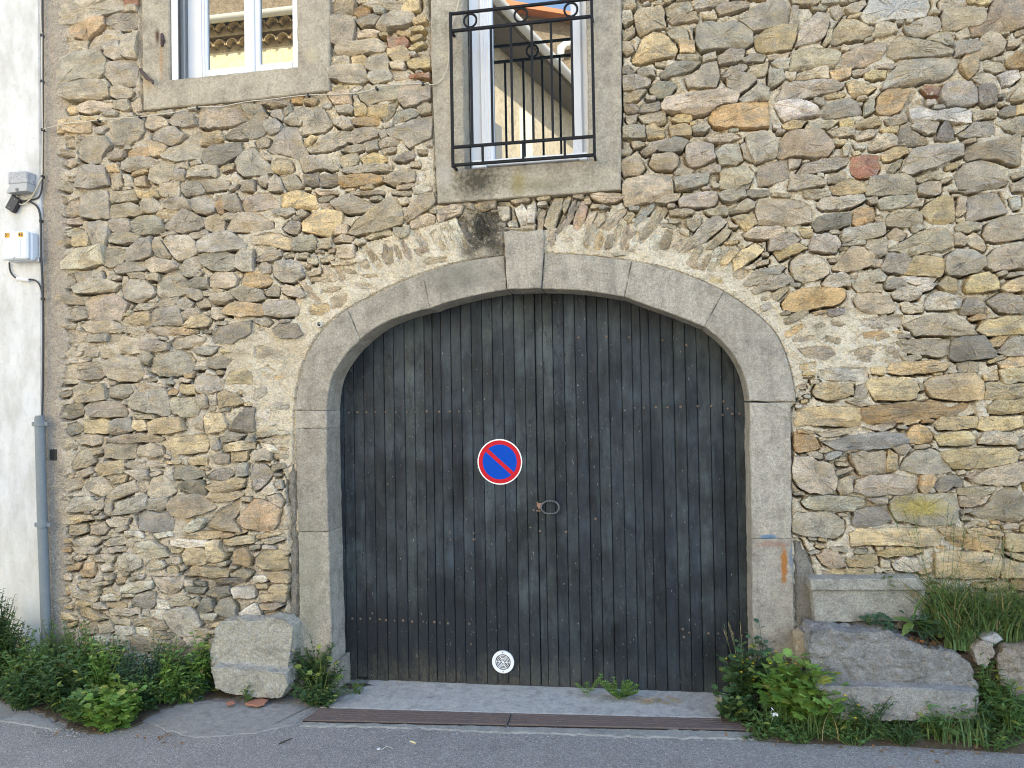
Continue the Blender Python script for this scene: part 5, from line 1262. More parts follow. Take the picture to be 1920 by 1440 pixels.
def greybox_mat():
    m = N('weathered junction box'); c = m.mix(m.ramp(m.noise(45, 6, .75), [(.42, 0.0), (.62, 1.0)]), (.30, .31, .33), (.44, .45, .47))
    c = m.mix(m.ramp(m.voro(60), [(.05, .8), (.16, 0.0)]), c, (.10, .10, .10)); m.base(c).rough(.8); return m.m
jb = thing('junction_box', 'weathered grey junction box with looping wires on the white wall', 'junction box')
JY = WY - .07
m = MB(); a, b = W(14.5, 362, JY), W(50, 320, JY)
m.box((a[0], JY, a[2] + .055), (b[0], WY + .002, b[2])); m.build('box', greybox_mat(), jb, bevel=.006)
m = MB(); m.add([(a[0] - .004, JY - .006, a[2]), (b[0] + .003, JY - .006, a[2] + .006), (b[0] + .003, JY - .002, a[2] + .054), (a[0] + .02, JY - .002, a[2] + .054),
                 (a[0] - .004, WY + .002, a[2]), (b[0] + .003, WY + .002, a[2] + .006), (b[0] + .003, WY + .002, a[2] + .054), (a[0] + .02, WY + .002, a[2] + .054)],
                [(0,1,2,3),(4,7,6,5),(0,4,5,1),(1,5,6,2),(2,6,7,3),(3,7,4,0)]); m.build('cover', simple('grey cover', (.38, .39, .39), .7), jb)
m = MB(); q = W(33.5, 356, JY); m.add(*disc(q, 0, .010, JY - .010, JY - .003, 12)); m.build('screw', MAT_IRON, jb)
cb = thing('cable_clip_box', 'small black plastic box hanging from wires under the junction box', 'cable box')
m = MB(); q = W(23.5, 382, WY - .03); dx, dz = .034, .047; ang = rad(-33)
V = [(q[0] + x * math.cos(ang) - z * math.sin(ang), y, q[2] + x * math.sin(ang) + z * math.cos(ang)) for y in (WY - .035, WY - .003) for x, z in ((-dx, -dz), (dx, -dz), (dx, dz), (-dx, dz))]
m.add(V, [(0,1,2,3),(4,7,6,5),(0,4,5,1),(1,5,6,2),(2,6,7,3),(3,7,4,0)]); m.build('shell', MAT_BLACK, cb, bevel=.004)
for s_ in (1, -1):
    m = MB(); m.add(*disc((q[0] + s_ * .02, 0, q[2] + s_ * .026), 0, .003, WY - .037, WY - .034, 8)); m.build('screw', MAT_GREYS, cb)

MAT_BOX = simple('pale blue grey plastic', (.62, .66, .71), .4)
tb = thing('telecom_box', 'pale blue grey utility box with yellow number stickers on the white wall', 'utility box')
TY = WY - .085
a, b = W(3.5, 488, TY), W(51, 432, TY)
m = MB(); m.box((a[0] + .01, TY + .028, a[2] - .004), (b[0] + .004, WY + .002, b[2] - .002)); m.build('case', MAT_BOX, tb, bevel=.008)
m = MB(); m.box((a[0], TY, a[2]), (b[0], TY + .027, b[2])); m.build('lid', MAT_BOX, tb, bevel=.009)
m = MB(); ww = b[0] - a[0]; hh = b[2] - a[2]
m.add([(a[0] + .004, TY - .002, a[2] + hh * .40), (a[0] + ww * .5, TY - .002, a[2] + hh * .42), (a[0] + ww * .74, TY - .002, a[2] + hh * .70), (a[0] + ww * .74, TY - .002, a[2] + hh * .10), (a[0] + .004, TY - .002, a[2] + hh * .10),
       (a[0] + .004, TY + .004, a[2] + hh * .44), (a[0] + ww * .47, TY + .004, a[2] + hh * .46), (a[0] + ww * .70, TY + .004, a[2] + hh * .74), (a[0] + ww * .80, TY + .004, a[2] + hh * .07), (a[0] + .004, TY + .004, a[2] + hh * .07)],
      [(0, 4, 3, 2, 1), (0, 1, 6, 5), (1, 2, 7, 6), (2, 3, 8, 7), (3, 4, 9, 8), (4, 0, 5, 9)]); m.build('raised_panel', MAT_BOX, tb)
m = MB(); m.add(*disc((a[0] + ww * .44, 0, a[2] + hh * .09), 0, .011, TY - .006, TY - .001, 14)); m.build('lock', simple('lock', (.55, .58, .6), .3), tb)
m = MB(); m.box((b[0] + .006, WY - .03, a[2] - .012), (b[0] + .030, WY - .002, a[2] + .02)); m.build('bracket', simple('zinc', (.35, .36, .37), .4, .7), tb, bevel=.003)
YEL = simple('yellow sticker', (.75, .40, .02), .5)
for txt, cx, cy in (('01', 13, 441), ('46', 38.5, 440)):
    q = W(cx, cy, TY - .002)
    for k, ch in enumerate(txt):
        xx0 = q[0] + (k - 1) * .0165 + .001
        m = MB(); m.box((xx0, TY - .0032, q[2] - .0145), (xx0 + .0155, TY - .0005, q[2] + .0145)); st_ = m.build('sticker', YEL, tb)
        cu = bpy.data.curves.new('digit', 'FONT'); cu.body = ch; cu.size = .031; cu.align_x = 'CENTER'; cu.align_y = 'CENTER'; cu.extrude = .0004; cu.offset = .0006
        t0_ = bpy.data.objects.new('digit', cu); C.objects.link(t0_)
        dm = bpy.data.meshes.new_from_object(t0_.evaluated_get(bpy.context.evaluated_depsgraph_get())); bpy.data.objects.remove(t0_)
        t_ = link('digit', dm, MAT_BLACK)
        t_.rotation_euler = (rad(90), 0, 0); t_.scale = (.82, 1, 1); t_.location = (xx0 + .0078, TY - .0042, q[2]); t_.parent = st_

MAT_WIRE_W, MAT_WIRE_B = simple('off white cable', (.52, .48, .39), .6), simple('black cable', (.025, .025, .027), .5)
def spline(P, y, n=6):
    P = [V3(W(p[0], p[1], p[2] if len(p) > 2 else y)) for p in P]
    out = []
    for i in range(len(P) - 1):
        p0, p1, p2, p3 = P[max(i - 1, 0)], P[i], P[i + 1], P[min(i + 2, len(P) - 1)]
        for k in range(n):
            t = k / n
            out.append(.5 * ((2 * p1) + (p2 - p0) * t + (2 * p0 - 5 * p1 + 4 * p2 - p3) * t * t + (3 * p1 - 3 * p2 + p3 - p0) * t ** 3))
    return out + [P[-1]]
def cable(label, pts, y, r, mat, clips=()):
    root = thing('cable', label, 'cable', 'cables on the two walls')
    m = MB(); m.tube(spline(pts, y), r, 6); m.build('wire', mat, root, True)
    for q in clips:
        m = MB(); c = W(q[0], q[1], y); m.box((c[0] - .006, y - .008, c[2] - .010), (c[0] + .006, y + .02, c[2] + .008)); m.build('clip', MAT_BLACK, root, bevel=.002)
CY = -.058
cable('thin white cable strung across the stone wall below the left window up to the railing',
      [(79,243,CY),(100,237),(125,232),(155,229),(185,225),(225,222),(262,219),(300,214),(330,210,-.06),(370,201),(412,200),(440,195),(468,190),(500,187),(578,178),(630,177),(665,175),(690,170),(706,165),(720,161),(760,158),(793,157),(803,155),(807,159),(820,156,-.065),(833,143,-.065),(841,115,-.065),(843,75,-.065),(849,42,-.065),(856,18,-.065),(866,-20,-.065)],
      CY, .0030, MAT_WIRE_W, [(184,226),(262,219),(370,201),(578,178),(706,165),(793,157)])
cable('white cable running down the corner of the white house into the junction box',
      [(75.5,-160),(76,0),(77.5,60),(78.5,66),(78.5,150),(79.5,240),(79,300),(78.5,328),(74,345),(62,366),(48,372),(42,362)], WY - .012, .0044, MAT_WIRE_W, [(78,66),(78,152),(79,243),(79,331)])
cable('white cable drooping in a loop below the junction box', [(79,333),(70,350),(58,371),(46,382),(38,383),(32,374),(31,362)], WY - .02, .004, MAT_WIRE_W)
cable('black cable from the junction box down the house corner', [(24,362),(26,374),(35,377),(50,377),(60,380),(70,388),(75,402),(77,430),(77.5,480),(79.5,530),(81,600),(80.5,700),(79,790)], WY - .014, .0065, MAT_WIRE_B, [(76,414),(79,560)])
cable('short black cable from the utility box joining the corner cable', [(17.5,492),(18.5,505),(23,515),(33,523),(45,524.5),(58,524),(68,527),(75,536),(79,552),(80.5,580)], WY - .014, .0052, MAT_WIRE_B)
cable('black cable behind the white one at the top of the house corner', [(79.5,-160),(80,0),(80.5,120),(80.5,240),(80,330),(78,355),(74,368),(66,373),(52,376)], WY - .006, .005, MAT_WIRE_B)
js = MB(); js.tube([W(32, 522.5, WY - .018), W(54, 525, WY - .018)], .011, 8)
tag(js.build('cable_joint', MAT_PVC, None, True, 40), 'white plastic joint on the short cable under the utility box', 'cable joint')

# small fittings in the stone wall
pb = MB(); a, b = W(94, 863, -.03), W(105.5, 842.5, -.03); pb.box((a[0], -.034, a[2]), (b[0], -.006, b[2]))
tag(pb.build('wall_plate', MAT_BLACK, None, bevel=.002), 'small black plate on the grey plaster strip beside the pipe', 'plate')
gr = thing('mesh_vent', 'small square wire mesh vent set between the stones', 'vent')
a, b = W(424, 330, -.012), W(446, 309, -.012)
m = MB(); m.box((a[0], .0, a[2]), (b[0], .004, b[2])); m.build('backing', simple('deep hole', (.02, .017, .014), .9), gr)
MAT_RUST = simple('rusty wire', (.16, .10, .07), .8)
for k in range(7):
    f = (k + .5) / 7
    m = MB(); x = a[0] + (b[0] - a[0]) * f; m.tube([(x, -.012, a[2]), (x, -.012, b[2])], .0016, 5); m.build('wire', MAT_RUST, gr)
    m = MB(); z = a[2] + (b[2] - a[2]) * f; m.tube([(a[0], -.0145, z), (b[0], -.0145, z)], .0016, 5); m.build('wire', MAT_RUST, gr)
wp = MB(); q = W(598.5, 608, -.03)
wp.add(*disc(q, .0125, .0185, -.036, .03, 24)); wo = thing('drain_spout', 'small round pipe end in the mortar left of the arch', 'pipe end')
wp.build('ring', simple('pale pipe', (.52, .50, .44), .7), wo); m = MB(); m.add(*disc(q, 0, .0126, -.018, .02, 20)); m.build('bore', simple('dark bore', (.006, .006, .006), .9), wo)
hp = MB(); hp.tube([W(264, 131, -.03), W(275, 146, -.075), W(286, 152, -.10), W(287, 157, -.105)], [.013, .012, .008, .006], 7)
tag(hp.build('hinge_pin', simple('rusted iron', (.075, .05, .04), .85), None, True, 45), 'bent rusty iron hinge pin beside the left window', 'hinge pin')
hp = MB(); hp.tube([W(304, 64, -.048), W(305, 76, -.062), W(304, 88, -.05)], [.010, .013, .008], 7)
tag(hp.build('shutter_stub', simple('rusted iron stub', (.07, .045, .04), .85), None, True, 45), 'short rusty iron stub on the surround of the left window', 'iron stub')
# deep gaps in the wall
for cxy, (rx_, rz_) in (((1779,652),(3.5,11)),((1853,575),(6,5)),((1916,296),(5,6)),((503,466),(6,3)),((471,452),(3,6)),((1590,863),(4,7)),((500,468),(4,3))): pass
# ------------------------------------------------------------------ street
def asphalt_mat():
    m = N('worn asphalt')
    c = m.mix(m.noise(2.2, 5, .6), (.225, .216, .204), (.285, .275, .26))
    agg = m.voro(230, out='Color')
    sp = m.n('ShaderNodeSeparateColor'); m.l(agg, sp.inputs[0])
    c = m.mix(1.0, c, m.ramp(sp.outputs[0], [(0.0, .7), (.5, .97), (.85, 1.2), (1.0, 1.7)]), 'MULTIPLY')
    c = m.mix(1.0, c, m.ramp(m.noise(70, 5, .75), [(.3, .72), (.5, 1.0), (.72, 1.3)]), 'MULTIPLY')
    c = m.mix(m.ramp(m.noise(1, 4, .6, m.scaled((6, 6, 6), (3, 3, 3))), [(.55, 0.0), (.75, .35)]), c, (.085, .083, .085))
    c = m.mix(m.ramp(m.noise(11, 3, .5, m.scaled((1, 1.6, 1), (4, 7, 1))), [(.735, 0.0), (.765, .55)]), c, (.30, .13, .05))
    c = m.mix(m.ramp(m.noise(120, 2, .5, m.scaled((1, 1, 1), (2, 3, 1))), [(.74, 0.0), (.77, .9)]), c, (.45, .44, .42))
    m.base(c).rough(.88).spec(.3)
    m.bump(m.voro(190), .006, .7); m.bump(m.noise(9, 5, .6), .012, .5)
    return m.m
def concrete_mat(name, a, b):
    m = N(name)
    c = m.mix(m.noise(4, 5, .6), a, b)
    c = m.mix(1.0, c, m.ramp(m.noise(26, 6, .7), [(.3, .72), (.5, 1.0), (.7, 1.16)]), 'MULTIPLY')
    c = m.mix(1.0, c, m.ramp(m.noise(190, 3, .7), [(.3, .8), (.5, 1.0), (.7, 1.2)]), 'MULTIPLY')
    c = m.mix(m.ramp(m.noise(14, 5, .6, m.scaled((1, 1, 1), (7, 1, 1))), [(.52, 0.0), (.75, .5)]), c, (.12, .11, .095))
    m.base(c).rough(.9).spec(.25)
    m.bump(m.noise(18, 6, .65), .012, .8); m.bump(m.noise(150, 4, .7), .003, 1.0)
    return m.m
MAT_ROAD = asphalt_mat()
MAT_CONC = concrete_mat('worn concrete', (.37, .362, .335), (.46, .45, .415))
MAT_PAVE = concrete_mat('old pavement', (.24, .235, .22), (.31, .305, .285))
MAT_SOIL = concrete_mat('dark soil', (.055, .042, .028), (.10, .08, .055))
ground = MB(); ground.add([(-400, -400, -1.2), (400, -400, -1.2), (400, 400, -1.2), (-400, 400, -1.2)], [(0, 1, 2, 3)])
tag(ground.build('ground', simple('open ground', (.16, .15, .10), .95)), kind='structure')
rd = MB(); xs_ = (-30, -12, 12, 30); V = [(x, y, float(gz(x))) for x in xs_ for y in (-30, .25)]
rd.add(V, [(0, 2, 3, 1), (2, 4, 5, 3), (4, 6, 7, 5)])
tag(rd.build('road', MAT_ROAD), kind='structure')
prng = np.random.default_rng(8)
def patch(name, px, zt_, mat, back=None, jit=.006, kind='structure', thick=.05, ch=.008):
    P = [tuple(G(a, b, zt_)[:2]) for a, b in px] + (back or [])
    P = np.array(P)
    Q = []
    if np.sum(P[:, 0] * np.roll(P[:, 1], -1) - np.roll(P[:, 0], -1) * P[:, 1]) < 0: P = P[::-1]
    for i in range(len(P)):
        a, b = P[i], P[(i + 1) % len(P)]; k = max(1, int(np.hypot(*(b - a)) / .03))
        for s in range(k): Q.append(a + (b - a) * s / k + (prng.normal(0, jit, 2) if s else 0))
    Q = np.array(Q); m_ = len(Q); I = offset_in(Q, ch)
    def lift(A, z): return [(x, y, float(gz(x)) + z) for x, y in A]
    V = lift(I, zt_) + lift(Q, zt_ - ch * .8) + lift(Q, zt_ - thick)
    F = [tuple(range(m_))]
    for k in (0, 1):
        for i in range(m_):
            j = (i + 1) % m_; F.append((k*m_+j, k*m_+i, (k+1)*m_+i, (k+1)*m_+j))
    o = mk(name, V, F, mat)
    return tag(o, kind=kind)
def back(x0, x1, y=.0): return [(x1, y), (x0, y)]
patch('apron', [(596,1326),(690,1284),(690,1262),(1360,1296),(1360,1346),(985,1337)], .004, MAT_CONC, jit=.002)
patch('pavement', [(262,1352),(292,1338),(330,1318),(396,1309),(470,1318),(600,1312),(640,1296),(598,1327),(566,1353),(560,1359),(480,1378),(360,1388),(300,1372)], .004, MAT_PAVE, jit=.005, ch=.03)
patch('pavement', [(-200,1292),(0,1316),(40,1321),(98,1344),(132,1366),(108,1377),(40,1362),(0,1356),(-200,1340)], .005, MAT_PAVE, jit=.005, ch=.03)
patch('gutter_strip', [(566,1352.5),(975,1362),(1410,1371),(1440,1376),(1420,1386),(1200,1381),(960,1373),(700,1362),(560,1361)], .006, concrete_mat('pale mortar strip', (.24, .24, .22), (.33, .33, .30)), jit=.006)
patch('soil_strip', [(-300,1280),(0,1312),(40,1319),(98,1342),(132,1366),(182,1374),(250,1361),(290,1337),(330,1317),(400,1308),(640,1290)], .008, MAT_SOIL, [(-1.60, .1), (-4.6, .1)], jit=.012)

# heaped earth under the plants on the right
def bank(name, fx0, fx1, y0, y1, top, mat):
    nx, ny = 60, 16
    xs, ys = np.linspace(fx0, fx1, nx), np.linspace(y0, y1, ny)
    nz = fbm(ny * 4, nx * 4, 20, prng, 4)[::4, ::4]
    V = [(x, y, top(x, y) + (nz[j, i] - .5) * .05) for j, y in enumerate(ys) for i, x in enumerate(xs)]
    F = [(j*nx+i, j*nx+i+1, (j+1)*nx+i+1, (j+1)*nx+i) for j in range(ny - 1) for i in range(nx - 1)]
    return tag(mk(name, V, F, mat, None, True), kind='structure')
def sm(t): t = min(max(t, 0), 1); return t * t * (3 - 2 * t)
XLED = float(W(1690, 1200, -.2)[0])
def bank_z(x, y): return float(gz(x)) - .04 + .05 * sm((y + .46) / .1) + .12 * sm((x - .5) / .5) * sm((y + .42) / .3)
def ledge_z(x, y): return (.02 + .40 * sm((x - XLED + .12) / .10) * sm((y + .235) / .04)) + .06 * sm((y + .2) / .2)
bank('soil_bank', .36, 3.4, -.50, .06, bank_z, MAT_SOIL)
bank('soil_ledge', XLED - .12, 3.4, -.24, .06, ledge_z, MAT_SOIL)
def GBk(px_, py_):
    """the place on the heaped earth (or street) that the photo shows at this pixel"""
    d = ray(px_, py_); d = d / np.linalg.norm(d)
    for t in np.arange(3.0, 6.0, .004):
        p = np.array(CAM) + d * t
        z = float(gz(p[0]))
        if p[0] > .36 and p[1] > -.5: z = max(z, bank_z(p[0], p[1]))
        if p[2] <= z or p[1] > -.03: p[2] = z; return p
    return p

# drain grates
MAT_GRATE = N('rusty cast iron'); _g = MAT_GRATE
_g.base(_g.mix(_g.noise(25, 6, .7), (.10, .075, .066), (.19, .145, .13))).rough(.8); _g.bump(_g.noise(120, 5, .7), .003, .9)
MAT_PIT = simple('dark drain', (.008, .007, .007), .95)
A0, A1, B0, B1 = G(603, 1328.5, .010), G(1385, 1349, .010), G(567, 1351, .010), G(1408, 1369, .010)
def gp(u, v): 
    p = (A0 * (1 - u) + A1 * u) * (1 - v) + (B0 * (1 - u) + B1 * u) * v
    return p
for u0, u1, lab in ((0.0, .474, 'long rusty slotted drain grate before the left door leaf'), (.478, 1.0, 'long rusty slotted drain grate before the right door leaf')):
    g = thing('drain_grate', lab, 'drain grate', 'drain grates along the doorstep')
    def strip(name, ua, ub, va, vb, z0, z1, mat):
        m = MB(); q = [gp(ua, va), gp(ub, va), gp(ub, vb), gp(ua, vb)]
        m.add([(p[0], p[1], p[2] + z0) for p in q] + [(p[0], p[1], p[2] + z1) for p in q], [(0,1,2,3)[::-1],(4,5,6,7),(0,1,5,4),(1,2,6,5),(2,3,7,6),(3,0,4,7)])
        return m.build(name, mat, g)
    strip('pit', u0, u1, 0, 1, -.006, -.004, MAT_PIT)
    nb_ = 6
    for k in range(nb_):
        v0 = k / nb_ + .03; v1 = (k + 1) / nb_ - .03
        strip('bar', u0 + .002, u1 - .002, v0, v1, -.0038, .003 + prng.uniform(-.001, .001), _g.m)
    strip('end_bar', u0, u0 + .0018, 0, 1, -.0038, .0035, _g.m); strip('end_bar', u1 - .0018, u1, 0, 1, -.0038, .0035, _g.m)

# ------------------------------------------------------------------ big loose stones along the wall foot
def rock_tex(size, depth=2):
    t = bpy.data.textures.new('rock_relief', 'CLOUDS'); t.noise_scale = size; t.noise_depth = depth; return t
TX1, TX2, TX3 = rock_tex(.16, 3), rock_tex(.06, 4), rock_tex(.014, 2)
TX2.noise_type = 'HARD_NOISE'
def rock(name, label, cat, prisms, mat, voxel=.009, amp=(.03, .016, .005), group=None):
    m = MB()
    for poly, y0, y1 in prisms:
        P = wxz(poly, y0)
        if np.sum(P[:, 0] * np.roll(P[:, 1], -1) - np.roll(P[:, 0], -1) * P[:, 1]) < 0: P = P[::-1]
        k = len(P)
        m.add([(x, y0, z) for x, z in P] + [(x, y1, z) for x, z in P], [tuple(range(k))] + [tuple(range(k, 2*k))[::-1]] + [((i+1) % k, i, k + i, k + (i+1) % k) for i in range(k)])
    o = m.build(name, mat)
    md = o.modifiers.new('remesh', 'REMESH'); md.mode = 'VOXEL'; md.voxel_size = voxel; md.use_smooth_shade = True
    for t, a in zip((TX1, TX2, TX3), amp):
        d = o.modifiers.new('relief', 'DISPLACE'); d.texture = t; d.strength = a; d.mid_level = .5; d.texture_coords = 'LOCAL'
    return tag(o, label, cat, group)
def block_extra(m, c):
    nz = m.math('ADD', m.axis('Z'), m.math('MULTIPLY', m.math('SUBTRACT', m.noise(7, 5, .6), .5), .12))
    c = m.mix(m.math('MULTIPLY', m.rng(nz, .30, .36), .5), c, (.33, .35, .38))
    return c
MAT_BLOCK = dressed_mat('weathered limestone block', (.41, .39, .335), (.33, .31, .25), .05, None, 1.3, 1.2)
MAT_BLUE = dressed_mat('blue grey split block', (.36, .36, .35), (.33, .30, .25), .05, None, 1.2, 2.2)
ROCKCAT = 'stone block'
rock('stone_block', 'stepped grey stone block leaning on the wall left of the garage door', ROCKCAT,
     [([(393,1250),(392,1222),(402,1178),(410,1166),(450,1161),(478,1165),(505,1158),(532,1161),(550,1174),(545,1225),(536,1268),(530,1300),(440,1298),(402,1290)], -.145, -.015),
      ([(394,1250),(440,1252),(534,1262),(540,1285),(528,1311),(470,1309),(436,1304),(402,1293)], -.222, -.05)], MAT_BLOCK, .006, (.012, .018, .009))
rock('stone_block', 'moulded grey stone block set on top against the wall right of the garage door', ROCKCAT,
     [([(1523,1104),(1734,1104),(1738,1130),(1738,1162),(1700,1165),(1529,1168)], -.11, .02), ([(1520,1087),(1560,1085),(1725,1084),(1737,1107),(1520,1108)], -.128, .02)], MAT_BLOCK, .006, (.006, .007, .005))
big = thing('stone_block', 'large blue grey split stone block with a ledge among the weeds right of the door', ROCKCAT)
for nm, prisms, amp in (('rough_face', [([(1513,1205),(1522,1183),(1560,1179),(1600,1187),(1640,1183),(1668,1181),(1705,1203),(1745,1216),(1798,1222),(1820,1246),(1834,1284),(1835,1320),(1530,1320)], -.255, -.03)], (.016, .030, .010)),
                        ('dressed_foot', [([(1530,1286),(1690,1289),(1836,1298),(1836,1349),(1700,1353),(1535,1350)], -.325, -.06)], (.005, .008, .004))):
    o = rock(nm, None, None, prisms, MAT_BLUE, .0065, amp); o.parent = big
rock('boulder', 'brown grey boulder half hidden by grass at the far right', 'boulder', [([(1866,1232),(1884,1214),(1940,1206),(2010,1228),(2030,1290),(1960,1318),(1895,1308),(1872,1275)], -.24, -.06)], dressed_mat('brown boulder', (.31, .27, .215), (.25, .21, .165), .0, None, 1.3, 1.5), .008, (.04, .03, .010))
rock('field_stone', 'small pale stone wedged between the big block and the boulder', 'stone', [([(1822,1216),(1838,1202),(1864,1206),(1868,1232),(1852,1256),(1832,1250)], -.255, -.14)], dressed_mat('wedged stone', (.40, .35, .29), (.32, .28, .23), .0, None, 1.3, 1.5), .007, (.03, .02, .007))
rock('field_stone', 'white topped stone lying on the pale wedged stone', 'stone', [([(1838,1196),(1872,1188),(1884,1200),(1868,1208),(1842,1204)], -.235, -.15)], dressed_mat('white stone', (.40, .39, .37), (.32, .31, .29), .0), .007, (.02, .015, .004))
rock('field_stone', 'narrow upright tan stone between the door jamb and the split block', 'stone', [([(1491,1196),(1502,1183),(1514,1190),(1512,1225),(1506,1262),(1490,1262)], -.16, -.06)], dressed_mat('tan stone', (.33, .27, .18), (.27, .22, .15), .0), .007, (.02, .015, .004))
rock('field_stone', 'brown stone low behind the weeds at the right edge', 'stone', [([(1862,1275),(1890,1268),(1930,1290),(1925,1330),(1870,1325)], -.21, -.08)], dressed_mat('brown stone', (.19, .15, .115), (.14, .11, .085), .0), .009, (.03, .02, .005))

# ------------------------------------------------------------------ plants
def leaf_mat(name):
    m = N(name); c = m.attr().outputs['Color']
    c = m.mix(1.0, c, m.ramp(m.noise(60, 3, .6), [(.3, .8), (.7, 1.15)]), 'MULTIPLY')
    m.base(c).rough(.5).spec(.35)
    t = m.t; out = t.nodes['Material Output']
    tr = m.n('ShaderNodeBsdfTranslucent'); m.l(m.mix(1.0, c, (1.3, 1.35, .6), 'MULTIPLY'), tr.inputs['Color'])
    mx = m.n('ShaderNodeMixShader'); mx.inputs[0].default_value = .28
    m.l(m.b.outputs[0], mx.inputs[1]); m.l(tr.outputs[0], mx.inputs[2]); m.l(mx.outputs[0], out.inputs['Surface'])
    return m.m
MAT_LEAF = leaf_mat('leaf')
GREENS = {'dark': (0.07, 0.13, 0.048), 'mid': (0.11, 0.195, 0.06), 'bright': (0.17, 0.29, 0.065), 'yellow': (0.25, 0.3, 0.07), 'blue': (0.07, 0.135, 0.075), 'straw': (0.42, 0.33, 0.18), 'grass': (0.12, 0.19, 0.065), 'dead': (0.26, 0.14, 0.065)}
def ovate(L, wd, fold=.25, curl=.2):
    us = (0, .18, .45, .75, 1.0); ws = (0, .72, 1.0, .6, 0)
    V, F = [], []
    for u, w_ in zip(us, ws):
        z = -curl * L * u * u
        V += [(L * u, wd * w_ * .5, z + fold * wd * w_ * .5), (L * u, 0, z), (L * u, -wd * w_ * .5, z + fold * wd * w_ * .5)]
    for k in range(4):
        a = 3 * k
        F += [(a, a + 1, a + 4, a + 3), (a + 1, a + 2, a + 5, a + 4)]
    return V, F
def lobed(L, wd=None, fold=.2, curl=.15, lobes=5):
    V = [(0, 0, 0)]; F = []
    n = lobes * 2 + 1
    for k in range(n):
        a = -2.3 + 4.6 * k / (n - 1)
        r = L * (.60 if k % 2 == 0 else .46) * (1.0 - .12 * abs(a) / 2.3)
        x, y = .5 * L + r * math.cos(a), r * math.sin(a)
        V.append((x, y, fold * abs(y) * .6 - curl * x * x / L + (.03 * L if k % 2 else -.02 * L)))
    V[0] = (.34 * L, 0, -.02 * L)
    F = [(0, k + 1, k + 2) for k in range(n - 1)]
    V.append((0, 0, 0)); F += [(0, n + 1, 1), (0, n, n + 1)]
    return V, F
def frame_of(d, roll):
    d = d.normalized(); up = Vector((0, 0, 1))
    s = d.cross(up); s = s.normalized() if s.length > 1e-3 else Vector((1, 0, 0))
    n = s.cross(d)
    s2 = s * math.cos(roll) + n * math.sin(roll)
    return d, -s2, d.cross(-s2)
def put(mb, geo, p, d, roll, c):
    V, F = geo; ex, ey, ez = frame_of(d, roll)
    mb.add([p + ex * v[0] + ey * v[1] + ez * v[2] for v in V], F, c)
prg = random.Random(17)
def vary(c, s=.22):
    k = prg.uniform(1 - s, 1 + s * 1.1); y = prg.uniform(-.12, .18)
    return (c[0] * k * (1 + y), c[1] * k, c[2] * k * (1 - y * .5), 1)
def plant(name, label, cat, base, H, spread, stems, per, L, shape, col, group, wd=.5, lean=(0, 0), t0=.2, flower=None, flat=.0, up=.25):
    base = V3(base); root = thing(name, label, cat, group); root.location = base
    st, lf = MB(), MB()
    for s in range(stems):
        a = prg.uniform(0, 2 * math.pi); r = spread * math.sqrt(prg.random())
        tip = Vector((math.cos(a) * r + lean[0], (math.sin(a) * r * .7 + lean[1]), H * prg.uniform(.45, 1.0) * (1 - .35 * (r / max(spread, 1e-3)) ** 2)))
        b0 = Vector((math.cos(a) * r * .25, math.sin(a) * r * .2, -.02))
        mid = b0.lerp(tip, .5) + Vector((-math.cos(a), -math.sin(a), .6)) * (.12 * H)
        def pt(t): return b0 * (1 - t) ** 2 + mid * 2 * t * (1 - t) + tip * t * t
        st.tube([pt(t) for t in (0, .33, .66, 1)], [.0032, .0028, .002, .0012], 4, vary(GREENS[col]), cap=False)
        for k in range(per):
            t = t0 + (1 - t0) * (k + prg.random()) / per
            p = pt(min(t, 1)); az = k * 2.4 + prg.uniform(-.6, .6)
            d = Vector((math.cos(az), math.sin(az), prg.uniform(-.15, .55) + up * t))
            l_ = L * prg.uniform(.6, 1.15) * (1.0 - .35 * max(t - .7, 0) / .3)
            pl_ = Vector(d).normalized() * l_ * .35
            c = vary(GREENS[col])
            c = vary(GREENS['yellow']) if prg.random() < .07 else (vary(GREENS['straw']) if prg.random() < .006 else c)
            put(lf, ovate(l_, l_ * wd, prg.uniform(.1, .4), prg.uniform(.05, .4)) if shape == 'ovate' else lobed(l_, None, prg.uniform(.0, .3), prg.uniform(0, .3)), p + (pl_ if shape == 'lobed' else pl_ * .2), d, prg.uniform(-.5, .5), c)
            if shape == 'lobed': st.tube([p, p + pl_], .0011, 3, c, cap=False)
        if flower and prg.random() < flower[0]:
            for q in range(5):
                aa = q * 1.2566; put(lf, ovate(.010, .008, .1, -.2), tip + Vector((0, 0, .004)), Vector((math.cos(aa), math.sin(aa), .5)), 0, flower[1])
    o = st.build('stems', MAT_LEAF, root)
    o2 = mk('foliage', lf.v, lf.f, MAT_LEAF, root, False, np.array(lf.c))
    o2['kind'] = 'stuff'
    return root
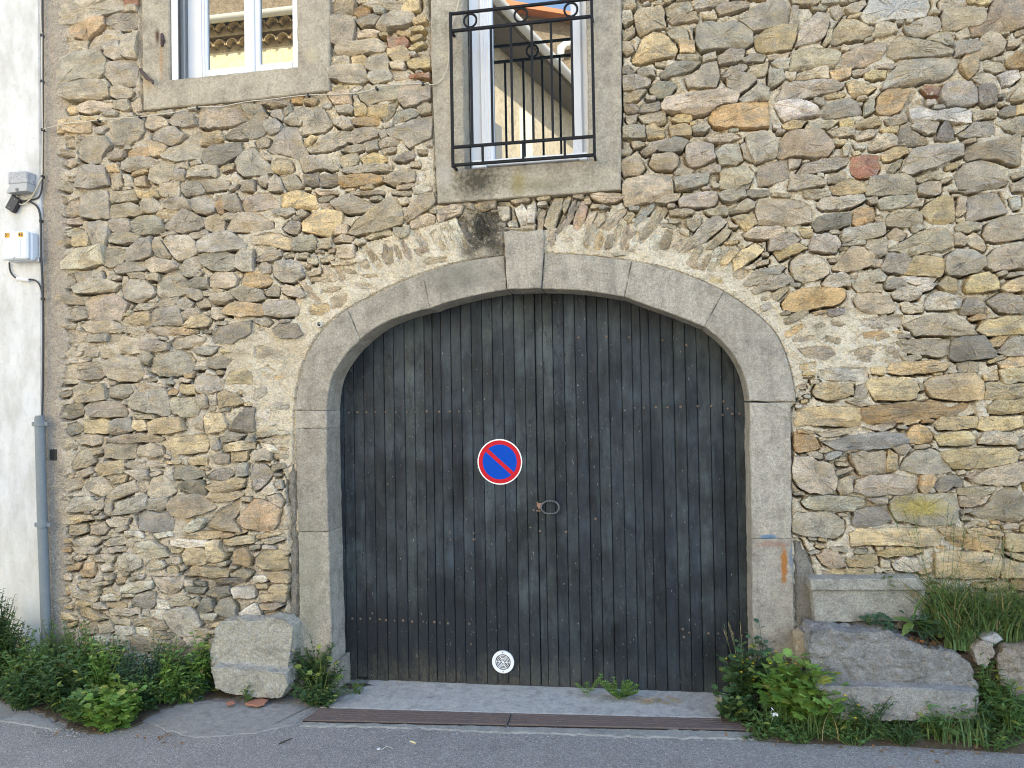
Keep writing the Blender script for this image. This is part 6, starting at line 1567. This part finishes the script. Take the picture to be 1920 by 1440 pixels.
def blades(mb, base, n, H, spread, col, wd=.006, droop=.6, lean=(0, 0)):
    for _ in range(n):
        a = prg.uniform(0, 2 * math.pi); r = spread * math.sqrt(prg.random())
        b0 = Vector((math.cos(a) * r, math.sin(a) * r * .6, -.01)); h = H * prg.uniform(.45, 1.05)
        az = prg.uniform(0, 2 * math.pi); out = h * prg.uniform(.2, 1.0) * droop * 1.1
        d = Vector((math.cos(az) * out + lean[0] * h, math.sin(az) * out * .7 + lean[1] * h, 0)); s = Vector((-math.sin(az), math.cos(az), 0))
        if prg.random() < .6: s = Vector((1, 0, 0)).lerp(s, .4).normalized()
        V = []; ks = 6
        w0 = wd * prg.uniform(.6, 1.2)
        sag = prg.uniform(.0, .55) * droop
        for k in range(ks):
            t = k / (ks - 1)
            p = b0 + d * t * t + Vector((0, 0, h * (t - sag * t ** 3)))
            V += [base + p - s * w0 * (1 - t ** 1.6) * .5, base + p + s * w0 * (1 - t ** 1.6) * .5 + Vector((0, 0, .0004))]
        c = vary(GREENS[col] if prg.random() > .07 else GREENS['straw'])
        mb.add(V, [(2*k, 2*k+1, 2*k+3, 2*k+2) for k in range(ks - 1)], c)
def grass_tuft(label, base, n, H, spread, col='grass', group='grass tufts', wd=.006, droop=.6, lean=(0, 0), seeds=0):
    base = V3(base); root = thing('grass_tuft', label, 'grass', group); root.location = base
    m = MB(); blades(m, Vector((0, 0, 0)), n, H, spread, col, wd, droop, lean)
    o = mk('blades', m.v, m.f, MAT_LEAF, root, False, np.array(m.c)); o['kind'] = 'stuff'
    if seeds:
        s = MB()
        for _ in range(seeds):
            a = prg.uniform(0, 2 * math.pi); r = spread * .5 * prg.random(); h = H * prg.uniform(1.1, 1.5)
            p0 = Vector((math.cos(a) * r, math.sin(a) * r * .5, 0)); p2 = p0 + Vector((prg.uniform(-.3, .3) * h + lean[0] * h, prg.uniform(-.1, .1), h))
            p1 = p0.lerp(p2, .5) + Vector((0, 0, .05 * h)); c = vary(GREENS['straw'] if prg.random() < .4 else GREENS['grass'])
            s.tube([p0, p1, p2], [.0012, .001, .0008], 3, c, cap=False)
            for k in range(7):
                q = p1.lerp(p2, .6 + .06 * k); put(s, ovate(.022, .0035, 0, 0), q, Vector((prg.uniform(-.5, .5), prg.uniform(-.5, .5), 1)), 0, c)
        o = mk('seed_heads', s.v, s.f, MAT_LEAF, root, False, np.array(s.c)); o['kind'] = 'stuff'
    return root
def GB(px, py): return G(px, py, .0)
GL, GR_ = 'weeds at the foot of the wall left of the door', 'weeds at the foot of the wall right of the door'
YF_ = (.72, .55, .02, 1)
# left weeds: px, py of the foot, height, spread, kind
WEEDS_LEFT = [
 (20,1300,.42,.16,'ovate','dark',.045,16,13,'bushy dark weed beside the conduit pipe at the left edge'),
 (75,1310,.34,.16,'ovate','mid',.048,15,12,'leafy weed in front of the foot of the conduit pipe'),
 (40,1330,.24,.16,'ovate','dark',.045,14,10,'low dark weed at the back of the left pavement slab'),
 (120,1335,.30,.16,'ovate','dark',.055,15,11,'dark broad leaved weed behind the pavement slab corner'),
 (135,1300,.36,.15,'ovate','mid',.042,14,12,'upright weed against the grey plaster strip'),
 (190,1320,.33,.14,'ovate','bright',.045,12,12,'yellowish weed with upright shoots in the middle of the left weeds'),
 (165,1355,.16,.12,'lobed','mid',.05,12,7,'low round leaved weed on the edge of the pavement hole'),
 (205,1366,.17,.12,'lobed','bright',.052,14,8,'bright lobed weed spilling onto the asphalt on the left'),
 (232,1350,.20,.10,'lobed','bright',.05,11,8,'bright lobed weed at the left corner of the concrete'),
 (245,1318,.26,.13,'ovate','blue',.036,14,13,'bluish small leaved weed below the rubble wall'),
 (290,1310,.30,.13,'ovate','blue',.032,15,14,'bluish bushy weed in front of the white cornered stones'),
 (330,1306,.30,.12,'ovate','mid',.06,10,10,'long leaved weed left of the stepped block'),
 (375,1303,.33,.10,'ovate','bright',.062,9,11,'bright long leaved weed touching the stepped block'),
 (345,1315,.15,.11,'ovate','mid',.05,9,8,'low weed at the edge of the concrete by the stepped block'),
 (95,1290,.40,.12,'ovate','mid',.035,10,12,'tall thin weed growing up the conduit pipe'),
 (270,1332,.17,.12,'ovate','dark',.04,12,9,'low dark weed at the back of the concrete edge'),
]
def grow(T, grp, cat='weed'):
    for px_, py_, H, sp, sh, col, L, stm, per, lab in T:
        plant('weed', lab, cat, GB(px_, py_), H * 1.32, sp * 1.2, int(stm * 2.6), per + 3, L, sh, col, grp, .46 if sh == 'ovate' else .5)
grow(WEEDS_LEFT, GL)
grow([(160,1305,.34,.13,'ovate','mid',.05,12,12,'leafy weed in front of the broad bladed grass'), (215,1300,.30,.14,'ovate','dark',.045,13,12,'dark weed against the rubble left of the bluish weeds'),
      (310,1318,.22,.12,'ovate','bright',.05,10,10,'bright weed before the bluish weeds at the wall'), (50,1312,.33,.15,'ovate','mid',.05,13,12,'mid green weed between shrub and conduit pipe'),
      (388,1300,.24,.07,'ovate','blue',.06,7,8,'blue green weed pressed against the left side of the stepped block')], GL)
# evergreen looking shrub at the left edge
sb = W(4, 1262, -.22); sb[2] = gz(sb[0])
plant('shrub', 'dense dark shrub rising at the left edge before the white house', 'shrub', sb, .68, .15, 110, 30, .030, 'ovate', 'dark', None, .55, t0=.12, up=.5)
sb = W(36, 1250, -.20); sb[2] = gz(sb[0])
plant('shrub', 'slender dark shoot beside the shrub on the left', 'shrub', sb, .50, .03, 5, 20, .026, 'ovate', 'dark', None, .55, t0=.45, up=.5)
grass_tuft('broad bladed grass tuft against the wall above the left weeds', G(155, 1290, 0), 16, .42, .07, 'grass', wd=.020, droop=.45)
grass_tuft('thin dry grass tuft beside the conduit pipe', G(120, 1285, 0), 34, .34, .08, 'straw', wd=.004, droop=.6)
sb = GB(60, 1275)
plant('weed', 'single tall stalk with drooping leaves before the white house', 'weed', sb, .40, .05, 3, 7, .05, 'ovate', 'mid', GL, .4, t0=.6)
# pellitory by the left jamb
plant('weed', 'dense dark green bush between the stepped block and the door', 'weed', G(600, 1302, 0), .36, .19, 64, 18, .032, 'ovate', 'dark', None, .58, lean=(-.02, -.03), t0=.12)
plant('weed', 'low spreading weed at the foot of the left door jamb', 'weed', G(598, 1318, .01), .16, .19, 34, 13, .030, 'ovate', 'dark', None, .58)
plant('weed', 'bright lobed leaves growing through the bush by the left door jamb', 'weed', G(602, 1312, 0), .30, .13, 7, 2, .055, 'lobed', 'yellow', None, t0=.8)
plant('weed', 'small weed creeping on the concrete at the left foot of the door', 'weed', G(668, 1300, .004), .10, .09, 9, 9, .018, 'ovate', 'mid', None, .4)
plant('weed', 'small lobed sprig under the stepped block', 'weed', G(462, 1316, .016), .11, .05, 6, 4, .028, 'lobed', 'mid', None)
# cleavers on the doorstep
def cleavers(label, base, n, H, spread):
    base = V3(base); root = thing('weed', label, 'weed', 'cleavers on the doorstep'); root.location = base; m = MB(); s = MB()
    for _ in range(n):
        a = prg.uniform(0, 2 * math.pi); tip = Vector((math.cos(a) * spread, math.sin(a) * spread * .35 - .02, H * prg.uniform(.4, 1)))
        s.tube([(0, 0, 0), tip * .5 + Vector((0, 0, .02)), tip], .0012, 4, vary(GREENS['bright']), cap=False)
        for t in (.3, .5, .68, .84, 1.0):
            p = tip * t
            for k in range(7):
                aa = k * .9; put(m, ovate(.024 * (1.1 - .3 * t), .0055, .1, .1), p, Vector((math.cos(aa), math.sin(aa) * .8, .5)), 0, vary(GREENS['bright']))
    s.build('stems', MAT_LEAF, root); o = mk('foliage', m.v, m.f, MAT_LEAF, root, False, np.array(m.c)); o['kind'] = 'stuff'
cleavers('bushy green cleavers at the foot of the right door leaf', G(1160, 1312, .004), 20, .12, .10)
cleavers('leaning sprig of cleavers left of the cleavers clump', G(1102, 1306, .004), 4, .13, .08)
# right weeds
WEEDS_RIGHT = [
 (1392,1340,.36,.14,'lobed','dark',.046,18,9,'dark bushy weed at the right foot of the door'),
 (1375,1352,.16,.10,'lobed','dark',.036,13,8,'low dark weed spilling onto the end of the grate'),
 (1432,1328,.42,.13,'lobed','blue',.042,16,9,'dark rounded weed against the right door jamb'),
 (1440,1372,.13,.12,'ovate','mid',.032,13,9,'low weed beyond the end of the drain grate'),
 (1470,1356,.36,.14,'lobed','bright',.062,17,7,'bright green lobed weed before the right jamb'),
 (1525,1364,.32,.15,'lobed','bright',.064,17,7,'bright green lobed weed in front of the split block'),
 (1570,1372,.16,.13,'ovate','mid',.036,15,9,'mid green weed at the foot of the split block'),
 (1630,1368,.20,.14,'ovate','dark',.034,16,10,'dark feathery weed under the middle of the split block'),
 (1600,1388,.08,.14,'ovate','mid',.026,18,7,'creeping weed at the road edge below the split block'),
 (1690,1385,.09,.14,'ovate','dark',.026,18,7,'creeping dark weed at the road edge under the ledge'),
 (1765,1380,.17,.12,'ovate','mid',.07,11,8,'strap leaved weed under the right end of the split block'),
 (1830,1375,.17,.12,'ovate','dark',.06,12,8,'dark strap leaved weed right of the split block'),
 (1895,1368,.24,.13,'ovate','mid',.055,13,9,'leafy weed at the right edge before the boulder'),
 (1860,1398,.07,.14,'ovate','mid',.03,15,6,'creeping weed at the road edge at the far right'),
 (1500,1385,.08,.14,'ovate','mid',.028,18,7,'creeping weed at the road edge before the bright lobed weeds'),
 (1852,1340,.30,.08,'ovate','mid',.075,10,7,'tall leafy weed in the gap between the split block and the boulder'),
 (1880,1350,.20,.10,'lobed','mid',.05,11,6,'round leaved weed low before the boulder'),
 (1905,1310,.16,.08,'lobed','mid',.05,7,5,'lobed weed growing on the boulder'),
]
for i, (px_, py_, H, sp, sh, col, L, stm, per, lab) in enumerate(WEEDS_RIGHT):
    plant('weed', lab, 'weed', GBk(px_, py_), H * 1.15, sp * 1.1, int(stm * 1.6), per + 1, L, sh, col, GR_, .42 if L < .05 else .3, flower=(.25, YF_) if i in (6, 7, 0, 4) else None)
grass_tuft('tall thin grass with pale seed heads against the right door jamb', GBk(1400, 1325), 40, .30, .07, wd=.005, droop=.5, seeds=7)
grass_tuft('sparse grass in the dark weed below the split block', GBk(1560, 1372), 60, .26, .16, wd=.005)
grass_tuft('short grass under the right end of the split block', GBk(1790, 1382), 110, .20, .14, wd=.007)
# on the ledge
def ledge(px_, py_, y): return W(px_, py_, y)
for px_, py_, y, n, H, sp, ln, sd, lab in ((1775,1185,-.10,260,.44,.12,(-.12,0),16,'tall tufted grass behind the right end of the moulded block'), (1830,1200,-.13,330,.36,.12,(.1,-.1),5,'drooping grass tuft above the pale wedged stone'),
        (1890,1195,-.12,330,.38,.13,(0,-.1),6,'drooping grass tuft above the boulder'), (1950,1200,-.12,300,.38,.14,(0,-.1),4,'grass tuft at the very right edge of the ledge'), (1800,1212,-.19,140,.24,.07,(-.1,-.2),0,'short grass hanging over the back of the split block')):
    grass_tuft(lab, ledge(px_, py_, y), n, H, sp, wd=.0085, droop=1.1, lean=ln, seeds=sd)
plant('weed', 'dark leafy weed among the grass at the right edge', 'weed', ledge(1900, 1195, -.10), .22, .16, 14, 8, .045, 'lobed', 'dark', GR_)
plant('weed', 'lobed weed trailing over the front of the moulded block', 'weed', ledge(1650, 1180, -.17), .09, .09, 9, 5, .038, 'lobed', 'blue', GR_)
plant('weed', 'lobed weed around the broad leaved dock', 'weed', ledge(1735, 1190, -.18), .12, .10, 9, 5, .042, 'lobed', 'blue', GR_)
plant('weed', 'tiny lobed sprig on the top of the moulded block', 'weed', ledge(1660, 1092, -.12), .045, .03, 4, 3, .024, 'lobed', 'mid', GR_)
# dock with a few big leaves, each its own
dk = thing('dock_plant', 'dock with a few broad upright leaves before the moulded block', 'plant'); dk.location = V3(ledge(1712, 1168, -.19))
for d, L, w_ in (((.18, .0, 1.0), .17, .062), ((-.9, -.2, .42), .105, .05), ((-.55, -.3, -.35), .085, .045), ((.9, -.2, .25), .12, .045), ((.8, -.5, -.35), .14, .05), ((.45, -.4, .1), .10, .04)):
    m = MB(); put(m, ovate(L, w_, .25, .25), Vector((0, 0, 0)), Vector(d), .3, vary(GREENS['mid'], .1)); o = mk('leaf', m.v, m.f, MAT_LEAF, dk, True, np.array(m.c))
# dead leaves, straw
def litter(name, base_list, n, spread, L, col, lab, cat):
    m = MB()
    for _ in range(n):
        b_ = V3(base_list[prg.randrange(len(base_list))]); p = b_ + Vector((prg.gauss(0, spread), prg.gauss(0, spread * .4), prg.uniform(.002, .012)))
        put(m, ovate(L * prg.uniform(.5, 1.2), L * prg.uniform(.25, .5), .3, prg.uniform(-.4, .4)), p, Vector((prg.uniform(-1, 1), prg.uniform(-1, 1), prg.uniform(-.1, .2))), prg.uniform(-.8, .8), vary(GREENS[col], .35))
    o = mk(name, m.v, m.f, MAT_LEAF, None, False, np.array(m.c)); tag(o, lab, cat, kind='stuff')
litter('dead_leaves', [ledge(1705, 1200, -.17), ledge(1730, 1205, -.19), ledge(1760, 1210, -.19), ledge(1690, 1192, -.15)], 46, .04, .035, 'dead', 'brown dead leaves lying on the split block', 'dead leaves')
st = MB()
for _ in range(46):
    p = V3(G(prg.uniform(1195, 1275), prg.uniform(1308, 1320), .006)); d = Vector((prg.uniform(-1, 1), prg.uniform(-.4, .4), prg.uniform(-.05, .25))).normalized() * prg.uniform(.02, .06)
    st.tube([p - d, p + Vector((0, 0, .006)), p + d], .0009, 3, vary(GREENS['straw']), cap=False)
tag(st.build('dry_straw', MAT_LEAF), 'dry straw lying at the foot of the right door leaf', 'straw', kind='stuff')
# clover-like cover on the soil
gc = MB()
def cover(px0, px1, f, n, L, cols):
    for _ in range(n):
        a = prg.uniform(px0, px1); y0_, y1_ = f(a); p = V3(GBk(a, prg.uniform(y0_, y1_))); p.z += prg.uniform(0, .03)
        put(gc, ovate(L * prg.uniform(.5, 1.2), L * .5, .2, .2), p, Vector((prg.uniform(-1, 1), prg.uniform(-1, 1), prg.uniform(.0, .7))), prg.uniform(-.5, .5), vary(GREENS[prg.choice(cols)], .3))
cover(-40, 380, lambda x: (1290, 1318 + (44 if 120 < x < 260 else 0)), 1500, .026, ('dark', 'mid', 'blue'))
cover(1400, 1960, lambda x: (1340, 1392), 3000, .026, ('dark', 'mid', 'mid'))
tag(mk('ground_cover', gc.v, gc.f, MAT_LEAF, None, False, np.array(gc.c)), 'small creeping green leaves covering the soil below the weeds', 'ground cover', kind='stuff')

# ------------------------------------------------------------------ litter on the ground
gv = MB()
ico = [(0,0,1),(.9,0,.3),(.28,.85,.3),(-.72,.53,.3),(-.72,-.53,.3),(.28,-.85,.3),(0,0,-.3)]
icf = [(0,1,2),(0,2,3),(0,3,4),(0,4,5),(0,5,1),(6,2,1),(6,3,2),(6,4,3),(6,5,4),(6,1,5)]
def peb(p, s, c):
    a = prg.uniform(0, 6.28); sx, sy, sz = s * prg.uniform(.7, 1.3), s * prg.uniform(.7, 1.3), s * prg.uniform(.4, .9)
    gv.add([(p[0] + (x * math.cos(a) - y * math.sin(a)) * sx, p[1] + (x * math.sin(a) + y * math.cos(a)) * sy, p[2] + z * sz) for x, y, z in ico], icf, c)
for _ in range(420):
    x = prg.uniform(-20, 1940)
    edge = np.interp(x, [0, 130, 200, 300, 560, 980, 1400, 1500, 1920], [1362, 1376, 1384, 1386, 1366, 1374, 1384, 1394, 1402])
    py_ = edge + abs(prg.gauss(0, 12)) if prg.random() < .75 else prg.uniform(1370, 1438)
    k = prg.uniform(.4, 1.3); c = prg.choice([(.30, .29, .27), (.45, .43, .40), (.20, .19, .18), (.30, .20, .12), (.6, .58, .55)])
    peb(G(x, py_, .001), .0035 * k, (*c, 1))
for _ in range(120):
    peb(G(prg.uniform(60, 150), prg.uniform(1362, 1382), .004), .006 * prg.uniform(.4, 1.4), (*prg.choice([(.25, .24, .22), (.36, .34, .3)]), 1))
mg = N('gravel'); mg.base(mg.attr().outputs['Color']).rough(.9)
tag(mk('gravel', gv.v, gv.f, mg.m, None, False, np.array(gv.c)), 'loose grit and gravel along the edge of the asphalt', 'gravel', kind='stuff')
def shard(name, label, cat, px, zb_, th, mat, group=None):
    P = np.array([G(a, b, zb_) for a, b in px]); k = len(P)
    V = [tuple(p) for p in P] + [(p[0] * .97 + P[:, 0].mean() * .03, p[1] * .97 + P[:, 1].mean() * .03, p[2] + th * prg.uniform(.6, 1.3)) for p in P]
    m = MB(); m.add(V, [tuple(range(k))[::-1], tuple(range(k, 2*k))] + [(i, (i+1) % k, k + (i+1) % k, k + i) for i in range(k)])
    return tag(m.build(name, mat, None, bevel=.001), label, cat, group)
litter('fallen_leaves', [GBk(x_, y_) for x_, y_ in ((1430,1384),(1500,1398),(1580,1398),(1660,1404),(1750,1408),(1850,1408),(1380,1372),(300,1388),(180,1382))], 60, .10, .03, 'dead', 'brown fallen leaf bits along the road edge', 'fallen leaves')
TERRA = simple('terracotta', (.34, .15, .095), .9)
shard('tile_shard', 'flat terracotta tile shard in front of the stepped block', 'tile shard', [(459,1322),(468,1317),(490,1312),(503,1314),(496,1322),(482,1326)], .018, .010, TERRA)
shard('tile_shard', 'small terracotta crumb left of the larger tile shard', 'tile shard', [(424,1320),(436,1316),(441,1320),(430,1324)], .018, .008, TERRA)
shard('tile_shard', 'pale terracotta chip at the road edge on the right', 'tile shard', [(1823,1398),(1838,1396),(1841,1403),(1830,1405)], .002, .010, simple('pale chip', (.45, .30, .22), .85))
m = MB(); m.tube([G(770, 1390, .004), G(779, 1393, .004)], .0042, 8)
tag(m.build('cigarette_end', simple('cigarette paper', (.66, .55, .30), .7), None), 'cigarette end lying on the asphalt', 'cigarette end')
m = MB(); m.tube([G(522, 1395, .003), G(534, 1390, .006), G(548, 1384, .004)], [.003, .0035, .002], 6)
tag(m.build('twig', simple('dark twig', (.05, .035, .025), .9), None), 'small dark twig on the asphalt at the left', 'twig')
m = MB(); m.tube([G(715, 1406, .003), G(724, 1400, .004), G(732, 1401, .003), G(737, 1404, .003)], .0016, 5)
tag(m.build('straw_stalk', simple('bleached stalk', (.60, .57, .48), .8), None), 'curved bleached stalk on the asphalt', 'stalk')
for px_, lab in ((709, 'white petal on the asphalt left of the cigarette end'),):
    shard('petal', lab, 'petal', [(706,1404),(712,1402),(714,1405),(708,1407)], .002, .003, WHITE)
m = MB(); q = V3(G(1453, 1378, .0)); q.z += .10
for _ in range(9):
    put(m, ovate(.019, .016, .5, prg.uniform(-.6, .6)), q + Vector((prg.gauss(0, .007), prg.gauss(0, .005), prg.gauss(0, .011))), Vector((prg.uniform(-1, 1), prg.uniform(-1, 0), prg.uniform(-1, .6))), prg.uniform(-1, 1), (.80, .80, .80, 1))
tag(mk('paper_scrap', m.v, m.f, simple('white paper', (.8, .8, .8), .7), None, False), 'crumpled white paper scrap caught in the weeds by the road', 'paper scrap')

# ------------------------------------------------------------------ houses across the street, seen mirrored in the panes
def Rf(px_, py_, yo, gy):
    p = W(px_, py_, 2 * gy - yo); return np.array([p[0], yo, p[2]])
GA, GBY = .073, .079
YO = -7.0
MAT_CREAM = dressed_mat('cream render', (.66, .56, .34), (.60, .50, .30), .1, None, .4, .4)
MAT_TILE = dressed_mat('old canal tile', (.52, .40, .22), (.44, .32, .17), .0)
MAT_STONEW = dressed_mat('far rubble wall', (.36, .29, .20), (.24, .19, .13), .0, None, 1.6, 4.0)
hA = thing('cream_house', 'cream rendered house across the street mirrored in the left window', 'house')
zA = float(Rf(480, 92, YO, GA)[2]); xa0, xa1 = float(Rf(250, 60, YO, GA)[0]), float(Rf(720, 60, YO, GA)[0])
m = MB(); m.box((xa0 - 1.5, YO - 4, -.6), (xa1, YO, zA)); m.build('facade', MAT_CREAM, hA)
tm = None
for row, (dz, pr_) in enumerate(((0.0, .13), (.20, .27))):
    m = MB(); m.box((xa0 - 1.5, YO - 4, zA + .002 + dz), (xa1, YO + (.0 if row == 0 else .13), zA + dz + .198)); m.build('cornice_course', MAT_TILE, hA)
    nT = int((xa1 - xa0) / .225)
    for k in range(nT):
        x = xa0 + (k + .5 * (row % 2)) * .225 + .11
        if tm is None:
            V, F = [], []
            for y in (.14, -.05):
                for r_ in (.108, .092):
                    V += [(r_ * math.cos(a), y, r_ * math.sin(a)) for a in np.linspace(.0, math.pi, 11)]
            for i in range(10):
                F += [(i, i + 1, 22 + i + 1, 22 + i), (11 + i + 1, 11 + i, 33 + i, 33 + i + 1), (i + 1, i, 11 + i, 11 + i + 1), (22 + i, 22 + i + 1, 33 + i + 1, 33 + i)]
            o = mk('tile', V, F, MAT_TILE, hA, True, None, 40); tm = o.data
        else: o = link('tile', tm, None, hA)
        o.location = (x, YO + (0 if row == 0 else .13), zA + dz + .05)
zG = float(Rf(480, 24, YO + .37, GA)[2])
m = MB(); V = []
for x in (xa0 - 1.5, xa1):
    V += [(x, YO + .37 + .085 * math.cos(a), zG + .085 * math.sin(a)) for a in np.linspace(math.pi, 2 * math.pi, 9)]
m.add(V, [(i, i + 1, 9 + i + 1, 9 + i) for i in range(8)]); m.build('gutter', simple('cream gutter', (.62, .60, .52), .5), hA, True)
m = MB(); m.add([(xa0 - 1.5, YO + .35, zG + .02), (xa1, YO + .35, zG + .02), (xa1, YO - 2.2, zG + .75), (xa0 - 1.5, YO - 2.2, zG + .75), (xa0 - 1.5, YO + .35, zG - .04), (xa1, YO + .35, zG - .04), (xa1, YO - 2.2, zG + .69), (xa0 - 1.5, YO - 2.2, zG + .69)],
              [(0,1,2,3),(4,7,6,5),(0,4,5,1),(1,5,6,2),(2,6,7,3),(3,7,4,0)]); m.build('roof', MAT_TILE, hA)
hS = thing('tall_stone_house', 'taller rubble house behind the cream house, mirrored in the left window', 'house')
m = MB(); m.box((xa0 - 1.5, YO - 6, -.6), (xa1 - .3, YO - 2.25, zG + 2.6)); m.build('wall', MAT_STONEW, hS)
# the beige house at an angle, mirrored in the balcony window
hB = thing('beige_house', 'beige house with white gutter running away from the street, mirrored in the right window', 'house')
vdir = ray(1632, 745); vdir = np.array([vdir[0], -vdir[1], 0.0]); vdir /= np.hypot(vdir[0], vdir[1])
E0 = Rf(933, 2, YO + .2, GBY); nrm = np.array([-vdir[1], vdir[0], 0.0]); nrm = nrm if nrm[0] > 0 else -nrm
def Bp(s, off, z): return tuple(E0 + vdir * s + nrm * off + np.array([0, 0, z - E0[2]]))
zE = float(E0[2]); L0, L1 = -.25, 6.0
def slabB(name, off0, off1, z0, z1, mat, s0=L0, s1=L1):
    m = MB(); m.add([Bp(s0, off0, z0), Bp(s1, off0, z0), Bp(s1, off1, z0), Bp(s0, off1, z0), Bp(s0, off0, z1), Bp(s1, off0, z1), Bp(s1, off1, z1), Bp(s0, off1, z1)],
                    [(0,3,2,1),(4,5,6,7),(0,1,5,4),(1,2,6,5),(2,3,7,6),(3,0,4,7)]); return m.build(name, mat, hB)
MAT_BEIGE = dressed_mat('beige render', (.56, .48, .35), (.50, .42, .30), .1, None, .4, .4)
slabB('facade', -1.3, -.55, -.6, zE - .12, MAT_BEIGE)
slabB('soffit', -.549, -.08, zE - .13, zE - .06, simple('grey soffit', (.16, .14, .11), .9))
slabB('roof', -1.3, -.07, zE - .055, zE + .03, MAT_TILE)
m = MB(); V = []
for s_ in (L0, L1): V += [Bp(s_, .02 + .09 * math.cos(a), zE + .09 * math.sin(a)) for a in np.linspace(math.pi, 2 * math.pi, 9)]
m.add(V, [(i, i + 1, 9 + i + 1, 9 + i) for i in range(8)]); m.build('gutter', simple('white gutter', (.66, .66, .64), .5), hB, True)
slabB('pilaster', -.548, -.50, -.5, zE - .9, simple('white pilaster', (.70, .66, .55), .8), 1.9, 2.35)
slabB('shutter', -.548, -.51, 2.6, zE - 1.5, simple('grey shutter', (.20, .20, .19), .7), .2, 1.1)
hC = thing('far_stone_house', 'far stone house with orange tiled roof and white pipe, mirrored in the right window', 'house')
YC = -13.0
def polyC(name, px, y, th, mat, parent=hC):
    P = [Rf(a, b, y, GBY) for a, b in px]; k = len(P)
    m = MB(); m.add([tuple(p) for p in P] + [(p[0], p[1] - th, p[2]) for p in P], [tuple(range(k)), tuple(range(k, 2*k))[::-1]] + [(i, (i+1) % k, k + (i+1) % k, k + i) for i in range(k)])
    return m.build(name, mat, parent)
polyC('wall', [(900,-6),(962,12),(1130,38),(1130,1000),(900,1000)], YC, 3.0, MAT_STONEW)
polyC('roof', [(900,-16),(962,1),(1130,32),(1130,37.5),(962,11),(900,-7)], YC + .35, 3.6, simple('orange tile', (.50, .19, .085), .85))
pw = MB(); pw.tube([Rf(1075, 80, YC + .2, GBY), Rf(1062, 83, YC + .2, GBY), Rf(1052, 90, YC + .2, GBY), Rf(1049, 112, YC + .2, GBY)], .10, 10); pw.build('pipe', simple('white pipe', (.7, .7, .68), .5), hC, True)

bpy.context.view_layer.update()
print('objects', len(scene.objects), 'fill stones', len(FILL), 'verts', sum(len(m.vertices) for m in bpy.data.meshes))
